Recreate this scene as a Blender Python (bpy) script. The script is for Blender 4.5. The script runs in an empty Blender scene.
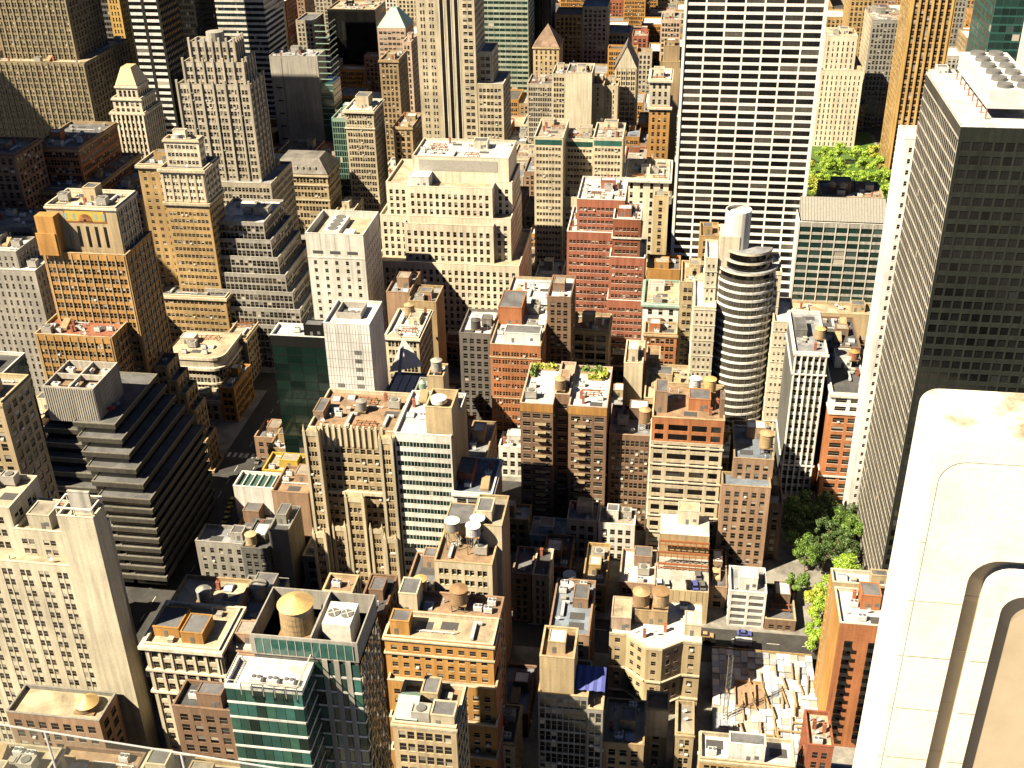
import bpy, bmesh, math, random
import numpy as np
from mathutils import Matrix, Vector
R_ = math.radians
rng = random.Random(7)
nrng = np.random.default_rng(11)
sc = bpy.context.scene
COL = sc.collection

# ---------------------------------------------------------------- camera
H = 255.0                                   # deck height above the street
PITCH, ROLL, YAW, F = R_(29.57), R_(-1.1), R_(8.67), 1150.0
cp, sp = math.cos(PITCH), math.sin(PITCH)
fw = np.array([-math.sin(YAW)*cp, math.cos(YAW)*cp, -sp])
rt = np.array([math.cos(YAW), math.sin(YAW), 0.0])
up = np.cross(rt, fw)
rt, up = math.cos(ROLL)*rt+math.sin(ROLL)*up, -math.sin(ROLL)*rt+math.cos(ROLL)*up
cam = bpy.data.cameras.new('camera'); camo = bpy.data.objects.new('camera', cam); COL.objects.link(camo)
m = Matrix.Identity(4)
for i in range(3):
    m[i][0], m[i][1], m[i][2] = rt[i], up[i], -fw[i]
m[2][3] = H
camo.matrix_world = m
cam.sensor_width = 36.0; cam.lens = F/1024*36.0; cam.clip_start = 0.2; cam.clip_end = 6000
sc.camera = camo

# ---------------------------------------------------------------- world, sun, exposure
SUN_AZ, SUN_EL = R_(37), R_(47)             # light travels to +X and a little to +Y
w = bpy.data.worlds.new('World'); sc.world = w; w.use_nodes = True
nt = w.node_tree; nt.nodes.clear()
sky = nt.nodes.new('ShaderNodeTexSky'); sky.sky_type = 'NISHITA'; sky.sun_disc = False
dirx, diry = -math.cos(SUN_AZ), -math.sin(SUN_AZ)     # towards the sun
sky.sun_elevation = SUN_EL; sky.sun_rotation = math.atan2(dirx, diry)
sky.air_density = 0.22; sky.dust_density = 0.05; sky.altitude = 200
bg = nt.nodes.new('ShaderNodeBackground'); bg.inputs[1].default_value = 0.05
ow = nt.nodes.new('ShaderNodeOutputWorld')
nt.links.new(sky.outputs[0], bg.inputs[0]); nt.links.new(bg.outputs[0], ow.inputs[0])
sl = bpy.data.lights.new('sun', 'SUN'); sl.energy = 5.0; sl.angle = R_(0.5); sl.color = (1.0, 0.855, 0.62)
so = bpy.data.objects.new('sun', sl); COL.objects.link(so)
tr = Vector((math.cos(SUN_AZ)*math.cos(SUN_EL), math.sin(SUN_AZ)*math.cos(SUN_EL), -math.sin(SUN_EL)))
so.rotation_euler = tr.to_track_quat('-Z', 'Y').to_euler(); so.location = (-300, -200, 600)
sc.cycles.max_bounces = 6; sc.cycles.diffuse_bounces = 1; sc.cycles.glossy_bounces = 2; sc.cycles.transparent_max_bounces = 8
sc.view_settings.view_transform = 'Standard'; sc.view_settings.look = 'None'
sc.view_settings.exposure = 1.88; sc.view_settings.gamma = 1.0; sc.view_settings.use_curve_mapping = False

# ---------------------------------------------------------------- pixel -> place helpers
def ray(x, y): return fw+rt*(x-512)/F-up*(y-384)/F
def atz(x, y, z):
    d = ray(x, y); t = (z-H)/d[2]; return np.array([0, 0, H])+d*t
def aty(x, y, Y):
    d = ray(x, y); t = Y/d[1]; return np.array([0, 0, H])+d*t
def prj(X, Y, Z):
    v = np.array([X, Y, Z-H]); z = v@fw; return 512+F*(v@rt)/z, 384-F*(v@up)/z
def solveX(xr, Y, Z, g=0.0):
    X = g
    for _ in range(8):
        a = prj(X, Y, Z)[0]; b = prj(X+1, Y, Z)[0]; X += (xr-a)/(b-a)
    return X

# ---------------------------------------------------------------- materials
MATS = {}
PAL = dict(
 cream=(.62,.54,.39), cream2=(.72,.65,.51), lime=(.50,.45,.36), tan=(.42,.31,.18), tan2=(.52,.41,.25),
 ochre=(.47,.32,.145), orange=(.50,.27,.085), orange2=(.44,.18,.08), brown=(.17,.11,.075), brown2=(.25,.165,.11),
 red=(.25,.095,.06), red2=(.36,.13,.07), white=(.74,.72,.66), white2=(.80,.79,.76), grey=(.30,.29,.26),
 grey2=(.42,.40,.36), dgrey=(.11,.11,.105), black=(.006,.006,.006), bronze=(.014,.016,.013), umber=(.36,.30,.19), hotel=(.66,.60,.46), palegreen=(.42,.46,.37), gilt=(.62,.50,.27), shaded_tan=(.50,.41,.29), pink=(.58,.44,.34),  # pier recess tan has the shade of the recesses put in
 gold=(.58,.38,.13), terr=(.085,.086,.088), yellow=(.62,.44,.08), stone=(.76,.69,.56), greyblue=(.36,.40,.46), steel=(.52,.53,.55),
 verdi=(.30,.44,.37), green=(.014,.042,.030), blue=(.10,.12,.40), silver=(.66,.66,.66), conc=(.46,.43,.38),
 wood=(.32,.20,.10), wood2=(.45,.32,.17), conegold=(.66,.45,.18), conewhite=(.78,.76,.72), rust=(.34,.13,.05),
 tar=(.055,.055,.056), tar2=(.10,.10,.105), gravel=(.36,.32,.26), roofwhite=(.72,.71,.69), roofgrey=(.30,.31,.33),
 roofblue=(.20,.24,.30), roofbrown=(.23,.15,.09), rooftan=(.50,.41,.28), roofred=(.36,.13,.07), asphalt=(.034,.033,.032), walk=(.20,.19,.17),
 lightfin=(.50,.47,.41), teal=(.020,.070,.060), zig=(.050,.046,.038), zig2=(.15,.14,.115), redpaint=(.5,.04,.03), shed=(.50,.55,.66), slate=(.13,.12,.11))
for _k, _c in list(PAL.items()):            # masonry in the sun and weather: well below fresh paint
    if max(_c) > .25: PAL[_k] = tuple(v*.66 for v in _c)
def nodes(mat):
    mat.use_nodes = True; t = mat.node_tree; t.nodes.clear()
    o = t.nodes.new('ShaderNodeOutputMaterial'); b = t.nodes.new('ShaderNodeBsdfPrincipled')
    t.links.new(b.outputs[0], o.inputs[0]); return t, b
def N(t, k, **kw):
    n = t.nodes.new(k)
    for a, v in kw.items(): setattr(n, a, v)
    return n
def mix(t, a, b, fac, mode='MIX'):
    n = N(t, 'ShaderNodeMix', data_type='RGBA', blend_type=mode)
    for s, v in ((0, fac), (6, a), (7, b)):
        if hasattr(v, 'links'): t.links.new(v, n.inputs[s])
        else: n.inputs[s].default_value = v if s == 0 else (*v, 1) if len(v) == 3 else v
    return n.outputs[2]
def ramp(t, src, lo, hi, a, b):
    n = N(t, 'ShaderNodeMapRange'); t.links.new(src, n.inputs[0])
    for i, v in enumerate((lo, hi, a, b)): n.inputs[i+1].default_value = v
    return n.outputs[0]
def noise(t, vec, scale, detail=3.0, w=None, rough=.55):
    n = N(t, 'ShaderNodeTexNoise', noise_dimensions='4D'); n.inputs['Scale'].default_value = scale
    n.inputs['Detail'].default_value = detail; n.inputs['Roughness'].default_value = rough
    t.links.new(vec, n.inputs['Vector'])
    if w is not None: t.links.new(w, n.inputs['W'])
    return n.outputs['Fac']
def gray(t, f):
    c = N(t, 'ShaderNodeCombineColor')
    for i in range(3): t.links.new(f, c.inputs[i])
    return c.outputs[0]
def base_coords(t):
    tc = N(t, 'ShaderNodeTexCoord'); oi = N(t, 'ShaderNodeObjectInfo')
    mu = N(t, 'ShaderNodeMath', operation='MULTIPLY'); mu.inputs[1].default_value = 57.0
    t.links.new(oi.outputs['Random'], mu.inputs[0])
    return tc.outputs['Object'], oi.outputs['Random'], mu.outputs[0]
def stretch(t, vec, s):
    mp = N(t, 'ShaderNodeMapping'); mp.inputs['Scale'].default_value = s; t.links.new(vec, mp.inputs[0]); return mp.outputs[0]
def wall(c, rough=.85, dirt=1.0):
    key = ('wall', c, rough)
    if key in MATS: return MATS[key]
    mat = bpy.data.materials.new('masonry_'+c); t, b = nodes(mat); v, rd, wv = base_coords(t); col = PAL[c]
    big = ramp(t, noise(t, v, .06, 4, wv), .3, .7, 1-.26*dirt, 1+.16*dirt)
    streak = ramp(t, noise(t, stretch(t, v, (.9, .9, .045)), 1.0, 4, wv), .35, .75, 1.08, 1-.36*dirt)
    fine = ramp(t, noise(t, v, 1.7, 5, wv, .75), .3, .7, .84, 1.12)
    per = ramp(t, rd, 0, 1, .90, 1.10)
    c1 = mix(t, col, gray(t, big), 1.0, 'MULTIPLY'); c2 = mix(t, c1, gray(t, streak), 1.0, 'MULTIPLY')
    c3 = mix(t, c2, gray(t, fine), 1.0, 'MULTIPLY'); c4 = mix(t, c3, gray(t, per), 1.0, 'MULTIPLY')
    t.links.new(c4, b.inputs['Base Color']); b.inputs['Roughness'].default_value = rough; b.inputs['Specular IOR Level'].default_value = .15
    MATS[key] = mat; return mat
def roof(c):
    key = ('roof', c)
    if key in MATS: return MATS[key]
    mat = bpy.data.materials.new('roofing_'+c); t, b = nodes(mat); v, rd, wv = base_coords(t); col = PAL[c]
    patch = N(t, 'ShaderNodeTexVoronoi', voronoi_dimensions='4D'); patch.inputs['Scale'].default_value = .16
    t.links.new(v, patch.inputs['Vector']); t.links.new(wv, patch.inputs['W'])
    sep = N(t, 'ShaderNodeSeparateColor'); t.links.new(patch.outputs['Color'], sep.inputs[0])
    p = ramp(t, sep.outputs[0], 0, 1, .74, 1.1)
    st = ramp(t, noise(t, v, .22, 5, wv, .65), .42, .72, 1.05, .50)
    fi = ramp(t, noise(t, v, 1.3, 4, wv), .3, .7, .85, 1.1)
    c1 = mix(t, col, gray(t, p), 1.0, 'MULTIPLY'); c2 = mix(t, c1, gray(t, st), 1.0, 'MULTIPLY'); c3 = mix(t, c2, gray(t, fi), 1.0, 'MULTIPLY')
    t.links.new(c3, b.inputs['Base Color']); b.inputs['Roughness'].default_value = .8
    MATS[key] = mat; return mat
def paint(c, rough=.55, metal=0.0):
    key = ('paint', c, rough, metal)
    if key in MATS: return MATS[key]
    mat = bpy.data.materials.new('paint_'+c); t, b = nodes(mat); v, rd, wv = base_coords(t)
    f = ramp(t, noise(t, v, .9, 5, wv, .65), .3, .75, 1.08, .72)
    t.links.new(mix(t, PAL[c], gray(t, f), 1.0, 'MULTIPLY'), b.inputs['Base Color'])
    b.inputs['Roughness'].default_value = rough; b.inputs['Metallic'].default_value = metal
    MATS[key] = mat; return mat
def staves(c):
    key = ('staves', c)
    if key in MATS: return MATS[key]
    mat = bpy.data.materials.new('staves_'+c); t, b = nodes(mat); v, rd, wv = base_coords(t)
    f = ramp(t, noise(t, stretch(t, v, (4, 4, .3)), 1.5, 4, wv), .3, .7, .6, 1.25)
    g = ramp(t, noise(t, v, .8, 3, wv), .3, .7, .75, 1.1)
    t.links.new(mix(t, mix(t, PAL[c], gray(t, f), 1.0, 'MULTIPLY'), gray(t, g), 1.0, 'MULTIPLY'), b.inputs['Base Color'])
    b.inputs['Roughness'].default_value = .8
    MATS[key] = mat; return mat
def pane_mat():
    if 'pane' in MATS: return MATS['pane']
    mat = bpy.data.materials.new('window_glass'); t, b = nodes(mat)
    a = N(t, 'ShaderNodeAttribute', attribute_name='tint'); t.links.new(a.outputs['Color'], b.inputs['Base Color'])
    t.links.new(ramp(t, a.outputs['Alpha'], 0, 1, .12, .75), b.inputs['Roughness'])
    b.inputs['Specular IOR Level'].default_value = .6
    MATS['pane'] = mat; return mat
def glass(c, rough=.08, metal=0.0, var=.5):
    key = ('glass', c, rough, metal)
    if key in MATS: return MATS[key]
    mat = bpy.data.materials.new('glazing_'+c); t, b = nodes(mat); v, rd, wv = base_coords(t)
    f = ramp(t, rd, 0, 1, 1-var, 1+var)
    g = ramp(t, noise(t, v, .35, 3, wv), .3, .7, .7, 1.25)
    t.links.new(mix(t, mix(t, PAL[c], gray(t, f), 1.0, 'MULTIPLY'), gray(t, g), 1.0, 'MULTIPLY'), b.inputs['Base Color'])
    b.inputs['Roughness'].default_value = rough; b.inputs['Specular IOR Level'].default_value = .7; b.inputs['Metallic'].default_value = metal
    MATS[key] = mat; return mat

def clear_glass():
    if 'clear' in MATS: return MATS['clear']
    gm = bpy.data.materials.new('clear_glass'); t, b = nodes(gm); tr_ = N(t, 'ShaderNodeBsdfTransparent'); tr_.inputs[0].default_value = (.90, .92, .90, 1); mx = N(t, 'ShaderNodeMixShader'); mx.inputs[0].default_value = .06
    out = [n for n in t.nodes if n.type == 'OUTPUT_MATERIAL'][0]; b.inputs['Roughness'].default_value = .05; b.inputs['Metallic'].default_value = 1.0; b.inputs['Base Color'].default_value = (.9, .9, .9, 1)
    t.links.new(tr_.outputs[0], mx.inputs[1]); t.links.new(b.outputs[0], mx.inputs[2]); t.links.new(mx.outputs[0], out.inputs[0])
    MATS['clear'] = gm; return gm

# ---------------------------------------------------------------- mesh helpers
class Acc:
    def __init__(s): s.q = []; s.t = []
    def quads(s, q, tint=None):
        q = np.asarray(q, float).reshape(-1, 4, 3)
        if len(q) == 0: return
        s.q.append(q); s.t.append(np.zeros((len(q), 4)) if tint is None else np.asarray(tint, float).reshape(-1, 4))
    def boxes(s, a):
        a = np.asarray(a, float).reshape(-1, 6)
        if len(a) == 0: return
        x0, x1, y0, y1, z0, z1 = a.T
        c = lambda x, y, z: np.stack([x, y, z], -1)
        f = [(c(x0,y0,z0), c(x1,y0,z0), c(x1,y0,z1), c(x0,y0,z1)), (c(x1,y0,z0), c(x1,y1,z0), c(x1,y1,z1), c(x1,y0,z1)),
             (c(x1,y1,z0), c(x0,y1,z0), c(x0,y1,z1), c(x1,y1,z1)), (c(x0,y1,z0), c(x0,y0,z0), c(x0,y0,z1), c(x0,y1,z1)),
             (c(x0,y0,z1), c(x1,y0,z1), c(x1,y1,z1), c(x0,y1,z1)), (c(x0,y1,z0), c(x1,y1,z0), c(x1,y0,z0), c(x0,y0,z0))]
        for k in f: s.quads(np.stack(k, 1))
    def box(s, *a): s.boxes([a])
    def ring(s, X0, X1, Y0, Y1, z0, z1, out, inn):
        s.boxes([(X0-out, X1+out, Y0-out, Y0+inn, z0, z1), (X0-out, X1+out, Y1-inn, Y1+out, z0, z1),
                 (X0-out, X0+inn, Y0+inn, Y1-inn, z0, z1), (X1-inn, X1+out, Y0+inn, Y1-inn, z0, z1)])
    def bar(s, a, b, r):                     # square bar between two points
        a, b = np.array(a, float), np.array(b, float); d = b-a; L = np.linalg.norm(d); d = d/L
        u = np.cross(d, [0, 0, 1.0]); u = np.array([1.0, 0, 0]) if np.linalg.norm(u) < 1e-3 else u/np.linalg.norm(u)
        v = np.cross(d, u); k = [u+v, u-v, -u-v, -u+v]
        for i in range(4):
            j = (i+1) % 4; s.quads([a+k[i]*r, b+k[i]*r, b+k[j]*r, a+k[j]*r])
        s.quads([a+k[i]*r for i in range(4)]); s.quads([b+k[3-i]*r for i in range(4)])
    def cyl(s, c, r0, r1, z0, z1, n=20, cap=True):
        a = np.linspace(0, 2*np.pi, n+1); cx, cy = c
        for i in range(n):
            p = lambda k, r, z: (cx+r*math.cos(a[k]), cy+r*math.sin(a[k]), z)
            s.quads([p(i, r0, z0), p(i+1, r0, z0), p(i+1, r1, z1), p(i, r1, z1)])
            if cap: s.quads([p(i, r1, z1), p(i+1, r1, z1), (cx, cy, z1), (cx, cy, z1)])
    def empty(s): return not s.q
    def mesh(s, name, off=(0, 0, 0), tint=False, rot=None):
        q = np.concatenate(s.q).reshape(-1, 3)-np.array(off)
        nq = len(q)//4; me = bpy.data.meshes.new(name)
        me.vertices.add(nq*4); me.vertices.foreach_set('co', q.astype(np.float32).ravel())
        me.loops.add(nq*4); me.loops.foreach_set('vertex_index', np.arange(nq*4, dtype=np.int32))
        me.polygons.add(nq); me.polygons.foreach_set('loop_start', np.arange(0, nq*4, 4, dtype=np.int32))
        me.update(calc_edges=True)
        if tint:
            at = me.attributes.new('tint', 'FLOAT_COLOR', 'FACE')
            at.data.foreach_set('color', np.concatenate(s.t).astype(np.float32).ravel())
        me.validate()
        return me
def link(name, me, mat, parent=None, kind=None, loc=None):
    o = bpy.data.objects.new(name, me); COL.objects.link(o)
    if me is not None and mat is not None and not me.materials: me.materials.append(mat)
    if parent is not None: o.parent = parent
    if kind: o['kind'] = kind
    if loc is not None: o.location = loc
    return o
def root(name, label, cat, loc, group=None):
    o = bpy.data.objects.new(name, None); COL.objects.link(o); o.location = loc; o.empty_display_size = 1
    o['label'] = label; o['category'] = cat
    if group: o['group'] = group
    return o
def tag(o, label, cat, group=None):
    o['label'] = label; o['category'] = cat
    if group: o['group'] = group
    return o

# ---------------------------------------------------------------- facades
def tints(n, mode, hi=False):
    r = nrng.random(n); g = nrng.random(n)
    out = np.zeros((n, 4))
    if mode == 'green': base = np.stack([.004+.008*g, .012+.022*g, .010+.018*g], 1)
    elif mode == 'dgreen': base = np.stack([.002+.004*g, .007+.009*g, .006+.007*g], 1)
    elif mode == 'blue': base = np.stack([.01+.01*g, .016+.018*g, .02+.022*g], 1)
    elif mode == 'black': base = np.stack([.004+.005*g]*3, 1)
    else: base = np.stack([.004+.010*g, .0035+.009*g, .003+.008*g], 1)
    out[:, :3] = base
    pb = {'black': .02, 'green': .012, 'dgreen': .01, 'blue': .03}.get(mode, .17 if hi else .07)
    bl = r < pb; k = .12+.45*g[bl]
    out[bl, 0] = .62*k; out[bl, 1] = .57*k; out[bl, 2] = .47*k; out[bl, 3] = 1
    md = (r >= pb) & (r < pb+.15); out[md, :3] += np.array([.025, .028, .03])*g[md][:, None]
    return out
ST = dict(bay=3.2, fl=3.6, pat=[(.2, .8)], sill=.22, head=.86, inset=.18, top=1.8, base=0.0, marg=.9, ac=.05, pier=None, bands=None,
          corn=None, strip=False, sp=None, glassm='', indiv=False, side=None, wallc='tan', trim=None, deck='gravel', split=True, blank=False, clut=1.0, par=1.0)
def S(wallc, **k):
    d = dict(ST); d['wallc'] = wallc; d.update(k); return d
class Bld:
    def __init__(s, name, label, x, y, cat='building', group=None, z=0.0):
        s.off = np.array([x, y, z], float); s.r = root(name, label, cat, (x, y, z), group); s.acc = {}
        s.mats = {}; s.nind = 0; s.tn = 0; s.lump = False
    def a(s, part, mat, kind=None):
        k = (part, mat.name, s.tn if part in ('parapet', 'roof', 'cornice', 'belt_course') else 0)
        if k not in s.acc: s.acc[k] = Acc(); s.mats[k] = (mat, kind)
        return s.acc[k]
    def part(s, name, acc, mat, kind=None, parent=None): return link(name, acc.mesh(name, s.off), mat, parent or s.r, kind)
    def done(s):
        for k, ac in s.acc.items():
            if ac.empty(): continue
            mat, kind = s.mats[k]
            link(k[0], ac.mesh(k[0], s.off, tint=(k[0] == 'windows')), mat, s.r, kind)
        return s.r
def facade(b, O, u, n, W, z0, z1, st):
    wa = b.a('wall', wall(st['wallc']))
    O = np.array(O, float); u = np.array(u, float); n = np.array(n, float)
    def mp(uu, dd, zz):
        uu, dd, zz = np.broadcast_arrays(np.asarray(uu, float), np.asarray(dd, float), np.asarray(zz, float))
        return np.stack([O[0]+uu*u[0]+dd*n[0], O[1]+uu*u[1]+dd*n[1], zz], -1)
    def Q(acc, ua, ub, da, db, za, zb, tint=None):   # vertical quads facing n when da==db
        acc.quads(np.stack([mp(ua, da, za), mp(ub, db, za), mp(ub, db, zb), mp(ua, da, zb)], 1), tint)
    A1 = lambda *x: [np.atleast_1d(np.asarray(v, float)) for v in x]
    def fbox(acc, ua, ub, d0, d1, za, zb):
        ua, ub, d0, d1, za, zb = np.broadcast_arrays(*A1(ua, ub, d0, d1, za, zb))
        Q(acc, ua, ub, d1, d1, za, zb); Q(acc, ua, ua, d0, d1, za, zb); Q(acc, ub, ub, d1, d0, za, zb)
        acc.quads(np.stack([mp(ua, d1, zb), mp(ub, d1, zb), mp(ub, d0, zb), mp(ua, d0, zb)], 1))
        acc.quads(np.stack([mp(ua, d0, za), mp(ub, d0, za), mp(ub, d1, za), mp(ua, d1, za)], 1))
    zt, zb = z1-st['top'], z0+st['base']; hh = zt-zb
    nf = int(round(hh/st['fl'])); Wn = W-2*st['marg']; nb = int(round(Wn/st['bay']))
    if st['blank'] or nf < 1 or nb < 1:
        Q(wa, *A1(0, W, 0, 0, z0, z1)); return
    fh, bw = hh/nf, Wn/nb
    ua = np.array([st['marg']+bw*(i+p[0]) for i in range(nb) for p in st['pat']]); ub = np.array([st['marg']+bw*(i+p[1]) for i in range(nb) for p in st['pat']])
    no = len(ua)
    if st['strip']: za, zc = np.array([zb]), np.array([zt])
    else: za = zb+fh*(np.arange(nf)+st['sill']); zc = zb+fh*(np.arange(nf)+st['head'])
    # piers, lintels
    pl = np.concatenate([[0], ub]); pr = np.concatenate([ua, [W]])
    Q(wa, *A1(pl, pr, 0*pl, 0*pl, 0*pl+z0, 0*pl+z1))
    la = np.concatenate([[z0], zc]); lb = np.concatenate([za, [z1]])
    UA, LA = np.meshgrid(ua, la, indexing='ij'); UB, LB = np.meshgrid(ub, lb, indexing='ij')
    f = lambda x: x.ravel()
    Q(wa, f(UA), f(UB), 0*f(UA), 0*f(UA), f(LA), f(LB))
    # reveals
    i = -st['inset']
    UA, ZA = map(f, np.meshgrid(ua, za, indexing='ij')); UB, ZC = map(f, np.meshgrid(ub, zc, indexing='ij')); o = 0*UA
    Q(wa, UA, UA, o, o+i, ZA, ZC); Q(wa, UB, UB, o+i, o, ZA, ZC)
    wa.quads(np.stack([mp(UA, o, ZA), mp(UB, o, ZA), mp(UB, o+i, ZA), mp(UA, o+i, ZA)], 1))
    wa.quads(np.stack([mp(UA, o+i, ZC), mp(UB, o+i, ZC), mp(UB, o, ZC), mp(UA, o, ZC)], 1))
    # panes
    if st['strip']:
        fz = zb+fh*np.arange(nf)
        UA, ZA = map(f, np.meshgrid(ua, fz+fh*st['sill'], indexing='ij')); UB, ZC = map(f, np.meshgrid(ub, fz+fh*st['head'], indexing='ij'))
        spm = wall(st['sp'] or st['wallc']); sa = b.a('spandrels', spm, 'stuff')
        SA, S0 = map(f, np.meshgrid(ua, fz, indexing='ij')); SB, S1 = map(f, np.meshgrid(ub, fz+fh*st['sill'], indexing='ij')); S2 = S0+fh
        j = i+.06
        Q(sa, SA, SB, 0*SA+j, 0*SA+j, S0, S1); Q(sa, SA, SB, 0*SA+j, 0*SA+j, S0+fh*st['head'], S2)
    k = i
    if st['indiv']:
        mt = glass(st['indiv'] if isinstance(st['indiv'], str) else 'black')
        cache = {}
        rest = []
        for q in range(len(UA)):
            c = mp((UA[q]+UB[q])/2, k-.02, (ZA[q]+ZC[q])/2); px = prj(*c)
            if b.nind < 300 and -15 < px[0] < 1040 and -15 < px[1] < 785:
                wq, hq = round(UB[q]-UA[q], 3), round(ZC[q]-ZA[q], 3); key = (wq, hq)
                if key not in cache:
                    ac = Acc(); p = lambda uu, dd, zz: np.array([uu*u[0]+dd*n[0], uu*u[1]+dd*n[1], zz])
                    fr = .05
                    for (a0, a1, e0, e1, g0, g1) in ((-wq/2, wq/2, -.03, .03, -hq/2, hq/2), (-.05, .05, .03, .08, -hq/2, hq/2)):
                        cs = [p(a0,e1,g0), p(a1,e1,g0), p(a1,e1,g1), p(a0,e1,g1), p(a0,e0,g0), p(a1,e0,g0), p(a1,e0,g1), p(a0,e0,g1)]
                        for fc in ((0,1,2,3), (5,4,7,6), (4,0,3,7), (1,5,6,2), (3,2,6,7), (4,5,1,0)): ac.quads([cs[x] for x in fc])
                    me = ac.mesh('window'); me.materials.append(mt); cache[key] = me
                link('window', cache[key], None, b.r, None, Vector(c-b.off)); b.nind += 1
            else: rest.append(q)
        UA, UB, ZA, ZC = UA[rest], UB[rest], ZA[rest], ZC[rest]
    if len(UA):
        wi = b.a('windows', pane_mat(), 'stuff'); o = 0*UA
        if st['split']:
            ZM = ZA+(ZC-ZA)*.52
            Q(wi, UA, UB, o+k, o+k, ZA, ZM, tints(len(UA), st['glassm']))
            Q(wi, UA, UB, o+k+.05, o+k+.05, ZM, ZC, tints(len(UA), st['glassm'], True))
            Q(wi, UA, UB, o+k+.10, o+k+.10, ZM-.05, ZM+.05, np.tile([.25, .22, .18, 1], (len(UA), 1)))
        else: Q(wi, UA, UB, o+k, o+k, ZA, ZC, tints(len(UA), st['glassm']))
        if st['ac'] > 0 and n[1] < .5:
            s_ = nrng.random(len(UA)) < st['ac']
            if s_.any():
                c = (UA[s_]+UB[s_])/2; fbox(b.a('window_air_conditioners', paint('white'), 'stuff'), c-.42, c+.42, -.1, .38, ZA[s_]+.02, ZA[s_]+.55)
    tm = wall(st['trim'] or st['wallc'])
    if st['pier']:
        pw, pd = st['pier']; ta = b.a('piers', tm, 'stuff'); c = st['marg']+bw*np.arange(nb+1)
        fbox(ta, c-pw/2, c+pw/2, -.02, pd, z0, z1-.3)
    if st['sill'] > 0 and not st['strip'] and st['fl'] < 5 and not st['indiv'] and st['pat'][0][1]-st['pat'][0][0] < .8 and st.get('sills', True):
        fbox(b.a('sills', tm, 'stuff'), UA-.08, UB+.08, -.02, .06, ZA-.14, ZA)

def tier(b, X0, X1, Y0, Y1, z0, Z, st, vis=None):
    b.tn += 0 if b.lump else 1
    sd = st if st['side'] is None else {**st, **st['side']}
    bl = {**st, 'blank': True}
    xm = (X0+X1)/2
    right = (xm < 12) if vis is None else vis == 'r'
    facade(b, (X0, Y0), (1, 0), (0, -1), X1-X0, z0, Z, st)
    facade(b, (X1, Y0), (0, 1), (1, 0), Y1-Y0, z0, Z, sd if right else bl)
    facade(b, (X0, Y1), (0, -1), (-1, 0), Y1-Y0, z0, Z, bl if right else sd)
    facade(b, (X1, Y1), (-1, 0), (0, 1), X1-X0, z0, Z, bl)
    tm = wall(st['trim'] or st['wallc']); pa = b.a('parapet', tm); ph = st['par']
    pa.ring(X0+.02, X1-.02, Y0+.02, Y1-.02, Z-ph-.1, Z+.02, 0, .38)
    pa.ring(X0, X1, Y0, Y1, Z+.02, Z+.24, .07, .46)
    b.a('roof', roof(st['deck'])).quads([(X0+.05, Y0+.05, Z-ph), (X1-.05, Y0+.05, Z-ph), (X1-.05, Y1-.05, Z-ph), (X0+.05, Y1-.05, Z-ph)])
    if st['corn']:
        ch, co = st['corn']; ca = b.a('cornice', tm)
        ca.ring(X0, X1, Y0, Y1, Z-ch-.4, Z-.4, co, .02); ca.ring(X0, X1, Y0, Y1, Z-ch-.9, Z-ch-.398, co*.45, .02)
    if st['bands']:
        for zz, h, pr in st['bands']:
            b.tn += 0 if b.lump else 1
            if z0 < zz < Z: b.a('belt_course', tm).ring(X0, X1, Y0, Y1, zz, zz+h, pr, .02)
def bulkhead(b, x0, x1, y0, y1, z, h, c, deck='tar2', door=True, name='bulkhead'):
    a = Acc(); a.box(x0, x1, y0, y1, z-.1, z+h)
    a.ring(x0, x1, y0, y1, z+h, z+h+.25, .08, .3)
    p = b.part(name, a, wall(c))
    r = Acc(); r.quads([(x0+.2, y0+.2, z+h+.02), (x1-.2, y0+.2, z+h+.02), (x1-.2, y1-.2, z+h+.02), (x0+.2, y1-.2, z+h+.02)])
    b.part('bulkhead_roof', r, roof(deck), None, p)
    if door and x1-x0 > 2.5:
        d = Acc(); xd = x0+(x1-x0)*rng.uniform(.2, .6); d.box(xd, xd+1.0, y0-.06, y0+.05, z, z+2.1); b.part('door', d, paint('dgrey'), None, p)
        if h > 3.5 and x1-x0 > 5:
            d = Acc(); xd = x0+(x1-x0)*.72; d.box(xd, xd+1.1, y0-.05, y0+.05, z+1.2, z+2.4); b.part('louvre', d, paint('tar2'), None, p)
    return p
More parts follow.
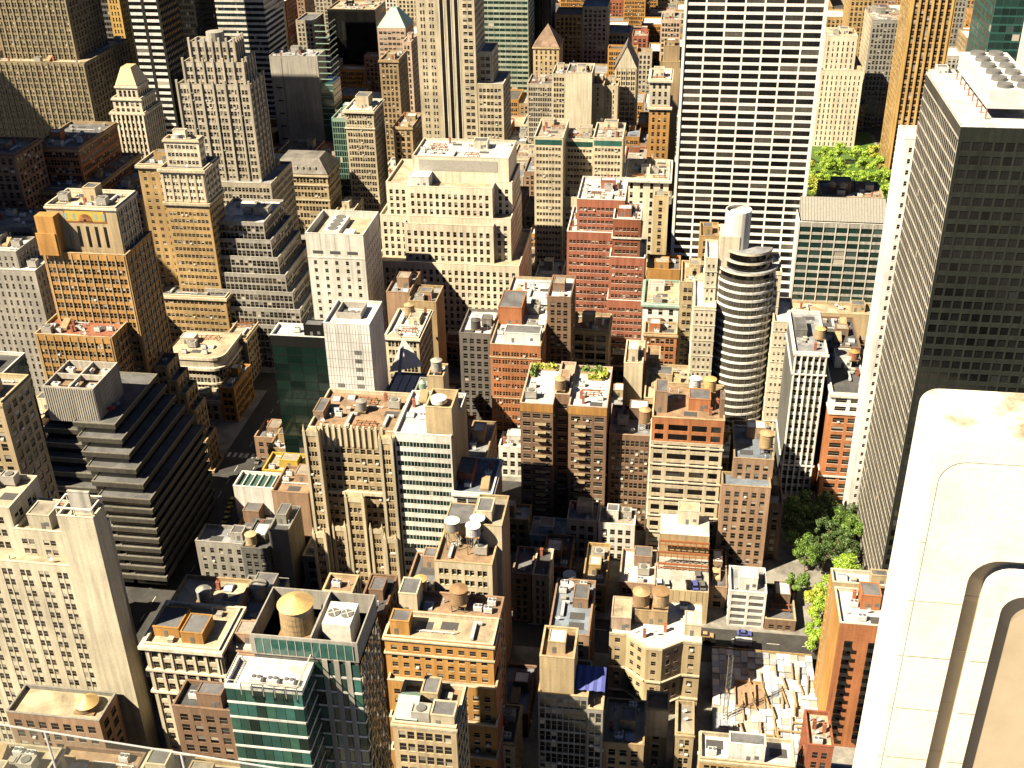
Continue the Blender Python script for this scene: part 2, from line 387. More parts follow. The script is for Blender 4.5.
# roof equipment templates, shared meshes
TPL = {}
def templ():
    a = Acc(); a.box(-1.1, 1.1, -.8, .8, .35, 1.75); a.boxes([(-1, -.8, -.7, .7, 0, .35), (.8, 1, -.7, .7, 0, .35)]); TPL['air_handler'] = (a.mesh('air_handler'), 'silver')
    a = Acc(); a.cyl((0, 0), .55, .55, 0, .22, 14); TPL['fan'] = (a.mesh('fan'), 'tar2')
    a = Acc(); a.box(-.45, .45, -3.2, 3.2, .4, 1.1); a.box(-.45, 1.8, 2.5, 3.19, .41, 1.09); a.boxes([(-.3, .3, -2.6, -2.4, 0, .4), (-.3, .3, 1.4, 1.6, 0, .4)]); TPL['duct'] = (a.mesh('duct'), 'steel')
    a = Acc(); a.cyl((0, 0), .16, .16, 0, 1.3, 8); a.cyl((0, 0), .30, .05, 1.3, 1.6, 8); TPL['vent_pipe'] = (a.mesh('vent_pipe'), 'steel')
    a = Acc(); a.box(-1.2, 1.2, -1.6, 1.6, 0, .5)
    a.quads([(-1.2, -1.6, .5), (1.2, -1.6, .5), (1.2, 0, 1.2), (-1.2, 0, 1.2)]); a.quads([(-1.2, 0, 1.2), (1.2, 0, 1.2), (1.2, 1.6, .5), (-1.2, 1.6, .5)])
    a.quads([(1.2, -1.6, .5), (1.2, 1.6, .5), (1.2, 0, 1.2), (1.2, 0, 1.2)]); a.quads([(-1.2, 1.6, .5), (-1.2, -1.6, .5), (-1.2, 0, 1.2), (-1.2, 0, 1.2)]); TPL['skylight'] = (a.mesh('skylight'), 'greyblue')
    a = Acc(); a.box(-1.9, 1.9, -1.4, 1.4, .5, 2.9); a.boxes([(-1.7, -1.4, -1.2, 1.2, 0, .5), (1.4, 1.7, -1.2, 1.2, 0, .5)]); a.ring(-1.9, 1.9, -1.4, 1.4, 2.9, 3.15, .05, .15); TPL['cooling_tower'] = (a.mesh('cooling_tower'), 'grey2')
    a = Acc(); a.cyl((0, 0), 1.05, 1.05, 0, .3, 16); TPL['big_fan'] = (a.mesh('big_fan'), 'dgrey')
    a = Acc(); a.box(-.7, .7, -.7, .7, 0, 1.0); a.box(-.8, .8, -.8, .8, 1.0, 1.15); TPL['hatch'] = (a.mesh('hatch'), 'conc')
    a = Acc(); a.cyl((0, 0), .035, .035, 0, 5.5, 6); a.box(-.9, .9, -.03, .03, 4.4, 4.46); a.box(-.6, .6, -.03, .03, 5.0, 5.06); TPL['aerial'] = (a.mesh('aerial'), 'steel')
    a = Acc(); a.box(-.45, .45, -.45, .45, 0, 2.6); a.box(-.55, .55, -.55, .55, 2.6, 2.8); a.cyl((-.15, 0), .16, .14, 2.8, 3.3, 8); TPL['chimney'] = (a.mesh('chimney'), 'red')
    a = Acc(); a.cyl((0, 0), .13, .13, 0, .01, 6)
    a = Acc(); a.bar((-5, 0, .45), (5, 0, .45), .11); a.bar((-5, .35, .45), (3.2, .35, .45), .08); a.bar((5, 0, .45), (5, 0, 1.6), .11)
    for x in (-4, -1, 2, 4.5): a.box(x-.08, x+.08, -.25, .55, 0, .36)
    TPL['pipe_run'] = (a.mesh('pipe_run'), 'silver')
    a = Acc()
    for y in (-1.3, 1.3): a.box(-3.4, 3.4, y-.12, y+.12, .9, 1.2)
    for x in (-2.6, 0, 2.6): a.box(x-.1, x+.1, -1.6, 1.6, 1.2, 1.42)
    for x in (-3, 3):
        for y in (-1.3, 1.3): a.box(x-.12, x+.12, y-.12, y+.12, 0, .9)
    TPL['steel_dunnage'] = (a.mesh('steel_dunnage'), 'rust')
    a = Acc(); a.cyl((0, 0), .06, .06, 0, 1.2, 6); n_ = 12
    for i in range(n_):
        p = [(.75*math.cos(t), -.25, 1.5+.75*math.sin(t)) for t in (2*math.pi*i/n_, 2*math.pi*(i+1)/n_)]; a.quads([p[0], p[1], (0, 0, 1.35), (0, 0, 1.35)])
    TPL['satellite_dish'] = (a.mesh('satellite_dish'), 'white2')
    a = Acc(); a.box(-1.3, 1.3, -2.2, 2.2, 0, .9); a.quads([(-1.3, -2.2, .9), (1.3, -2.2, .9), (1.3, 2.2, 2.9), (-1.3, 2.2, 2.9)]); a.quads([(1.3, -2.2, .9), (1.3, 2.2, .9), (1.3, 2.2, 2.9), (1.3, 2.2, 2.9)]); a.quads([(-1.3, 2.2, .9), (-1.3, -2.2, .9), (-1.3, 2.2, 2.9), (-1.3, 2.2, 2.9)]); a.quads([(1.3, 2.2, .9), (-1.3, 2.2, .9), (-1.3, 2.2, 2.9), (1.3, 2.2, 2.9)]); TPL['stair_hood'] = (a.mesh('stair_hood'), 'tan')
    a = Acc(); a.box(-2.2, 2.2, -1.5, 1.5, 0, .05); TPL['tar_patch'] = (a.mesh('tar_patch'), 'tar')
    for k, (me, c) in TPL.items(): me.materials.append(wall(c) if k in ('chimney', 'hatch', 'stair_hood') else paint(c))
templ()
def put(b, key, x, y, z, rz=0, s=1.0, name=None):
    o = link(name or key, TPL[key][0], None, b.r); o.location = (x-b.off[0], y-b.off[1], z-b.off[2]); o.rotation_euler.z = rz; o.scale = (s, s, s)
    if key == 'air_handler':
        for dx in ((-.5, .5) if s < 1.2 else (0,)):
            f = link('fan', TPL['fan'][0], None, o); f.location = (dx*1.1, 0, 1.75); f.scale = (.75, .75, 1)
    if key == 'cooling_tower':
        f = link('fan', TPL['big_fan'][0], None, o); f.location = (0, 0, 2.9)
    return o
def clutter(b, X0, X1, Y0, Y1, z, dens=1.0, used=(), bh=True, wallc='tan', big=True):
    """roof equipment strewn over a flat roof, never overlapping"""
    used = list(used); Wd, D = X1-X0, Y1-Y0
    def spot(w_, d_, tries=14):
        for _ in range(tries):
            if Wd-2 < w_ or D-2 < d_: return None
            x = rng.uniform(X0+1+w_/2, X1-1-w_/2); y = rng.uniform(Y0+1+d_/2, Y1-1-d_/2)
            if all(abs(x-c[0]) > (w_+c[2])/2+.25 or abs(y-c[1]) > (d_+c[3])/2+.25 for c in used):
                used.append((x, y, w_, d_)); return x, y
        return None
    area = Wd*D
    if bh and area > 90:
        w_, d_ = min(rng.uniform(4, 7), Wd*.5), min(rng.uniform(4, 7), D*.45)
        for _ in range(6):
            p = (rng.uniform(X0+1+w_/2, X1-1-w_/2), rng.uniform(Y0+D*.35, max(Y0+D*.36, Y1-1-d_/2)))
            if all(abs(p[0]-c[0]) > (w_+c[2])/2+.3 or abs(p[1]-c[1]) > (d_+c[3])/2+.3 for c in used):
                used.append((*p, w_, d_))
                bulkhead(b, p[0]-w_/2, p[0]+w_/2, p[1]-d_/2, p[1]+d_/2, z, rng.uniform(2.8, 5), wallc, rng.choice(['tar2', 'gravel', 'roofwhite'])); break
    n = min(26, int(area/42*dens)+1)
    kinds = ['air_handler']*4+['vent_pipe']*4+['duct']*2+['skylight']*1+['hatch']*2+['cooling_tower']*2+['aerial']*1+['chimney']*2+['pipe_run']*3+['steel_dunnage']+['satellite_dish']+['stair_hood']+['tar_patch']*3
    size = dict(air_handler=(2.4, 1.8), vent_pipe=(.6, .6), duct=(3.8, 6.6), skylight=(2.6, 3.4), hatch=(1.6, 1.6), cooling_tower=(4, 3), aerial=(1, 1), chimney=(1.2, 1.2), pipe_run=(10.4, 1), steel_dunnage=(7, 3.4), satellite_dish=(1.6, 1.6), stair_hood=(2.8, 4.6), tar_patch=(4.6, 3.2))
    for _ in range(n):
        k = rng.choice(kinds); wd = size[k]
        if k in ('duct', 'pipe_run', 'steel_dunnage') and area < 160: k = 'vent_pipe'; wd = size[k]
        p = spot(*wd)
        if p: put(b, k, p[0], p[1], z, 0 if k != 'air_handler' else 0)
    return used

FOOT = []           # footprints taken, for the fillers between
def T(xl, yl, xr, Y, d=None, rear=None, Z=None, **k):
    P = aty(xl, yl, Y); z = P[2]
    X1 = solveX(xr, Y, z, P[0])
    if rear is not None: d = atz(*rear, z)[1]-Y
    return dict(X0=P[0], X1=X1, Y0=Y, Y1=Y+d, Z=z if Z is None else Z, **k)
LOG = []
def B(name, label, st, tiers, group=None, cat='building', extra=None, vis=None):
    """tiers from the lowest to the highest; the first stands on the ground"""
    t0 = tiers[0]; b = Bld(name, label, (t0['X0']+t0['X1'])/2, (t0['Y0']+t0['Y1'])/2, cat, group)
    pz = 0.0
    for i, t in enumerate(tiers):
        s_ = {**st, **t.get('st', {})}; z0 = t.get('z0', pz if i else 0.0)
        tier(b, t['X0'], t['X1'], t['Y0'], t['Y1'], z0, t['Z'], s_, vis)
        LOG.append((name, i, round(t['X0']), round(t['X1']), round(t['Y0']), round(t['Y1']), round(t['Z'])))
        FOOT.append((t['X0'], t['X1'], t['Y0'], t['Y1']))
        used = []
        zr = t['Z']-s_['par']
        for v in tiers:                       # upper tiers stand on this roof
            if v is not t and v['Z'] > t['Z']: used.append(((v['X0']+v['X1'])/2, (v['Y0']+v['Y1'])/2, v['X1']-v['X0']+1, v['Y1']-v['Y0']+1))
        for (a0, a1, c0, c1, h, c) in t.get('bh', []):
            x0, x1 = t['X0']+(t['X1']-t['X0'])*a0, t['X0']+(t['X1']-t['X0'])*a1; y0, y1 = t['Y0']+(t['Y1']-t['Y0'])*c0, t['Y0']+(t['Y1']-t['Y0'])*c1
            bulkhead(b, x0, x1, y0, y1, zr, h, c); used.append(((x0+x1)/2, (y0+y1)/2, x1-x0, y1-y0))
        for q in t.get('keep', []):
            used.append((t['X0']+(t['X1']-t['X0'])*q[0], t['Y0']+(t['Y1']-t['Y0'])*q[1], q[2], q[2]))
        if s_['clut'] > 0: clutter(b, t['X0'], t['X1'], t['Y0'], t['Y1'], zr, s_['clut'], used, not t.get('bh'), s_['wallc'])
        pz = t['Z']-s_['par']-.1
    if extra: extra(b, tiers)
    return b, b.done()

# water tanks --------------------------------------------------------
def water_tank(x, y, z, r, h, label, side='wood', top='conegold', leg=2.2, cone=.5):
    o = root('water_tank', label, 'water tank', (x, y, z), 'water tanks on the roofs')
    a = Acc(); a.cyl((0, 0), r, r*.97, leg, leg+h, 28, False); link('tank', a.mesh('tank'), staves(side), o)
    c = Acc(); c.cyl((0, 0), r*1.06, .04, leg+h-.03, leg+h+r*cone, 28); link('cone_roof', c.mesh('cone_roof'), paint(top), o)
    hp = Acc()
    for k in range(5): hp.cyl((0, 0), r+.03, r+.03, leg+.2+(h-.5)*k/4, leg+.2+(h-.5)*k/4+.07, 28, False)
    link('hoops', hp.mesh('hoops'), paint('dgrey'), o, 'stuff')
    pl = Acc(); pl.box(-r*.95, r*.95, -r*.95, r*.95, leg-.25, leg-.01); link('platform', pl.mesh('platform'), paint('wood'), o)
    for sx in (-1, 1):
        for sy in (-1, 1):
            l = Acc(); l.box(sx*r*.75-.1, sx*r*.75+.1, sy*r*.75-.1, sy*r*.75+.1, 0, leg-.25); link('leg', l.mesh('leg'), paint('dgrey'), o)
    if leg > 1.5:
        l = Acc()
        for sy in (-1, 1):
            l.bar((-r*.75, sy*r*.75, .2), (r*.75, sy*r*.75, leg-.4), .05); l.bar((r*.75, sy*r*.75, .2), (-r*.75, sy*r*.75, leg-.4), .05)
        link('bracing', l.mesh('bracing'), paint('dgrey'), o)
    return o
def tank_px(px, py, z, r, h, label, **k):
    P = atz(px, py, z); return water_tank(P[0], P[1], z, r, h, label, **k)
# ---------------------------------------------------------------- ground
def struct(name, acc, mat, parent=None, off=(0, 0, 0)):
    o = link(name, acc.mesh(name, off), mat, parent); o['kind'] = 'structure'; return o
a = Acc(); a.quads([(-2600, -900, 0), (2600, -900, 0), (2600, 4200, 0), (-2600, 4200, 0)]); struct('street', a, roof('asphalt'))
AVE = [(-176, -153), (138, 164)]                       # the two avenues, in X
XST = [100, 190, 284, 360, 434, 513, 590, 672, 756, 838, 920, 1002, 1084, 1166, 1248, 1330, 1412]   # cross streets (centre, in Y)
def pavement(x0, x1, y0, y1):
    a = Acc(); a.box(x0, x1, y0, y1, -.5, .14); struct('pavement', a, roof('walk'))
BX = [(-700, -470), (-455, -330), (-318, -176), (-153, 138), (164, 400), (425, 700)]
for i in range(len(XST)-1):
    for (x0, x1) in BX: pavement(x0, x1, XST[i]+8, XST[i+1]-8)

P2 = [(.07, .45), (.55, .93)]
def TR(xl, yl, xr, rear, Yr, **k):          # front edge in pixels, rear edge known to stand at Yr
    z = aty(*rear, Yr)[2]; P = atz(xl, yl, z)
    return dict(X0=P[0], X1=solveX(xr, P[1], z, P[0]), Y0=P[1], Y1=Yr, Z=z, **k)
def inner(t, l, r, f, k, h, **kw):          # a tier set back by metres on top of another
    return dict(X0=t['X0']+l, X1=t['X1']-r, Y0=t['Y0']+f, Y1=t['Y1']-k, Z=t['Z']+h, **kw)

# ---- white hotel, lower left
wing = T(-60, 556, 73.5, 206, d=20); up1 = T(14, 529, 62, 210, d=13); up2 = T(-60, 503, 9, 211, d=14)
slab = T(60.5, 516, 93, 204.5, rear=(108, 505)); slab['X0'] = wing['X1']+.06
def hot(b, ts):
    s = ts[-1]; z = s['Z']+.24
    a = Acc(); x0, x1, y0, y1 = s['X0'], s['X1'], s['Y0'], s['Y1']
    for x in (x0+.2, (x0+x1)/2, x1-.2):
        for y in (y0+.2, y1-.2): a.box(x-.1, x+.1, y-.1, y+.1, z, z+2.0)
    a.ring(x0, x1, y0, y1, z+2.0, z+2.3, .1, .3); b.part('roof_frame', a, paint('white'))
    bulkhead(b, x0+2.2, x1-1.6, y0+3, y1-2, s['Z']-1, 6, 'grey2', 'tar2', False, 'fan_house')
B('slender_hotel', 'cream hotel tower with paired window strips and a blank slab on its right', S('hotel', bay=5.2, fl=3.35, strip=True, pat=[(.12, .37), (.44, .69)], sill=.42, head=.97, inset=.15, sp='hotel', top=2.2, marg=.6, ac=0, deck='rooftan'),
  [wing, {**up1, 'z0': wing['Z']-1, 'st': dict(strip=False, sill=.25, head=.8)}, {**up2, 'z0': wing['Z']-1, 'st': dict(strip=False, sill=.25, head=.8)}, {**slab, 'z0': 0, 'st': dict(blank=True, clut=0)}], extra=hot)
ann = TR(6, 712, 99, (111, 692.5), 203.5, st=dict(deck='rooftan', clut=0))
B('rooftop_annex', 'low dark annex with a tan gravel roof at the foot of the cream hotel', S('brown2', fl=3.6, bay=3.4, trim='grey'), [ann])
water_tank(ann['X1']-5.5, ann['Y0']+5, ann['Z']-1, 2.9, 1.6, 'golden cone of a low tank on the annex below the cream hotel', leg=.5, cone=.75)

# ---- low roofs seen through the glass rail
def TB(xl, xr, yr, z, d, **k):              # a roof known by its rear edge
    P = atz(xl, yr, z); return dict(X0=P[0], X1=solveX(xr, P[1], z, P[0]), Y0=P[1]-d, Y1=P[1], Z=z, **k)
t = TB(-40, 62, 738, 58.0, 22); B('cream_rowhouse', 'cream-edged low roof behind the left pane of the glass rail', S('cream', deck='rooftan', corn=(.8, .5), clut=2), [t])
t2 = TB(150, 190, 752, 55.0, 16); B('corner_rowhouse', 'small cream-trimmed roof below the slab, behind the rail', S('cream', deck='rooftan', corn=(.8, .5)), [t2])
t3 = TB(66, 146, 745, 48.0, 20); B('brown_rowhouse', 'brown roof between two cream ones behind the rail', S('brown', deck='roofbrown'), [t3])
t4 = TB(196, 245, 758, 52.0, 16); B('tan_rowhouse', 'tan roof at the bottom edge left of the green glass tower', S('tan', deck='rooftan', corn=(.8, .4)), [t4])

# ---- dark glass tower at the left edge
Pg = atz(25, 353, 78); dg = dict(X0=Pg[0]-34, X1=Pg[0], Y0=Pg[1]-34, Y1=Pg[1], Z=78.0)
B('dark_glass_tower', 'dark green mirror-glass tower cut by the left edge beside the terraced building', S('dgrey', bay=2.4, fl=3.6, pat=[(.02, .98)], sill=.03, head=.97, inset=.05, glassm='green', top=1.2, marg=.3, ac=0, split=False, trim='white', deck='tar', clut=.4), [dg])
lw = T(-60, 398, 1, 232, d=14); 
B('cream_sidewing', 'sliver of a lit brown wall with windows at the left edge below the glass tower', S('tan2', fl=3.6, bay=3.0, corn=(.8, .4)), [lw])

# ---- terraced (ziggurat) dark building
def zig():
    zp = T(42, 386, 93, 300, rear=(112, 362))
    X1b, Y0b = zp['X1'], zp['Y0']
    b = Bld('terraced_office', 'dark terraced office block stepping down in black ribbon tiers under a pale louvred box', X1b-15, Y0b+20)
    Z0 = zp['Z']-13.0
    W = X1b-zp['X0']
    # louvred box
    a = Acc(); x0, x1, y0, y1 = zp['X0'], zp['X1'], zp['Y0'], zp['Y1']
    a.ring(x0, x1, y0, y1, Z0, zp['Z'], 0, .5); ww = int(W/.8)
    for i in range(ww): a.box(x0+.15+i*W/ww, x0+.15+i*W/ww+.34, y0-.18, y0+.02, Z0+.3, zp['Z']-.4)
    dd = int((y1-y0)/.8)
    for i in range(dd): yy = y0+.15+i*(y1-y0)/dd; a.box(x1-.02, x1+.18, yy, yy+.34, Z0+.3, zp['Z']-.4)
    a.box((x0+x1)/2-.3, (x0+x1)/2+.3, y0+.5, y1-.5, zp['Z']-2, zp['Z']-.1); a.box(x0+.5, x1-.5, (y0+y1)/2-.3, (y0+y1)/2+.3, zp['Z']-2, zp['Z']-.12)
    b.part('louvred_box', a, wall('lightfin'))
    r = Acc(); r.quads([(x0+.3, y0+.3, zp['Z']-3), (x1-.3, y0+.3, zp['Z']-3), (x1-.3, y1-.3, zp['Z']-3), (x0+.3, y1-.3, zp['Z']-3)]); b.part('box_floor', r, roof('roofbrown'))
    for k in range(6): put(b, 'air_handler', x0+2.5+(k % 3)*(W-5)/2, y0+4+(k//3)*(y1-y0-8), zp['Z']-3, 0, 1.2)
    z = Z0
    fl = 4.0
    nt_ = int(Z0/fl)
    xl, xr, yf, yb = x0-3, x1+6, y0-2.0, y1+14
    for k in range(nt_):
        zt = Z0-fl*k
        if k and k <= 5:
            yf -= 2.5; xr += 2.8
        a = Acc()
        jog = 4.0 if k < 8 else 0
        xm = xl+(xr-xl)*(.45+.02*k)
        for (p0, p1, q0) in ((xl, xm, yf+jog), (xm+.02, xr, yf)):
            a.box(p0, p1, q0, yb-.01*k, zt-.7, zt+.9)
        tp = b.part('terrace', a, wall('zig'))
        rf = Acc()
        for (p0, p1, q0) in ((xl, xm, yf+jog), (xm+.02, xr, yf)):
            rf.quads([(p0+.4, q0+.4, zt+.92), (p1-.4, q0+.4, zt+.92), (p1-.4, yb-.4, zt+.92), (p0+.4, yb-.4, zt+.92)])
        b.part('terrace_floor', rf, roof('terr'), None, tp)
        g = Acc(); 
        for (p0, p1, q0) in ((xl, xm, yf+jog), (xm+.02, xr, yf)): g.box(p0+.5, p1-1.0, q0+1.0, yb-.5-.01*k, zt-fl+.9, zt-.7)
        b.part('ribbon_window', g, glass('black', .15), None, tp)
        c = Acc()
        for (p0, p1, q0) in ((xl, xm, yf+jog), (xm+.02, xr, yf)): c.ring(p0, p1, q0, yb, zt+.9, zt+1.25, .05, .35)
        b.part('coping', c, wall('zig2'), None, tp)
    for (dx, dy, c) in ((6, 3, 'redpaint'), (9, 6, 'dgrey')):
        s = Acc(); s.cyl((0, 0), 1.5, .1, 2.0, 2.6, 10); s.cyl((0, 0), .06, .06, 0, 2, 6); o = b.part('parasol', s, paint(c)); 
        o.data.transform(Matrix.Translation(Vector((x1+1.2+dx*.1, y0+dy+2, Z0+.95)) )); 
    FOOT.append((xl, xr, yf, yb)); b.done()
zig()
# ---- mosaic-crowned orange tower with stepped wings (left)
ft = T(45, 205, 115, 362, d=17)
fz = ft['Z']
lowL = dict(X0=ft['X0']-6, X1=ft['X0']+24, Y0=ft['Y0']-16, Y1=ft['Y0']+18, Z=fz-44)
main = dict(X0=ft['X0']-3.5, X1=ft['X1']+2, Y0=ft['Y0']-3.0, Y1=ft['Y1']+3, Z=fz-17)
def mosaic(b, ts):
    t = ts[-1]; x0, x1, y0, z = t['X0'], t['X1'], t['Y0'], t['Z']; xa, xb = x0+(x1-x0)*.24, x0+(x1-x0)*.84
    a = Acc(); a.box(xa, xb, y0-.12, y0+.05, z-6.2, z-1.2); p = b.part('mosaic_panel', a, paint('rust'))
    a = Acc(); a.box(xa+.6, xb-.6, y0-.2, y0-.1, z-5.6, z-1.8); b.part('mosaic_field', a, paint('yellow'), None, p)
    xc = (xa+xb)/2; s = Acc(); s2 = Acc()
    for i in range(13):
        an = math.pi*i/12; s.bar((xc, y0-.26, z-5.3), (xc+2.6*math.cos(an), y0-.26, z-5.3+2.6*math.sin(an)), .12)
    b.part('sunburst', s, paint('orange2'), None, p)
    for k in (-1, 1):
        for j in range(2): s2.box(xc+k*(4.2+j*3)-.5, xc+k*(4.2+j*3)+.5, y0-.24, y0-.19, z-5, z-2.6)
    b.part('griffin_panel', s2, paint('verdi'), None, p)
    for i in range(5):
        s = Acc(); xx = xa+1.2+i*(xb-xa-2.4)/4; s.box(xx-.55, xx+.55, y0-.10, y0+.05, z-15.5, z-7.6); b.part('tall_window', s, glass('black', .15))
    w_ = Acc(); w_.box(x0-2.6, xa-1.8, y0-4.4, y0-.02, z-17.5, z-2.6); w_.box(x0-3.4, xa-2.4, y0-4.8, y0-4.38, z-17.5, z-9); b.part('buttress', w_, wall('orange'))
FS = S('orange', bay=3.3, fl=3.5, pat=P2, sill=.22, head=.84, pier=(.5, .22), top=2.0, deck='roofred', trim='tan2', ac=.03)
wings = []
for k, (wx, wy, wr) in enumerate(((150, 366, 167), (158, 380, 177), (166, 393, 186), (176, 410, 195), (186, 440, 206), (196, 470, 214))):     # wings stepping down to the avenue
    t_ = T(wx, wy, wr, ft['Y0']+1-.7*k, d=11-.05*k); wings.append(dict(t_, X0=(main['X1']-3 if not wings else wings[-1]['X1']-.8), z0=0, st=dict(deck='tar2', wallc='tan', pat=P2, clut=.2)))
B('mosaic_tower', 'orange brick tower crowned with a yellow sunburst mosaic panel', FS,
  [lowL, {**main, 'z0': 0}, {**ft, 'z0': main['Z']-1.1, 'st': dict(blank=True, clut=1.2, wallc='tan2', trim='cream2', corn=(.7, .5), deck='rooftan', side=dict(blank=False, bay=3.4))}]+wings, extra=lambda b, ts: mosaic(b, [ts[2]]))
# front stub block on its left
# ---- white-grey office at the far left edge
t = T(-40, 296, 38, 372, d=20); t = T(-40, 268, 35, 400, d=24)
B('pale_stepped_office', 'pale grey office with a boxy penthouse at the left edge beside the mosaic tower', S('grey2', bay=2.8, fl=3.8, pat=[(.25, .6)], ac=0, deck='roofwhite'), [t, inner(t, 6, 9, 4, 4, 6.5, st=dict(clut=.3, fl=3.4))])
# ---- yellow brick tower with limestone crown
yt = T(159, 168, 203, 452, d=17); yl = T(137, 164, 160, 458, d=18)
ybase = T(153, 294, 225, 446, d=44)
B('yellow_tower', 'yellow brick tower with pale crown and white penthouse left of centre', S('ochre', bay=3.9, fl=3.35, pat=P2, sill=.3, head=.78, corn=(1.2, .9), trim='cream', deck='tar2', ac=.02),
  [ybase, {**yl, 'z0': 0, 'X1': yt['X0']+.0, 'st': dict(pat=[(.3, .7)])}, {**yt, 'st': dict(top=.8), 'Z': yt['Z']-15, 'z0': 0}, {**yt, 'z0': yt['Z']-15, 'st': dict(wallc='cream2', pier=(1.0, .25), top=2.4, clut=.4)},
   {**inner(yt, 1.2, 3.0, 6, 5, 11), 'z0': yt['Z']-1.1, 'st': dict(wallc='cream2', deck='roofwhite', corn=(.7, .5), clut=.3)}])
water_tank((yt['X0']+yt['X1'])/2-3, yt['Y0']+9, yt['Z']+10, 2.0, 2.2, 'squat pale tank on top of the yellow tower penthouse', side='silver', top='conewhite', leg=.4, cone=.2)
# ---- rounded-corner limestone block
rc = T(163, 356, 221, 410, rear=(240, 333))
def round_block():
    x0, x1, y0, y1, z = rc['X0'], rc['X1'], rc['Y0'], rc['Y1'], rc['Z']; r = 5.5
    b = Bld('round_cornered_block', 'limestone block with curved corner and heavy white cornice beside the avenue', (x0+x1)/2, (y0+y1)/2)
    st = S('lime', bay=3.2, fl=3.7, pat=P2, trim='cream2', deck='rooftan', top=5.5, marg=.5, ac=.03); n = 5
    pts = [(x0, y0)]+[(x1-r+r*math.cos(t), y0+r+r*math.sin(t)) for t in np.linspace(-math.pi/2, 0, n+1)]+[(x1, y1)]
    for i in range(len(pts)-1):
        p, q = np.array(pts[i]), np.array(pts[i+1]); d = q-p; L = np.linalg.norm(d); u = d/L
        facade(b, p, u, np.array([u[1], -u[0]]), L, 0, z, st if L > 4 else {**st, 'bay': L, 'marg': .1, 'pat': [(.25, .75)]})
    bl = {**st, 'blank': True}; facade(b, (x1, y1), (-1, 0), (0, 1), x1-x0, 0, z, bl); facade(b, (x0, y1), (0, -1), (-1, 0), y1-y0, 0, z, bl)
    for (za, zb, o) in ((z-5.6, z-4.4, 1.3), (z-1.0, z+.3, .5), (11, 11.9, .5)):
        a = Acc(); nr = []
        for k, p in enumerate(pts):
            t = -math.pi/2 if k == 0 else 0 if k == len(pts)-1 else -math.pi/2+(k-1)*math.pi/2/n
            nr.append((p[0]+o*math.cos(t), p[1]+o*math.sin(t)))
        for k in range(len(pts)-1):
            (ax, ay), (bx, by) = nr[k], nr[k+1]; (cx, cy), (dx, dy) = pts[k], pts[k+1]
            a.quads([(ax, ay, za), (bx, by, za), (bx, by, zb), (ax, ay, zb)]); a.quads([(ax, ay, zb), (bx, by, zb), (dx, dy, zb), (cx, cy, zb)]); a.quads([(cx, cy, za), (dx, dy, za), (bx, by, za), (ax, ay, za)])
        b.part('cornice' if o > .4 else 'belt_course', a, wall('cream2'))
    a = Acc(); c = ((x0+x1)/2, (y0+y1)/2, z-.6); rg = [(*p, z-.6) for p in pts]+[(x0, y1, z-.6)]
    for k in range(len(rg)): a.quads([rg[k], rg[(k+1) % len(rg)], c, c])
    b.part('roof', a, roof('rooftan')); clutter(b, x0+1, x1-5, y0+1, y1-1, z-.6, 1.4, [], True, 'cream'); FOOT.append((x0, x1, y0, y1)); LOG.append(('round_cornered_block', 0, x0, x1, y0, y1, z)); b.done()
round_block()
rc2 = T(224, 338, 246, 432, d=34)
B('ochre_narrow_block', 'narrow ochre block behind the round-cornered one along the avenue', S('tan2', bay=3.0, fl=3.5, corn=(1, .7), deck='gravel'), [rc2])
# ---- grey stepped office with window grid
g1 = T(224, 221.5, 263.5, 460, rear=(274, 211)); GS = S('grey2', bay=2.0, fl=3.6, pat=[(.08, .90)], sill=.14, head=.88, inset=.1, ac=0, marg=.3, top=1.2, deck='roofwhite')
gt = []
for k in range(7): gt.append(dict(X0=g1['X0']-1.0*k-6, X1=g1['X1']+3.2*k, Y0=g1['Y0']-2.2*k, Y1=g1['Y1']+14, Z=g1['Z']-7.4*k, st=dict(clut=.0 if k else .6, deck='roofwhite' if k == 0 else 'roofblue'), z0=0))
gt = gt[::-1]
for k in range(1, 7): gt[k]['z0'] = gt[k-1]['Z']-1.1
B('gridded_step_office', 'pale grey office stepping back in tiers of fine window grids', GS, gt)
# ---- grey art-deco tower behind
d0 = T(177, 84, 249, 530, d=20); d1 = T(183, 62, 243, 533, d=15); d2 = T(189, 42, 234, 535, d=11)
deco = [dict(X0=d0['X0']-6, X1=d0['X1']+7, Y0=d0['Y0']-6, Y1=d0['Y1']+8, Z=T(256, 183.5, 278, 524, d=5)['Z']), dict(d0), dict(d1), dict(d2)]
for t_ in deco: t_['z0'] = 0
def decox(b, ts):
    t = ts[-1]; a = Acc(); cx, cy = (t['X0']+t['X1'])/2, (t['Y0']+t['Y1'])/2; a.cyl((cx, cy), 4.2, 4.2, t['Z']-1, t['Z']+4.0, 16); b.part('crown_drum', a, wall('grey2'))
    a = Acc()
    for t in ts[1:]:
        n_ = 6
        for i in range(n_+1):
            x = t['X0']+(t['X1']-t['X0'])*i/n_; a.box(x-.5, x+.5, t['Y0']-.7, t['Y0']+.3, t['Z']-22 if t is not ts[1] else 20, t['Z']+2.2)
        for i in range(1, 5):
            y = t['Y0']+(t['Y1']-t['Y0'])*i/4; a.box(t['X1']-.3, t['X1']+.7, y-.5, y+.5, t['Z']-22 if t is not ts[1] else 20, t['Z']+2.2)
    b.part('buttresses', a, wall('lime'), 'stuff')
B('art_deco_tower', 'grey limestone art-deco tower with notched buttressed crown', S('lime', bay=3.6, fl=3.6, pat=P2, sill=.25, head=.85, ac=.02, trim='lime', deck='roofgrey', clut=.4), deco, extra=decox)
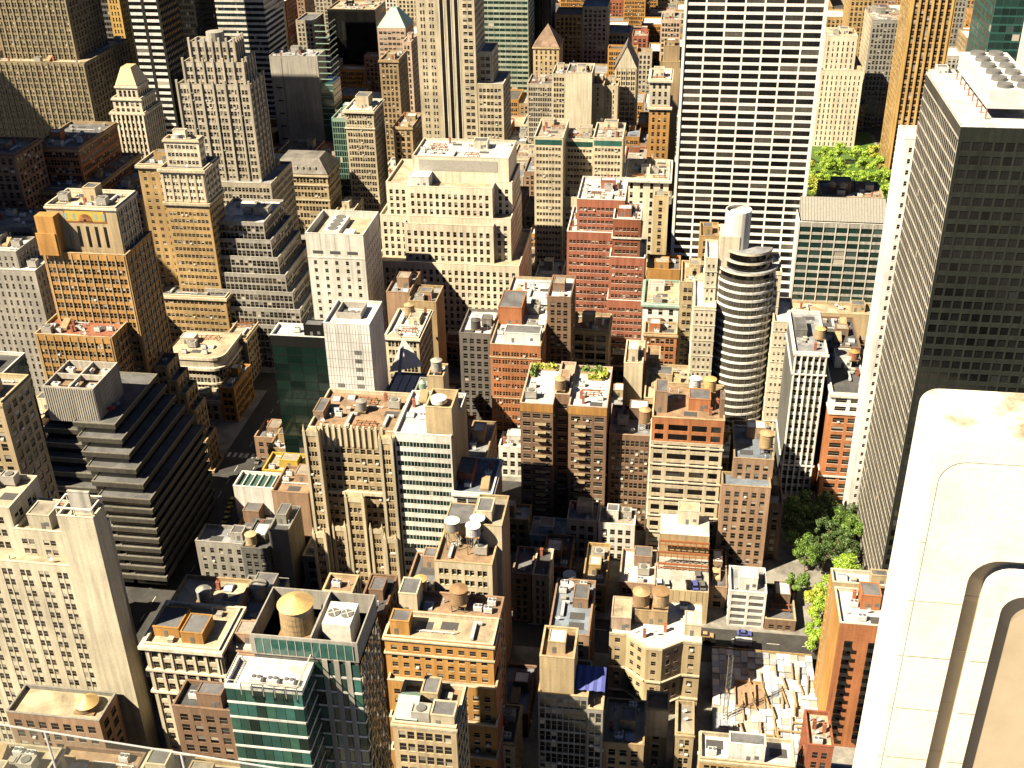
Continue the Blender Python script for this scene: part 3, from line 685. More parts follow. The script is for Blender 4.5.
# ---- mansard bank building
mb = T(271, 173, 327, 610, rear=(339, 161))
def mans(b, ts):
    t = ts[0]; x0, x1, y0, y1, z = t['X0']-.5, t['X1']+.5, t['Y0']-.5, t['Y1']+.5, t['Z']+.3; h, s = 7.5, 6.0
    lo = [(x0, y0, z), (x1, y0, z), (x1, y1, z), (x0, y1, z)]; hi = [(x0+s, y0+s, z+h), (x1-s, y0+s, z+h), (x1-s, y1-s, z+h), (x0+s, y1-s, z+h)]
    a = Acc()
    for i in range(4): j = (i+1) % 4; a.quads([lo[i], lo[j], hi[j], hi[i]])
    a.quads(hi); p = b.part('mansard_roof', a, roof('slate'))
    for i in range(6):
        d = Acc(); x = x0+8+(x1-x0-16)*i/5; d.box(x-.8, x+.8, y0+1.2, y0+3.4, z+1.2, z+3.6); b.part('dormer', d, wall('grey'), None, p)
B('mansard_building', 'stone building with dark mansard roof and dormers behind the art-deco tower', S('tan2', bay=4.2, fl=4.4, pat=P2, sill=.2, head=.85, corn=(1, .8), trim='cream', clut=0, bands=[(20, .8, .4), (29, .8, .4)]), [mb], extra=mans)
# ---- big grey blank slab with green glass flank
gs = T(269, 56, 317, 760, rear=(325, 50))
def gsx(b, ts):
    t = ts[0]; a = Acc(); a.box(t['X0']+8, t['X0']+8.6, t['Y0']-.06, t['Y0']+.1, 20, t['Z']-1); b.part('reveal_joint', a, paint('dgrey'))
    for k in range(9):
        a = Acc(); z = t['Z']-22-k*9; a.box(t['X0']+3, t['X0']+7, t['Y0']-.05, t['Y0']+.1, z, z+1.0); b.part('slot_window', a, glass('black'))
    a = Acc(); a.box(t['X1']+.02, t['X1']+9, t['Y0']+.5, t['Y1'], 0, t['Z']-18); b.part('glass_flank', a, glass('green', .1))
    m_ = Acc()
    for k in range(18): z = 18+k*4; m_.box(t['X1']+.02, t['X1']+9.15, t['Y0']+.3, t['Y0']+.5, z, z+.6); m_.box(t['X1']+9, t['X1']+9.15, t['Y0']+.5, t['Y1'], z, z+.6)
    b.part('floor_bands', m_, paint('verdi'), 'stuff')
B('blank_grey_slab', 'tall blank grey slab with a green glass flank on its right', S('grey2', blank=True, deck='roofgrey', clut=1.2), [gs], extra=gsx)
# ---- banded office tower behind
bd = T(193, 0, 263, 800, d=40, Z=165)
def bands(b, ts):
    t = ts[0]; me = Acc(); me.box(-.5*(t['X1']-t['X0'])-.25, .5*(t['X1']-t['X0'])+.25, -.25, .02, 0, 1.7); mesh = me.mesh('spandrel_band'); mesh.materials.append(wall('white'))
    ms = Acc(); ms.box(-.02, .25, 0, t['Y1']-t['Y0'], 0, 1.7); mesh2 = ms.mesh('side_band'); mesh2.materials.append(wall('white'))
    for k in range(40):
        z = 3+k*3.9
        link('spandrel_band', mesh, None, b.r, None, Vector(((t['X0']+t['X1'])/2, t['Y0'], z))-Vector(b.off)); link('spandrel_band', mesh2, None, b.r, None, Vector((t['X1'], t['Y0'], z))-Vector(b.off))
B('banded_tower', 'tower of white spandrel bands and dark ribbon windows at the top left', S('black', bay=1.6, fl=3.9, pat=[(.05, .95)], sill=.02, head=.98, inset=.1, split=False, ac=0, marg=.2, glassm='blue', clut=0), [bd], extra=bands)
# ---- dark box tower
db = T(327, 9, 375, 900, d=34)
B('black_box_tower', 'black glass box tower with a pale roof rim near the top', S('black', bay=3.6, fl=7.6, pat=[(.02, .98)], sill=.02, head=.98, inset=.04, split=False, glassm='black', ac=0, trim='tan2', deck='rooftan', marg=.2, side=dict(wallc='grey2', sill=.35, head=.9)), [db])
# ---- cream narrow tower
cn = T(344, 110, 373, 640, rear=(382, 99))
B('cream_pilaster_tower', 'narrow cream tower with pilastered top storeys and white roof hut', S('cream', bay=3.4, fl=3.7, pat=P2, corn=(1.2, .9), trim='cream2', deck='roofwhite', bands=[(cn['Z']-11, .8, .5)]), [{**cn, 'bh': [(.3, .75, .3, .7, 7, 'cream')]}])
gfl = dict(X0=cn['X0']-9, X1=cn['X0']-.2, Y0=cn['Y0']+3, Y1=cn['Y1'], Z=cn['Z']-6)
B('green_glass_sliver', 'thin green glass building wedged left of the narrow cream tower', S('verdi', bay=1.5, fl=3.6, pat=[(.06, .94)], sill=.05, head=.95, inset=.05, split=False, glassm='green', ac=0, marg=.2), [gfl])
# ---- tan tower and green pyramid tower
tt = T(379, 60, 398, 720, d=26)
B('tan_slate_tower', 'slim tan tower with dark roof right of the black box tower', S('tan', bay=3.0, fl=3.7, corn=(1, .6), deck='slate'), [tt])
gp = T(377, 28, 400, 820, d=26)
def pyr(b, ts):
    t = ts[0]; x0, x1, y0, y1, z = t['X0'], t['X1'], t['Y0'], t['Y1'], t['Z']+.3; c = ((x0+x1)/2, (y0+y1)/2, z+15); lo = [(x0, y0, z), (x1, y0, z), (x1, y1, z), (x0, y1, z)]
    k = .22; hi = [tuple(np.array(p)*k+np.array(c)*(1-k)) for p in lo]; a = Acc()
    for i in range(4): j = (i+1) % 4; a.quads([lo[i], lo[j], hi[j], hi[i]])
    a.quads(hi); b.part('copper_roof', a, paint('verdi'))
B('copper_capped_tower', 'pinkish tower capped with a pale green copper pyramid', S('pink', bay=3.0, fl=3.8, pat=[(.1, .9)], sill=.35, head=.85, deck='roofwhite', clut=0), [{**gp, 'X1': gp['X1']+4}], extra=pyr)
pw = T(402, 42, 411, 760, d=20)
B('pink_slab', 'pale pink slab right of the copper-capped tower', S('pink', bay=2.6, fl=3.7, ac=0), [{**pw}])
tw = T(396, 112, 418, 690, d=30); B('tan_mid_block', 'tan block below the copper-capped tower left of the striped skyscraper', S('tan', bay=3, fl=3.6, corn=(.9, .5)), [{**T(393, 127, 412, 650, d=30)}])
# ---- 500-foot striped skyscraper
sk = T(415, 0, 474, 600, d=30, Z=200); skw = T(478, 52, 492, 606, d=22); skl = T(480, 84, 503, 600, d=28)
def stripes(b, ts):
    t = ts[0]; W = t['X1']-t['X0']
    for f_ in (.44, .565, .69):
        a = Acc(); x = t['X0']+W*f_; a.box(x-.95, x+.95, t['Y0']-.05, t['Y0']+.05, 10, t['Z']-6); b.part('dark_strip', a, glass('black', .25))
        c = Acc(); c.box(x-1.4, x-.95, t['Y0']-.15, t['Y0']+.02, 10, t['Z']-5); c.box(x+.95, x+1.4, t['Y0']-.15, t['Y0']+.02, 10, t['Z']-5); b.part('strip_fin', c, wall('cream2'))
SKS = S('cream', bay=5.0, fl=3.55, pat=P2, ac=.02, deck='roofgrey', trim='cream2', sill=.25, head=.8)
X0, X1 = sk['X0'], sk['X1']; Wk = X1-X0
def skb():
    b = Bld('striped_skyscraper', 'tall cream skyscraper with three black vertical strips cut by the top edge', (X0+X1)/2, sk['Y0']+15)
    for (a0, a1, s_) in ((0, .36, {**SKS, 'bay': 4.6, 'pat': [(.3, .5), (.62, .82)]}), (.36, .76, {**SKS, 'blank': True}), (.76, 1, {**SKS, 'bay': 4.4})):
        facade(b, (X0+Wk*a0, sk['Y0']), (1, 0), (0, -1), Wk*(a1-a0), 0, sk['Z'], s_)
    facade(b, (X1, sk['Y0']), (0, 1), (1, 0), 30, 0, sk['Z'], SKS); bl = {**SKS, 'blank': True}
    facade(b, (X0, sk['Y1']), (0, -1), (-1, 0), 30, 0, sk['Z'], SKS); facade(b, (X1, sk['Y1']), (-1, 0), (0, 1), Wk, 0, sk['Z'], bl)
    b.a('roof', roof('roofgrey')).quads([(X0, sk['Y0'], sk['Z']), (X1, sk['Y0'], sk['Z']), (X1, sk['Y1'], sk['Z']), (X0, sk['Y1'], sk['Z'])])
    stripes(b, [sk])
    for t_ in (skw, skl):
        t_ = dict(t_); t_['X0'] = X1+.03 if t_ is not skw else X1+.03
        tier(b, X1+.03+(.01 if t_['Y0'] > 603 else 0), t_['X1'], t_['Y0']+(.2), t_['Y1']-1, 0, t_['Z'], {**SKS, 'bay': 4.2})
    FOOT.append((X0, X1+25, sk['Y0'], sk['Y1'])); b.done()
skb()
gg = T(470, 0, 528, 880, d=36, Z=150)
B('green_banded_tower', 'pale green glass tower with curved ribbon bands behind the striped skyscraper', S('palegreen', bay=4.4, fl=4.0, pat=[(.03, .97)], sill=.30, head=.82, inset=.12, split=False, glassm='green', ac=0, marg=.3), [gg])
bk = T(529, 0, 551, 930, d=34, Z=140)
B('dark_pinstripe_tower', 'dark narrow tower with thin pale pinstripes at the top centre', S('bronze', bay=2.4, fl=40, pat=[(.2, .8)], sill=.0, head=1.0, inset=.2, split=False, glassm='black', ac=0, side=dict(wallc='grey2')), [bk])
rp = T(533, 47, 559, 860, d=28)
def rpyr(b, ts):
    t = ts[0]; x0, x1, y0, y1, z = t['X0'], t['X1'], t['Y0'], t['Y1'], t['Z']+.3; a = Acc(); c = ((x0+x1)/2, (y0+y1)/2, z+14); lo = [(x0, y0, z), (x1, y0, z), (x1, y1, z), (x0, y1, z)]
    for i in range(4): j = (i+1) % 4; a.quads([lo[i], lo[j], c, c])
    b.part('tiled_roof', a, roof('brown'))
B('pyramid_roof_building', 'tan building with a dark brown pyramid roof near the top centre', S('tan2', bay=3.3, fl=4.2, pat=[(.3, .7)], corn=(.8, .6), clut=0), [rp], extra=rpyr)
# ---- far top-left group
lt = T(4, 57, 78, 640, d=40); 
B('tan_ribbed_tower', 'massive tan ribbed tower in the top left corner', S('umber', bay=3.8, fl=3.6, pat=P2, pier=(.9, .4), sill=.2, head=.9, ac=0, deck='rooftan', clut=.3),
  [dict(X0=lt['X0']-10, X1=lt['X1']+9, Y0=lt['Y0']-10, Y1=lt['Y1']+10, Z=lt['Z']), dict(X0=lt['X0'], X1=lt['X1'], Y0=lt['Y0'], Y1=lt['Y1'], Z=195, z0=lt['Z']-1.1)])
B('dark_ribbon_tower', 'dark ribbon-windowed tower between the ribbed tower and the gold strip', S('dgrey', bay=2.0, fl=3.8, pat=[(.05, .95)], sill=.3, head=.9, split=False, ac=0, glassm='black'), [T(86, 0, 112, 760, d=30, Z=160)])
B('gold_strip_tower', 'thin golden tower slab beside the white-striped tower', S('gold', bay=2.2, fl=3.8, pat=[(.3, .75)], ac=0, glassm='black'), [T(107, 0, 119, 720, d=16, Z=165)])
B('black_white_tower', 'black tower with two columns of white window bands at the top left', S('bronze', bay=17, fl=3.9, pat=[(.04, .44), (.54, .94)], sill=.35, head=.9, strip=True, sp='white2', split=False, glassm='black', inset=.2, ac=0, marg=.3, side=dict(wallc='black', strip=False, bay=2.2, pat=[(.15, .85)])), [T(126, 0, 158, 660, d=28, Z=150)])
B('black_slab_tower', 'plain black slab tower behind the art-deco crown', S('black', bay=2.0, fl=3.8, pat=[(.1, .9)], split=False, glassm='black', ac=0), [T(160, 0, 194, 740, d=34, Z=150)])
gm = T(110, 112, 144, 560, d=22)
def goldm(b, ts):
    t = ts[-1]; x0, x1, y0, y1, z = t['X0'], t['X1'], t['Y0'], t['Y1'], t['Z']+.3; s, h = 3.2, 8.5
    lo = [(x0, y0, z), (x1, y0, z), (x1, y1, z), (x0, y1, z)]; hi = [(x0+s, y0+s, z+h), (x1-s, y0+s, z+h), (x1-s, y1-s, z+h), (x0+s, y1-s, z+h)]; a = Acc()
    for i in range(4): j = (i+1) % 4; a.quads([lo[i], lo[j], hi[j], hi[i]])
    a.quads(hi); b.part('gilded_mansard', a, paint('gilt'))
B('gilded_roof_block', 'white colonnaded block stepping up to a gilded mansard roof', S('cream2', bay=2.6, fl=3.8, ac=0, clut=0, corn=(.8, .6), trim='cream2'),
  [{**gm, 'st': dict(pier=(.9, .5), top=1.5)}, inner(gm, 1.5, 1.5, 2, 2, 7), inner(gm, 3.6, 3.6, 4, 4, 13)], extra=goldm)
rb = T(30, 147, 78, 500, rear=(100, 122))
B('russet_corner_block', 'russet brick block with stepped wings in the shaded upper left', S('orange2', bay=3.2, fl=3.6, pat=P2, corn=(.9, .6), trim='tan', deck='tar2'), [{**dict(rb, X0=rb['X0']-4, X1=rb['X1']+10, Y0=rb['Y0']-16), 'Z': rb['Z']-16}, {**rb, 'z0': rb['Z']-17.2}])
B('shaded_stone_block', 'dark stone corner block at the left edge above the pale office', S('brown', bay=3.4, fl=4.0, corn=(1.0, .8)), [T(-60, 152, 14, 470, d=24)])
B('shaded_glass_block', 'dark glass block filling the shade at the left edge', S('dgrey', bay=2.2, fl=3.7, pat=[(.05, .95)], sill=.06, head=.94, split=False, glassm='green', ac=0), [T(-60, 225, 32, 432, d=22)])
B('dark_tank_roof_block', 'blue-grey flat-roofed block behind the mosaic tower', S('grey', bay=3, fl=3.6, deck='roofblue'), [T(82, 190, 128, 500, d=40)])
B('tan_side_block', 'tan block between the mosaic tower and the yellow tower', S('tan2', bay=3, fl=3.5, deck='roofgrey'), [T(116, 198, 142, 492, d=26)])
# ---- cream stepped office (centre)
cs = T(407, 186, 492, 486, d=36)
CS = S('cream2', bay=2.95, fl=3.55, pat=[(.2, .70)], sill=.14, head=.80, inset=.3, ac=0, top=2.6, deck='rooftan', trim='cream2', sills=False, clut=0)
zc = cs['Z']
crt = T(495, 189, 513, 494, d=28)
def csx(b, ts):
    t = ts[-1]; a = Acc(); x0, x1, y0, z = t['X0'], t['X1'], t['Y0'], t['Z']; a.box(x0+3, x1-5, y0-.1, y0+.05, z-6.5, z-1.4); b.part('louvre_panel', a, paint('grey2'))
    bulkhead(b, ts[3]['X0']+.5, x0+9, ts[3]['Y0']+.9, y0-.06, zc-1, 5, 'white', 'roofwhite')
B('cream_stepped_office', 'broad cream office of square windows stepping forward in tiers, centre', CS,
  [dict(X0=cs['X0']-15, X1=cs['X1']+13, Y0=cs['Y0']-9, Y1=cs['Y1'], Z=zc-33.5, z0=0), dict(X0=cs['X0']-13.5, X1=crt['X1'], Y0=cs['Y0']-1.0, Y1=cs['Y1'], Z=zc-14, z0=zc-34.6),
   dict(X0=cs['X0']-1.6, X1=cs['X1']+.8, Y0=cs['Y0']-4.5, Y1=cs['Y1']-2, Z=zc-16.3, z0=zc-34.8), dict(cs, z0=zc-17.5), dict(X0=cs['X0']-10.5, X1=cs['X0']-.05, Y0=cs['Y0']+2.5, Y1=cs['Y1']-1, Z=zc+.5, z0=zc-15.2),
   dict(X0=cs['X1']+.05, X1=crt['X1']-.4, Y0=crt['Y0'], Y1=cs['Y1']-1, Z=zc+.2, z0=zc-15.3),
   dict(X0=cs['X0']+1, X1=crt['X1']-2, Y0=cs['Y0']+9, Y1=cs['Y1']-.6, Z=T(412, 156, 510, cs['Y0']+9, d=1)['Z'], z0=zc-1.2, st=dict(blank=True, deck='roofwhite', clut=3.0))], extra=csx)
# ---- white windowless-topped box
wb = T(305, 233, 363, 440, rear=(323, 210))
def wbx(b, ts):
    t = ts[0]; x0, x1, y0, y1, z = t['X0'], t['X1'], t['Y0'], t['Y1'], t['Z']
    for i in range(3): a = Acc(); xx = x0+(x1-x0)*(.10+.3*i); a.box(xx, xx+4.6, y0-.06, y0+.1, z-9.2, z-7.8); b.part('louvre', a, paint('tar'))
    for i in range(3): a = Acc(); xx = x0+(x1-x0)*(.25+.25*i); a.box(xx-.12, xx+.12, y0-.04, y0+.1, z-10.5, z-.2); b.part('panel_joint', a, paint('grey2'))
    a = Acc(); a.box(x0, x1, y0-.15, y0+.02, z-11.2, z-10.5); b.part('belt_course', a, wall('white'))
    a = Acc(); a.box(x0+6, x0+13.5, y0+5, y1-4, z-3, z-.6); p = b.part('cooling_plant', a, paint('white'))
    for k in range(4): f = link('fan', TPL['big_fan'][0], None, p); f.location = Vector((x0+9.8, y0+8+k*(y1-y0-14)/3, z-.6))-Vector(b.off); f.scale = (2.2, 2.2, .8)
    a = Acc(); a.box(x0+15.5, x0+20, y0+4, y0+9, z-3, z-1); b.part('plant_box', a, paint('white'))
B('white_plant_box_tower', 'blank-topped white tower with an open plant deck of fans on its roof', S('white', bay=5.2, fl=3.7, pat=[(.35, .65)], sill=.25, head=.75, ac=0, top=11.5, par=3.0, deck='rooftan', clut=0, side=dict(bay=2.8, top=6)), [wb], extra=wbx)
# ---- white tiled tower with few windows
mw = T(323, 323, 369, 346, rear=(335, 305))
mw['Y1'] = mw['Y0']+19
def mwx(b, ts):
    t = ts[0]; x0, x1, y0, y1, z = t['X0'], t['X1'], t['Y0'], t['Y1'], t['Z']; a = Acc()
    nx_, nz_ = 16, 20
    for i in range(1, nx_): xx = x0+(x1-x0)*i/nx_; a.box(xx-.05, xx+.05, y0-.05, y0+.02, 2, z-.3)
    for k in range(1, nz_): zz = z-.3-3.4*k; a.box(x0, x1, y0-.06, y0+.02, zz-.05, zz+.05)
    b.part('tile_joints', a, paint('grey2'), 'stuff')
    me = Acc(); me.box(-1.25, 1.25, -.12, .05, -.75, .75); me.box(-.05, .05, -.18, -.1, -.75, .75); mesh = me.mesh('window'); mesh.materials.append(glass('dgrey', .15))
    for (cx, k0, k1) in ((.70, 2, 8), (.26, 6, 11)):
        for k in range(k0, k1): link('window', mesh, None, b.r, None, Vector((x0+(x1-x0)*cx, y0, z-3.4*k-4.2))-Vector(b.off))
    a = Acc(); a.ring(x0+3, x1-4.5, y0+6, y1-4, z-1, z+1.4, 0, .4); p = b.part('fan_pit', a, paint('grey2'))
    for k in range(3): f = link('fan', TPL['big_fan'][0], None, p); f.location = Vector((x0+5.2+2.6*k, (y0+y1)/2+1, z-.9)); f.location -= Vector(b.off); f.scale = (1.1, 1.1, 2.5)
B('white_tiled_tower', 'white tiled tower with single columns of small windows and white roof', S('white2', blank=True, deck='roofwhite', clut=0, trim='white2'), [mw], extra=mwx)
gw = T(270, 335, 322.5, 350, rear=(276, 323)); gw['X1'] = mw['X0']-.15
B('dark_green_glass_wing', 'dark green glass office with white roof left of the white tiled tower', S('black', bay=5.2, fl=3.6, pat=[(.01, .99)], sill=.03, head=.97, inset=.06, split=False, glassm='dgreen', ac=0, marg=.1, top=4.2, trim='white2', deck='roofwhite', clut=.5), [gw])
# ---- triangular sloped-glass atrium roof building
tb = T(382, 401, 419, 352, rear=(390, 372))
def tri(b, ts):
    t = ts[0]; z = t['Z']-.5; A = atz(389.5, 372, z); Bq = atz(424, 366, z); C = aty(403, 337, (A[1]+Bq[1])/2+5)
    D = (A+Bq)/2+np.array([0, 9, 0]); a = Acc(); a.quads([A, Bq, C, C]); a.quads([Bq, D, C, C]); a.quads([D, A, C, C]); p = b.part('sloped_wedge', a, paint('white2', .5))
    s = Acc(); e = A*.5+Bq*.5; e = np.array([e[0]-1.5, e[1]-6, z+.5]); s.bar(e, C*.75+e*.25, .6); b.part('spine', s, paint('greyblue'), None, p)
    for i in range(4):
        s = Acc(); x = t['X0']+1+i*(t['X1']-t['X0']-2)/4; s.box(x, x+2.6, t['Y0']+3, t['Y1']-2, z, z+.8); b.part('roof_louvre', s, paint('greyblue'))
B('wedge_roof_building', 'low building with a blue-grey triangular wedge on its roof', S('grey', bay=3, fl=3.6, deck='roofblue', clut=0), [tb], extra=tri)
ar = T(385, 336, 418.5, 396, rear=(389, 308))
def arch(b, ts):
    t = ts[0]; a = Acc(); n_ = 12; x0, x1, y0, z = t['X0']+1, t['X1']-7, t['Y0'], t['Z']
    for i in range(n_):
        p = [(x0+(x1-x0)*j/n_, y0-.5, z+.2+2.0*math.sin(math.pi*j/n_)) for j in (i, i+1)]; a.quads([(p[0][0], y0-.5, z-1), (p[1][0], y0-.5, z-1), p[1], p[0]])
        a.quads([p[0], p[1], (p[1][0], y0+.6, p[1][2]), (p[0][0], y0+.6, p[0][2])])
    b.part('arched_pediment', a, wall('cream2'))
B('arched_top_building', 'cream building with arched pediment and cluttered white roof behind the wedge', S('cream', bay=3.2, fl=3.7, pat=P2, corn=(.9, .8), trim='cream2', deck='roofwhite', clut=2.2), [ar], extra=arch)
tank_px(410, 318, ar['Z']-1, 2.1, 4.2, 'weathered brown tank on the cluttered roof behind the wedge', side='wood2', top='wood2', leg=2.0)
tn = T(408, 301, 436, 432, rear=(443, 286))
B('blank_tan_block', 'blank-sided brown block with blue-grey roof left of the dark shaft', S('tan', bay=3, fl=3.5, blank=True, deck='roofgrey', clut=2.0), [tn])
tn2 = T(386, 292, 407.5, 436, d=22); tn2['X1'] = tn['X0']-.1; B('grey_roof_annex', 'low annex with grey-brown plant huts under the cream stepped office', S('brown2', blank=True, deck='roofgrey'), [tn2])
dk = T(459, 333, 491, 402, rear=(472, 309))
B('dark_shaft_building', 'building darkened for shade with a patch of white roof in the dark canyon', S('slate', bay=3, fl=3.5, ac=0, deck='roofwhite', glassm='black'), [dk])  # slate walls carry the canyon's shade in their base colour
tank_px(476, 331, dk['Z']-1, 2.0, 3.6, 'black tank in the shade on the building darkened for shade', side='tar', top='tar', leg=1.5)
# ---- red long building
rl = T(490, 344, 540.5, 384, rear=(549, 278))
B('red_long_building', 'orange-red brick building with a deep white roof and white penthouse', S('orange2', bay=3.6, fl=3.55, pat=[(.06, .28), (.36, .58), (.66, .88)], sill=.3, head=.8, bands=[(k, .35, .25) for k in (10, 28, 46)], trim='rooftan', deck='roofwhite', ac=.04, top=2.4),
  [{**rl, 'bh': [(.25, .97, .06, .17, 4.2, 'white2'), (.02, .5, .3, .55, 7.5, 'orange2')]}])
rn = T(553, 297, 571, 404, rear=(571, 276)); rn['X0'] = rl['X1']+.2
B('dark_garden_block', 'narrow dark brick block with a planted roof right of the red long building', S('brown', bay=3, fl=3.5, deck='roofwhite'), [rn])
# ---- big cream hotel
cb = T(534, 137, 563, 552, d=30); cbm = T(562, 139, 594, 564, d=18); cbr = T(593, 138, 623, 556, d=26)
CB = S('cream', bay=3.5, fl=3.4, pat=P2, sill=.32, head=.78, ac=.03, deck='gravel', trim='cream2', top=4.4)
cbr2 = dict(cbr, X0=cbm['X1']+.05)
B('cream_court_hotel', 'large cream hotel with a recessed court and a glazed green top storey', CB, [dict(cb), dict(cbm, X0=cb['X1']+.05, z0=0), dict(cbr2, z0=0), dict(X0=cb['X1']+.1, X1=cbr['X0']+3, Y0=cb['Y0']+3, Y1=cb['Y0']+11.8, Z=cb['Z']-32, z0=0)],
  extra=lambda b, ts: [b.part('glazed_storey', (lambda a: (a.box(t_['X0']+.6, t_['X1']-.6, t_['Y0']-.08, t_['Y0']+.1, t_['Z']-3.8, t_['Z']-1.2), a)[1])(Acc()), glass('teal', .12)) for t_ in ts[:3]])
# ---- brown-red double tower
rd = T(577, 199, 625, 484, d=30); rd2 = T(613, 219, 641, 472, d=20)
RS = S('red', bay=3.6, fl=3.45, pat=P2, sill=.3, head=.76, deck='roofwhite', trim='white', ac=.04, top=3.0, clut=1.6)
B('red_twin_hotel', 'dark red brick hotel with white roofs and a forward tower with white belts', RS,
  [dict(X0=rd['X0']-4, X1=rd['X1'], Y0=rd['Y0']-4, Y1=rd['Y1']-2, Z=rd['Z']-14, z0=0, st=dict(wallc='red')), dict(rd, z0=rd['Z']-15.2), dict(rd2, z0=0, X1=rd2['X1'], st=dict(wallc='red2', bands=[(rd2['Z']-9, .7, .5)])),
   dict(X0=rd2['X0']-1.0, X1=rd2['X1']+2.5, Y0=rd2['Y0']-2, Y1=rd2['Y1']-.5, Z=T(611, 257, 644, 470, d=1)['Z'], z0=0, st=dict(clut=0)),
   dict(X0=rd2['X0']-1.6, X1=rd2['X1']+3.2, Y0=rd2['Y0']-4, Y1=rd2['Y1']-.8, Z=T(611, 300, 644, 468, d=1)['Z'], z0=0, st=dict(clut=0))])
# ---- low ones between
B('balcony_loft', 'tan loft with deep column bays left of the red tower foot', S('tan2', bay=4.2, fl=4.0, pat=[(.08, .92)], sill=.12, head=.86, corn=(.8, .7), deck='roofbrown', inset=.8), [T(571, 329, 609, 424, rear=(573, 312))])
B('white_arched_house', 'white house front with arched window and green copper cornice', S('white2', bay=4.2, fl=4.2, pat=[(.3, .7)], corn=(.9, .9), trim='verdi', deck='rooftan'), [T(643, 303, 679, 440, d=24)],
  extra=lambda b, ts: b.part('arched_window', (lambda a, t_: (a.cyl((0, 0), 0.01, 0.01, 0, .01, 4), [a.quads([((t_['X0']+t_['X1'])/2, t_['Y0']-.1, t_['Z']-9.5)]*2+[((t_['X0']+t_['X1'])/2+3*math.cos(math.pi*(k+1)/10), t_['Y0']-.1, t_['Z']-9.5+3*math.sin(math.pi*(k+1)/10)), ((t_['X0']+t_['X1'])/2+3*math.cos(math.pi*k/10), t_['Y0']-.1, t_['Z']-9.5+3*math.sin(math.pi*k/10))]) for k in range(10)], a)[2])(Acc(), ts[0]), glass('dgrey', .15)))
B('russet_front_house', 'russet brick front below the white arched house', S('orange2', bay=3.4, fl=3.7, pat=P2, corn=(.8, .5), trim='tan2', deck='gravel'), [T(644, 333, 677, 428, d=11)])
B('ochre_gabled_block', 'ochre loft with a curved gable left of the round tower', S('tan2', bay=4.2, fl=3.8, pat=[(.08, .46), (.54, .92)], sill=.25, head=.8, trim='tan2', deck='rooftan'), [T(681, 282, 706, 436, d=22)])
B('brick_back_block', 'orange-brown plain brick block behind the white arched house', S('orange', bay=3, fl=3.6, blank=True, deck='tar2'), [T(647, 269, 680, 470, d=16)])
B('orange_hut_block', 'low block with a yellow-ochre roof hut left of the cylinder stack', S('ochre', bay=3, fl=3.6, deck='roofbrown'), [T(700, 236, 719, 468, d=16)])
B('corniced_club', 'cream building with a heavy cornice and row of square windows right of the court hotel', S('cream2', bay=4.6, fl=4.6, pat=[(.35, .65)], corn=(1.2, 1.4), trim='white', deck='rooftan', clut=2), [T(625, 178, 669, 556, d=30)])
B('pilaster_loft', 'tan pilastered block below the corniced building beside the black gap', S('tan2', bay=4.2, fl=3.7, pat=[(.3, .62)], deck='gravel'), [T(654, 196, 669, 548, d=7)])
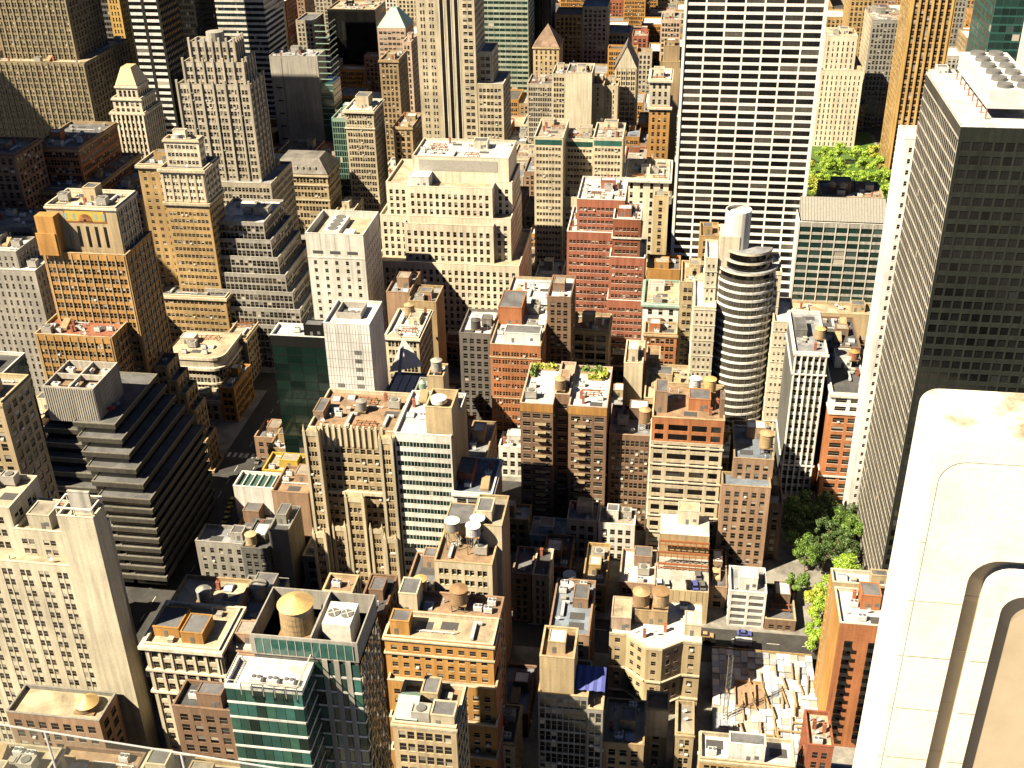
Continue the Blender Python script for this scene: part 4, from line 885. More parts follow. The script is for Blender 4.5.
# ---- Grid tower (white, curved foot)
def grid_tower():
    Y = 520; X0 = aty(684, 60, Y)[0]; X1 = aty(819, 60, Y)[0]; Zt = 192.0; fl = 3.62
    b = Bld('white_grid_tower', 'tall white tower of horizontal dark windows with a flaring foot', (X0+X1)/2, Y+20)
    foot = lambda z: Y-(max(0.0, 62-z)/62)**2.2*19
    zs = np.arange(6, Zt, fl); nb = 7; W = (X1-X0)/nb
    a = Acc(); wa = Acc(); mesh = {}; rest = Acc(); cnt = 0
    for i in range(len(zs)):
        z0, z1 = zs[i], min(zs[i]+fl, Zt); zw0, zw1 = z0+fl*.25, z0+fl*.90
        yy = lambda z: foot(z)
        wa.quads([(X0, yy(z0), z0), (X1, yy(z0), z0), (X1, yy(zw0), zw0), (X0, yy(zw0), zw0)]); wa.quads([(X0, yy(zw1), zw1), (X1, yy(zw1), zw1), (X1, yy(z1), z1), (X0, yy(z1), z1)])
        ins = .16
        wa.quads([(X0, yy(zw0), zw0), (X1, yy(zw0), zw0), (X1, yy(zw0)+ins, zw0), (X0, yy(zw0)+ins, zw0)]); wa.quads([(X0, yy(zw1)+ins, zw1), (X1, yy(zw1)+ins, zw1), (X1, yy(zw1), zw1), (X0, yy(zw1), zw1)])
        dy = yy(zw1)-yy(zw0)
        me = None
        for k in range(nb):
            xa, xb = X0+W*k+.38, X0+W*(k+1)-.38
            for (q0, q1) in ((X0+W*k, xa), (xb, X0+W*(k+1))):
                wa.quads([(q0, yy(zw0), zw0), (q1, yy(zw0), zw0), (q1, yy(zw1), zw1), (q0, yy(zw1), zw1)])
            wa.quads([(xa, yy(zw0), zw0), (xa, yy(zw0)+ins, zw0), (xa, yy(zw1)+ins, zw1), (xa, yy(zw1), zw1)]); wa.quads([(xb, yy(zw0)+ins, zw0), (xb, yy(zw0), zw0), (xb, yy(zw1), zw1), (xb, yy(zw1)+ins, zw1)])
            px = prj((xa+xb)/2, yy(zw0), zw0)
            if -8 < px[1] < 262:
                if me is None:
                    ac = Acc(); h = zw1-zw0; wd = xb-xa
                    for (u0, u1, d0) in [(-wd/2, wd/2, .15)]+[(-wd/2+wd*j/4-.06, -wd/2+wd*j/4+.06, .10) for j in (1, 2, 3)]:
                        q = [(u0, d0, 0), (u1, d0, 0), (u1, d0+dy, h), (u0, d0+dy, h)]; ac.quads(q); r_ = [(x, y+.05, z) for x, y, z in q[::-1]]; ac.quads(r_)
                    me = ac.mesh('window'); me.materials.append(glass('black', .12, 0, .6)); me2 = ac.mesh('window'); me2.materials.append(glass('zig', .25, 0, .5))
                link('window', me2 if rng.random() < .16 else me, None, b.r, None, Vector((((xa+xb)/2), yy(zw0), zw0))-Vector(b.off)); cnt += 1
            else: rest.quads([(xa, yy(zw0)+.15, zw0), (xb, yy(zw0)+.15, zw0), (xb, yy(zw1)+.15, zw1), (xa, yy(zw1)+.15, zw1)])
    for i in range(len(zs)):                  # flaring side walls, edge strips and back
        z0, z1 = zs[i], min(zs[i]+fl, Zt)
        for X in (X0, X1): wa.quads([(X, foot(z0), z0), (X, Y+42, z0), (X, Y+42, z1), (X, foot(z1), z1)])
        for s, X in ((-1, X0), (1, X1)): wa.quads([(X+s*.02, foot(z0)-.5, z0), (X+s*1.2, foot(z0)-.5, z0), (X+s*1.2, foot(z1)-.5, z1), (X+s*.02, foot(z1)-.5, z1)]); wa.quads([(X+s*1.2, foot(z0)-.5, z0), (X+s*1.2, Y+42, z0), (X+s*1.2, Y+42, z1), (X+s*1.2, foot(z1)-.5, z1)]); wa.quads([(X-s*.0+s*.02, foot(z0)-.5, z0), (X+s*.02, foot(z0)+.02, z0), (X+s*.02, foot(z1)+.02, z1), (X+s*.02, foot(z1)-.5, z1)])
    wa.quads([(X0, Y+42, 0), (X1, Y+42, 0), (X1, Y+42, Zt), (X0, Y+42, Zt)])
    b.part('wall', wa, wall('white2', .6, .4)); 
    if not rest.empty(): b.part('upper_windows', rest, glass('black', .12), 'stuff')
    r = Acc(); r.quads([(X0, Y, Zt), (X1, Y, Zt), (X1, Y+42, Zt), (X0, Y+42, Zt)]); b.part('roof', r, roof('roofgrey'))
    base = Acc(); base.box(X0, X1, foot(0)+1, Y+41, 0, 6.05); b.part('lobby', base, glass('dgrey', .15))
    FOOT.append((X0, X1, foot(0), Y+42)); b.done()
grid_tower()
# ---- round-fronted tower
def round_tower():
    L = T(694, 307, 716, 406, d=26); Rr = T(774, 322, 795, 404, d=22); Cc = T(722, 272, 776, 398, d=30)
    b = Bld('round_front_tower', 'cream tower with a curved front of black ribbon windows and white bands', (L['X0']+Rr['X1'])/2, 415)
    st = S('cream2', bay=4.0, fl=3.35, pat=[(.12, .36), (.62, .86)], sill=.35, head=.75, ac=0, deck='roofwhite', trim='cream2', marg=.5, bands=[(k*6.7+6, .25, .2) for k in range(12)])
    zr = Cc['Z']
    tier(b, L['X0'], L['X1'], L['Y0'], L['Y1'], 0, L['Z'], st, 'l'); tier(b, Rr['X0'], Rr['X1'], Rr['Y0'], Rr['Y1'], 0, Rr['Z'], st, 'l')
    U1 = T(706, 258, 718, 412, d=18); U2 = T(766, 272, 782, 412, d=18)
    tier(b, U1['X0'], U1['X1'], U1['Y0'], U1['Y1'], L['Z']-1.1, U1['Z'], st, 'l'); tier(b, U2['X0'], U2['X1'], U2['Y0'], U2['Y1'], Rr['Z']-1.1, U2['Z'], st, 'l')
    xc, yc = (L['X1']+Rr['X0'])/2, 424.0; r = (Rr['X0']-L['X1'])/2*1.06
    rr = math.hypot(r, 6)
    c = Acc(); c.box(U1['X1']+.05, U2['X0']-.05, 412.6, 434, 0, zr-6); b.part('core', c, wall('cream2'))
    cy = 412+6.0
    def arc(R, z0, z1, n=26, a0=-.98, a1=.98, top=True):
        A = Acc(); an = np.linspace(math.pi*1.5+a0*math.pi/2, math.pi*1.5+a1*math.pi/2, n)
        for i in range(n-1):
            p = [(xc+R*math.cos(t), cy+R*math.sin(t)) for t in (an[i], an[i+1])]
            A.quads([(*p[0], z0), (*p[1], z0), (*p[1], z1), (*p[0], z1)])
            if top: A.quads([(*p[0], z1), (*p[1], z1), (xc, cy, z1), (xc, cy, z1)])
        return A
    g = arc(r, 0, zr-7); b.part('curved_glass', g, glass('zig', .12, 0, .1))
    z = 3.0; fl = 3.35
    ang = np.linspace(math.pi, 2*math.pi, 17)
    while z < zr-8:
        A = arc(r+.3, z, z+.95); A2 = arc(r+.3, z, z+.01, top=True); A.q += A2.q; A.t += A2.t; b.part('spandrel_band', A, wall('white2')); z += fl
    mu = Acc()
    for t in ang[1:-1]: mu.box(xc+(r+.08)*math.cos(t)-.08, xc+(r+.08)*math.cos(t)+.08, cy+(r+.08)*math.sin(t)-.08, cy+(r+.08)*math.sin(t)+.08, 0, zr-7.5)
    b.part('mullions', mu, paint('dgrey'), 'stuff')
    for k, (zz, f_) in enumerate(((zr-7, 1.0), (zr-3.5, .84), (zr, .78))):
        b.part('crown_glass', arc(r*f_-.4, zz-.5, zz+2.3), glass('black', .1)); b.part('crown_band', arc(r*f_, zz+2.0, zz+2.9, top=False), wall('cream2')); b.part('crown_roof', arc(r*f_-.2, zz+2.3, zz+2.5), roof('roofgrey'))
    # stack and plant house
    P = T(722, 252, 752, 414, d=12); a = Acc(); a.box(P['X0']-1, P['X1']-5, 413, 426, zr-7, zr+8); b.part('plant_house', a, wall('cream2'))
    tp = aty(739, 210, 417); rad = 4.9; s = Acc(); s.cyl((tp[0], 418), rad, rad, zr+2, tp[2], 24, False); s.cyl((tp[0], 418), rad-.5, rad-.5, zr+2, tp[2]-1.5, 24); s.cyl((tp[0], 418), rad, rad-.5, tp[2], tp[2]+.01, 24, False); b.part('cylinder_stack', s, wall('white'))
    FOOT.append((L['X0'], Rr['X1'], 398, 434)); b.done()
round_tower()
# ---- white ribbed narrow building and neighbours at right
wr = T(795, 352, 828, 372, d=34)
B('white_ribbed_building', 'narrow white building of tall vertical ribs beside a black gap', S('white2', bay=2.2, fl=3.5, strip=True, pat=[(.14, .86)], sill=.35, head=.95, sp='white', inset=.5, pier=(.5, .45), trim='white2', top=1.5, marg=.4, ac=0, deck='roofgrey', corn=(.8, .5), bands=[(13, .6, .5), (wr['Z']-9, .5, .5)], side=dict(blank=True, wallc='dgrey')), [{**wr, 'bh': [(.1, .45, .4, .7, 3, 'dgrey')]}])
tank_px(819, 341, wr['Z']-1, 1.9, 3.6, 'tan tank with golden cap on the white ribbed building', side='wood2', leg=1.5)
rr_ = T(832, 393, 868, 366, d=30)
B('red_white_corner_building', 'red brick building with white-framed top windows above the trees', S('orange2', bay=4.4, fl=3.7, pat=[(.12, .88)], sill=.3, head=.85, corn=(1, .7), trim='white', deck='tar', top=1.4, side=dict(blank=True), bands=[(rr_['Z']-8.6, .6, .4), (13, .6, .4)]),
  [{**rr_, 'Z': rr_['Z']-8.2, 'st': dict(clut=0, corn=None)}, {**rr_, 'z0': rr_['Z']-8.2, 'st': dict(wallc='white2', bands=None)}])
B('low_brown_house', 'small low brown house between the white ribbed and red buildings', S('orange', bay=2.6, fl=3.6, deck='roofblue'), [dict(X0=wr['X1']+.3, X1=rr_['X0']-.3, Y0=374, Y1=396, Z=12)])
B('dark_clutter_block', 'dark-roofed block with rusty tanks behind the red and white building', S('brown', bay=3, fl=3.5, deck='tar', clut=2.5), [dict(X0=wr['X1']+1, X1=rr_['X1']+1, Y0=398, Y1=424, Z=rr_['Z']+2), ])
tank_px(853, 362, rr_['Z']+1, 1.8, 3.0, 'rusty barrel tank on the dark cluttered roof by the white slab', side='rust', top='orange', leg=1.5)
# ---- green curtain-wall slab
gc = T(799, 222, 887, 505, rear=(806, 197))
def gcx(b, ts):
    t = ts[0]; a = Acc(); x0, x1, y0, y1, z = t['X0'], t['X1'], t['Y0'], t['Y1'], t['Z']
    a.quads([(x0+1, y0+1.5, z+.3), (x1, y0+1.5, z+.3), (x1, y0+12, z+8), (x0+1, y0+12, z+8)]); a.quads([(x0+1, y0+12, z+8), (x1, y0+12, z+8), (x1, y1-1, z+.3), (x0+1, y1-1, z+.3)]); a.quads([(x0+1, y0+1.5, z+.3), (x0+1, y0+12, z+8), (x0+1, y1-1, z+.3), (x0+1, y1-1, z+.3)]); p = b.part('sloped_roof', a, paint('grey'))
    r = Acc()
    for i in range(28): x = x0+1.5+(x1-x0-2)*i/28; r.bar((x, y0+1.5, z+.4), (x, y0+12, z+8.1), .12)
    b.part('roof_ribs', r, paint('grey'), 'stuff', p)
B('green_curtain_slab', 'green curtain-wall office with a ribbed sloped roof below the park trees', S('grey2', bay=5.4, fl=3.7, pat=[(.04, .96)], sill=.22, head=.9, inset=.25, pier=(.4, .2), split=False, glassm='green', ac=0, trim='white', deck='roofgrey', clut=0, marg=.4, side=dict(blank=True, wallc='white2')), [gc], extra=gcx)
B('tan_podium', 'pale podium ledge at the foot of the green curtain-wall office', S('tan2', blank=True, deck='rooftan', clut=.4), [dict(X0=gc['X0']-1, X1=gc['X1'], Y0=gc['Y0']-12, Y1=gc['Y0']-.1, Z=19)])
pm = T(822, 196, 884, 535, d=22)
B('rooftop_plant_block', 'tan roof block with two golden tanks behind the green curtain-wall office', S('rooftan', bay=3, fl=3.6, deck='roofbrown', clut=2.5), [{**pm, 'bh': [(.18, .5, .4, .75, 5, 'brown2')]}])
tank_px(832, 186, pm['Z']+3.5, 2.0, .8, 'left golden cone of the pair on the roof below the park', side='wood2', leg=.3, cone=.6)
tank_px(843, 187, pm['Z']+3.5, 2.0, .8, 'right golden cone of the pair on the roof below the park', side='wood2', leg=.3, cone=.6)
# ---- dark tower at right
DZ = 165.0; Pn, Pf = atz(965, 127, DZ), atz(925, 77, DZ); dX = (Pn[0]+Pf[0])/2
dT = dict(X0=dX, X1=dX+62, Y0=Pn[1], Y1=Pf[1]+4, Z=DZ, st=dict(clut=0))
def dtx(b, ts):
    t = ts[0]; x0, y0, y1 = t['X0'], t['Y0'], t['Y1']; q = atz(989, 102, DZ+4); r = atz(963, 62, DZ+4)
    a = Acc(); xx = q[0]; ya, yb = q[1]+1, min(y1-2, r[1]); a.box(xx, xx+13, ya, yb, DZ+2.0, DZ+7); p = b.part('cooling_plant', a, paint('silver'))
    l = Acc()
    for i in range(8): yy = ya+.5+(yb-ya-1)*i/7; l.boxes([(xx+.1, xx+.4, yy-.15, yy+.15, DZ-1.2, DZ+2.0), (xx+12.4, xx+12.8, yy-.15, yy+.15, DZ-1.2, DZ+2.0)])
    b.part('plant_legs', l, paint('rust'), None, p)
    for i in range(6):
        f = link('fan', TPL['big_fan'][0], None, p); f.location = Vector((xx+4.2, ya+3+(yb-ya-6)*i/5, DZ+7))-Vector(b.off); f.scale = (1.9, 1.9, 3)
        f = link('fan', TPL['big_fan'][0], None, p); f.location = Vector((xx+9.2, ya+3+(yb-ya-6)*i/5, DZ+7))-Vector(b.off); f.scale = (1.9, 1.9, 3)
    a = Acc(); a.box(xx+16, xx+40, ya+6, yb, DZ-1, DZ+16); b.part('white_penthouse', a, wall('white2'))
    a = Acc()
    for k in range(44): z = 4+k*3.75; a.box(x0-.08, x0+.02, y0+.4, y1-.2, z, z+.5)
    b.part('side_ledges', a, wall('lightfin'), 'stuff')
    a = Acc()
    for k in range(24): yy = y0+.5+(y1-y0-1)*k/23; a.box(x0-.05, x0+.02, yy-.14, yy+.14, 0, DZ-4)
    b.part('side_mullions', a, wall('lightfin'), 'stuff')
B('dark_office_tower', 'dark bronze office tower with white flat roof and light gridded flank at right', S('bronze', bay=2.75, fl=3.75, pat=[(.1, .9)], sill=.26, head=.90, inset=.2, ac=0, glassm='black', split=False, indiv=True, trim='white2', deck='roofwhite', top=3.5, marg=.6, side=dict(wallc='zig', indiv=False, bay=2.2, pat=[(.1, .9)])), [dT], extra=dtx, vis='l')
Pw = atz(905, 140, 132)
wsl = dict(X0=dX-2.2, X1=dX+30, Y0=dT['Y1']+.5, Y1=dT['Y1']+14, Z=aty(907, 139, dT['Y1']+.5)[2])
wsl['X0'] = aty(905, 139, dT['Y1']+.5)[0]
B('white_slab_building', 'bright white slab with a single column of windows beside the dark tower', S('white2', bay=2.4, fl=3.6, pat=[(.3, .7)], sill=.3, head=.75, ac=0, deck='roofwhite', trim='white2', inset=.3, clut=.4, side=dict(blank=True)), [wsl], vis='l')
# ---- top right
B('golden_rib_tower', 'golden tower with vertical ribs at the top right', S('gold', bay=3.6, fl=3.8, strip=True, pat=[(.22, .78)], sill=.3, head=.98, sp='brown2', inset=.5, pier=(.9, .5), trim='gold', ac=0, marg=1.6, clut=0, side=dict(pier=None, inset=.08, bay=2.6)), [dict(T(893, 122, 936, 730, d=34), Z=150)])
B('green_glass_corner_tower', 'bright green glass tower in the top right corner', S('teal', bay=3.2, fl=3.8, pat=[(.02, .98)], sill=.12, head=.9, inset=.05, split=False, glassm='green', ac=0, marg=.1, clut=0), [dict(T(985, 60, 1090, 560, d=40), Z=190)], vis='l')
B('cream_setback_tower', 'broad cream tower with stepped shoulders right of the white grid tower', S('cream2', bay=3.0, fl=3.7, pat=[(.35, .65)], ac=0, deck='rooftan', top=3), [T(816, 70, 864, 800, d=40), T(826, 36, 858, 806, d=24)])
B('grey_gothic_shadow_tower', 'dark grey tower with a jagged lit left edge beside the golden tower', S('grey', bay=2.6, fl=3.7, ac=0, side=dict(wallc='cream')), [dict(T(872, 20, 905, 850, d=40)), ], vis='l')
B('yellow_shoulder_tower', 'yellowish stepped tower behind the dark grey one', S('ochre', bay=2.8, fl=3.7, ac=0), [dict(T(850, 0, 874, 900, d=30), Z=110)])
B('dim_slab_tower', 'dim grey slab behind the golden tower at the top right', S('grey', bay=2.6, fl=3.8, ac=0), [dict(T(940, 0, 968, 880, d=30), Z=130)], vis='l')
B('brown_library_block', 'brown loft building with blue-grey mansard top left of the park', S('tan', bay=4.4, fl=4.4, pat=P2, corn=(1, 1.0), trim='tan2', deck='roofblue'), [T(823, 104, 866, 842, d=26)])
B('white_low_pavilion', 'white low block right of the golden tower foot', S('white2', bay=4, fl=4, deck='roofwhite'), [T(936, 80, 962, 640, d=22)])
# ---- upper centre, between court hotel and top edge
B('pale_L_block', 'pale grey L-shaped block with blank cream flank behind the court hotel', S('lime', bay=3.4, fl=3.6, pat=P2, deck='tar2'), [T(527, 84, 553, 770, d=26), {**T(552, 74, 566, 766, d=26), 'z0': 0, 'st': dict(wallc='cream')}, {**T(566, 73, 592, 766, d=26), 'z0': 0, 'st': dict(wallc='cream2', blank=True)}])
B('cream_end_block', 'plain cream block with a yellow roof patch behind the court hotel', S('cream', bay=5, fl=3.6, pat=[(.4, .6)], deck='ochre' if 'ochre' in PAL else 'gravel'), [T(592, 84, 604, 772, d=20), {**T(604, 86, 618, 776, d=20), 'z0': 0}])
def gable(b, ts):
    t = ts[0]; x0, x1, y0, y1, z = t['X0'], t['X1'], t['Y0'], t['Y1'], t['Z']; xm = (x0+x1)/2; a = Acc(); h = 15
    a.quads([(x0, y0-.1, z), (x1, y0-.1, z), (xm, y0-.1, z+h), (xm, y0-.1, z+h)]); p = b.part('gable', a, wall('cream2')); r = Acc()
    r.quads([(x0-.5, y0-.6, z), (xm, y0-.6, z+h+.6), (xm, y1, z+h+.6), (x0-.5, y1, z)]); r.quads([(xm, y0-.6, z+h+.6), (x1+.5, y0-.6, z), (x1+.5, y1, z), (xm, y1, z+h+.6)]); b.part('pitched_roof', r, roof('slate'))
B('gabled_gothic_tower', 'pale gothic tower with a steep white gable, upper centre', S('cream', bay=3.0, fl=3.6, pat=P2, pier=(.6, .3), ac=0, clut=0), [T(615, 68, 637, 800, d=24)], extra=gable)
B('copper_belt_tower', 'narrow pale tower with a dark-windowed attic and orange brick lower floors', S('orange', bay=3.6, fl=4.0, pat=[(.28, .72)], corn=(1.2, 1.0), trim='cream2', deck='roofwhite', ac=0, bands=[(40, 1, .4)]), [dict(T(650, 90, 671, 610, d=22), st=dict(clut=0), Z=T(650, 106, 671, 610, d=1)['Z']), {**T(650, 79, 671, 610, d=22), 'z0': T(650, 106, 671, 610, d=1)['Z'], 'st': dict(wallc='cream2', trim='cream2')}])
B('red_backed_tower', 'dark brick tower with a lit red crown behind the gothic gable', S('red', bay=3, fl=3.6, ac=0), [T(632, 36, 648, 900, d=22)])
B('ochre_blank_tower', 'plain ochre-brown blank slab left of the white grid tower', S('tan', bay=3, fl=3.6, blank=True, deck='rooftan'), [T(660, 62, 680, 690, d=18), {**T(664, 46, 680, 694, d=12), 'z0': 0}])
B('cream_ribbon_far', 'cream office with ribbon windows near the top left of the white grid tower', S('pink', bay=2.4, fl=3.8, pat=[(.1, .9)], ac=0), [T(661, 20, 681, 900, d=26)])
# ---- gothic tan front (centre left)
go = T(308, 427, 394, 292, d=24)
def gothic(b, ts):
    t = ts[0]; x0, x1, y0, z = t['X0'], t['X1'], t['Y0'], t['Z']; W = x1-x0
    def bay(f0, f1, pr, zt, name='oriel_bay'):
        a = Bld.__new__(Bld); xa, xb = x0+W*f0, x0+W*f1
        facade(b, (xa, y0-pr), (1, 0), (0, -1), xb-xa, 0, zt, {**GOS, 'top': 2.5, 'bay': (xb-xa-1)/1.0, 'marg': .5})
        c = Acc(); c.quads([(xa, y0-pr, 0), (xa, y0, 0), (xa, y0, zt), (xa, y0-pr, zt)]); c.quads([(xb, y0, 0), (xb, y0-pr, 0), (xb, y0-pr, zt), (xb, y0, zt)]); c.quads([(xa, y0-pr, zt), (xb, y0-pr, zt), (xb, y0, zt), (xa, y0, zt)]); b.part(name, c, wall('tan2'))
        for xx in (xa, xb):
            q = Acc(); q.box(xx-.45, xx+.45, y0-pr-.45, y0-pr+.45, 0, zt+1.2); q.cyl((xx, y0-pr), .5, .05, zt+1.2, zt+3.4, 6); b.part('pinnacle_pier', q, wall('cream'))
        l = Acc(); n_ = 6
        for i in range(n_):
            xs = [xa+(xb-xa)*j/n_ for j in (i, i+1)]; hs = [zt+1.5*math.sin(math.pi*j/n_) for j in (i, i+1)]
            l.quads([(xs[0], y0-pr-.2, zt-.8), (xs[1], y0-pr-.2, zt-.8), (xs[1], y0-pr-.2, hs[1]), (xs[0], y0-pr-.2, hs[0])])
        b.part('gothic_arch', l, wall('cream'))
    bay(0.0, .15, 4.0, z+.2); bay(.87, 1.0, 4.0, z-1.0); bay(.40, .60, 3.6, z-24); bay(0.0, .13, 6.5, z-37, 'lower_bay'); bay(.86, .99, 6.5, z-37, 'lower_bay'); bay(.2, .35, 3.4, z-36, 'lower_bay'); bay(.66, .80, 3.4, z-36, 'lower_bay')
    for zz in (z-24, z-44):
        l = Acc(); l.box(x0+W*.15+.1, x1-W*.13-.1, y0-1.0, y0+.02, zz, zz+1.1); b.part('balustrade', l, wall('cream'))
    l = Acc()
    for i in range(11): xx = x0+W*.16+W*.7*i/10; l.box(xx-.35, xx+.35, y0-.5, y0+.3, z-6, z+1.4)
    b.part('crown_piers', l, wall('cream'), 'stuff')
GOS = S('tan2', bay=6.0, fl=3.45, pat=[(.06, .30), (.38, .62), (.70, .94)], sill=.28, head=.82, inset=.3, trim='cream', deck='roofbrown', ac=.10, top=6.5, clut=1.2)
B('gothic_apartment_front', 'tan gothic apartment block with oriel bays, pinnacles and window air conditioners', GOS, [{**go, 'bh': [(.0, .12, .25, .6, 3, 'brown2')], 'keep': [(.62, .45, 6)]}], extra=gothic)
tank_px(362, 412, go['Z']-1, 1.7, 3.2, 'small grey tank on the brown roof of the gothic apartment front', side='grey', top='grey', leg=1.0, cone=.3)
# ---- white ribbon-window building with tan lift tower
gb = T(394, 433, 451, 289, rear=(405, 405)); gb['Y1'] = gb['Y0']+26
gt_ = T(425, 407, 451.5, gb['Y0']+.8, d=11)
def gbx(b, ts):
    t = ts[1]; a = Acc(); c = ((t['X0']+t['X1'])/2-1, (t['Y0']+t['Y1'])/2); a.cyl(c, 2.6, 2.5, t['Z']-1, t['Z']+.3, 20); b.part('tank_lid', a, paint('conewhite'))
B('ribbon_window_office', 'white office of green ribbon windows topped by a tan lift tower', S('white', bay=9.0, fl=3.55, pat=[(.0, .118), (.13, .25), (.262, .375), (.388, .5), (.512, .625), (.638, .75), (.762, .87), (.885, .99)], sill=.34, head=.86, inset=.15, split=False, glassm='green', ac=0, marg=.4, top=2.4, trim='white2', deck='roofwhite', clut=.5, side=dict(blank=True, wallc='tan')),
  [gb, {**gt_, 'z0': gb['Z']-1.1, 'st': dict(wallc='tan2', blank=True, deck='roofbrown', clut=0, par=2.2, trim='tan2', side=None)}], extra=gbx)
sb = T(427, 376, 443, 330, d=9); B('tan_lift_house', 'small tan lift house with a wooden tank behind the ribbon-window office', S('tan2', blank=True, deck='roofwhite', clut=0), [sb])
tank_px(437, 374, sb['Z']-1, 1.9, 3.8, 'grey wooden tank on the tan lift house', side='grey2', top='grey2', leg=1.6, cone=.4)
B('wedge_side_annex', 'grey annex with a green dome left of the tan lift house', S('grey', bay=3, fl=3.6, deck='roofgrey', clut=.5), [T(414, 392, 426, 328, d=10)], extra=lambda b, ts: b.part('green_dome', (lambda a, t_: (a.cyl(((t_['X0']+t_['X1'])/2, t_['Y0']+4), 1.3, 1.3, t_['Z']-1, t_['Z']+1.6, 14), a.cyl(((t_['X0']+t_['X1'])/2, t_['Y0']+4), 1.3, .2, t_['Z']+1.6, t_['Z']+2.7, 14), a)[2])(Acc(), ts[0]), paint('verdi')))
# ---- right of ribbon office
wl = T(453, 492, 492, 288.5, d=20)
B('white_loft', 'white loft front with dark blue roof right of the ribbon-window office', S('white2', bay=3.6, fl=3.6, pat=[(.08, .92)], sill=.3, head=.86, corn=(.8, .6), trim='white2', deck='roofblue', side=dict(wallc='brown', blank=True)), [{**wl, 'bh': [(.02, .42, .3, .75, 4, 'red')]}])
gl = T(460, 462, 484, 326, rear=(463, 420)); B('long_grey_roof_block', 'low block with a long pale grey roof in the canyon', S('tan', bay=3, fl=3.6, deck='roofgrey', side=dict(wallc='tan2')), [gl])
# ---- building with three white-capped tanks
wt = T(434, 561, 492, 252, rear=(442, 531)); wt2 = dict(X0=wt['X1']-7.5, X1=wt['X1']+1.5, Y0=wt['Y0']+9, Y1=wt['Y0']+24, Z=wt['Z']+7)
B('three_tank_loft', 'cream loft carrying three white-capped water tanks on a steel frame', S('cream', bay=7.4, fl=3.7, pat=[(.05, .22), (.25, .42), (.55, .72), (.75, .92)], sill=.3, head=.85, inset=.5, trim='tan2', deck='roofbrown', ac=.06, side=dict(blank=True, wallc='brown2')),
  [{**wt, 'Y1': wt['Y0']+26, 'bh': [(.05, .62, .45, .85, 5.5, 'tan2')], 'st': dict(clut=.4)}, {**wt2, 'z0': 0, 'st': dict(blank=True, deck='gravel', clut=.3)}])
zb_ = wt['Z']-1
for (f, g, lb) in ((.12, .32, 'left'), (.50, .26, 'front'), (.54, .40, 'rear')):
    water_tank(wt['X0']+(wt['X1']-wt['X0'])*f+2, wt['Y0']+26*g, zb_, 2.1, 3.0, lb+' one of the three white-capped tanks on the cream loft', side='grey' if lb != 'front' else 'silver', top='conewhite', leg=6.5, cone=.22)
yb_ = T(402, 596, 433, 246, d=20); yb_['X1'] = wt['X0']-.2
B('yellow_tank_block', 'low dark block with one yellow-capped tank left of the three-tank loft', S('brown2', bay=3, fl=3.6, deck='tar2', clut=1), [yb_])
tank_px(421, 594, yb_['Z']-1, 1.9, 3.4, 'tank with golden yellow cap left of the three-tank loft', side='wood', leg=2.2, cone=.35)
# ---- orange hotel front with belts
of = T(384, 636, 493, 214, d=10)
OF = S('orange', bay=2.95, fl=2.9, pat=[(.24, .76)], sill=.26, head=.82, corn=(.5, .5), trim='cream', deck='rooftan', ac=.05, top=2.2, side=dict(blank=True, wallc='red'))
st2 = dict(X0=of['X0']+.6, X1=of['X1']+.9, Y0=of['Y0']-2.6, Y1=of['Y0']+6, Z=of['Z']-12.4)
st3 = dict(X0=of['X0']+.9, X1=of['X1']+1.2, Y0=of['Y0']-5.0, Y1=of['Y0']+5, Z=of['Z']-23)
st4 = dict(X0=of['X0']+1.2, X1=of['X1']+1.5, Y0=of['Y0']-7.6, Y1=of['Y0']+4, Z=of['Z']-32)
B('orange_belted_hotel', 'orange brick hotel of small square windows with white belt ledges', OF,
  [dict(st4, z0=0, st=dict(corn=None, clut=0)), dict(st3, st=dict(corn=None, clut=0)), dict(st2, st=dict(corn=None, clut=0)), {**of, 'z0': of['Z']-13.5, 'st': dict(bands=[(of['Z']-5.6, .5, .35)], clut=.5)}])
B('tank_yard_block', 'flat-roofed block with tank and fans just behind the orange belted hotel', S('brown2', bay=3, fl=3.6, deck='roofbrown', clut=1.5), [dict(X0=of['X0']+1, X1=of['X1'], Y0=of['Y1']+.4, Y1=of['Y1']+9, Z=of['Z']-.5, bh=[(.02, .2, .05, .8, 6.5, 'cream')], keep=[(.6, .45, 6)])])
water_tank(of['X0']+(of['X1']-of['X0'])*.60, of['Y1']+4.5, of['Z']-1.5, 2.3, 4.0, 'round brown tank behind the orange belted hotel', side='wood', top='wood', leg=2.6, cone=.3)
# ---- small deco front below it
dz_ = T(392, 722, 456, 166, rear=(396, 700))
B('cream_terrace_house', 'tan apartment house with an L-shaped cream roof hut at the bottom', S('tan2', bay=4.6, fl=3.4, pat=P2, trim='cream', deck='roofbrown', ac=.15, corn=(.5, .3)), [{**dz_, 'Y1': dz_['Y0']+12, 'bh': [(.60, .97, .05, .4, 3.4, 'cream'), (.35, .62, .55, .95, 3.2, 'tan2')], 'st': dict(clut=.6)}],
  extra=lambda b, ts: b.part('green_striped_tent', (lambda a, t_: (a.quads([(t_['X0']+.5, t_['Y0']+1, t_['Z']), (t_['X0']+5, t_['Y0']+1, t_['Z']), (t_['X0']+5, t_['Y0']+5, t_['Z']+3), (t_['X0']+.5, t_['Y0']+5, t_['Z']+3)]), a.quads([(t_['X0']+.5, t_['Y0']+5, t_['Z']+3), (t_['X0']+5, t_['Y0']+5, t_['Z']+3), (t_['X0']+5, t_['Y0']+9, t_['Z']), (t_['X0']+.5, t_['Y0']+9, t_['Z'])]), a)[2])(Acc(), ts[0]), paint('verdi')))
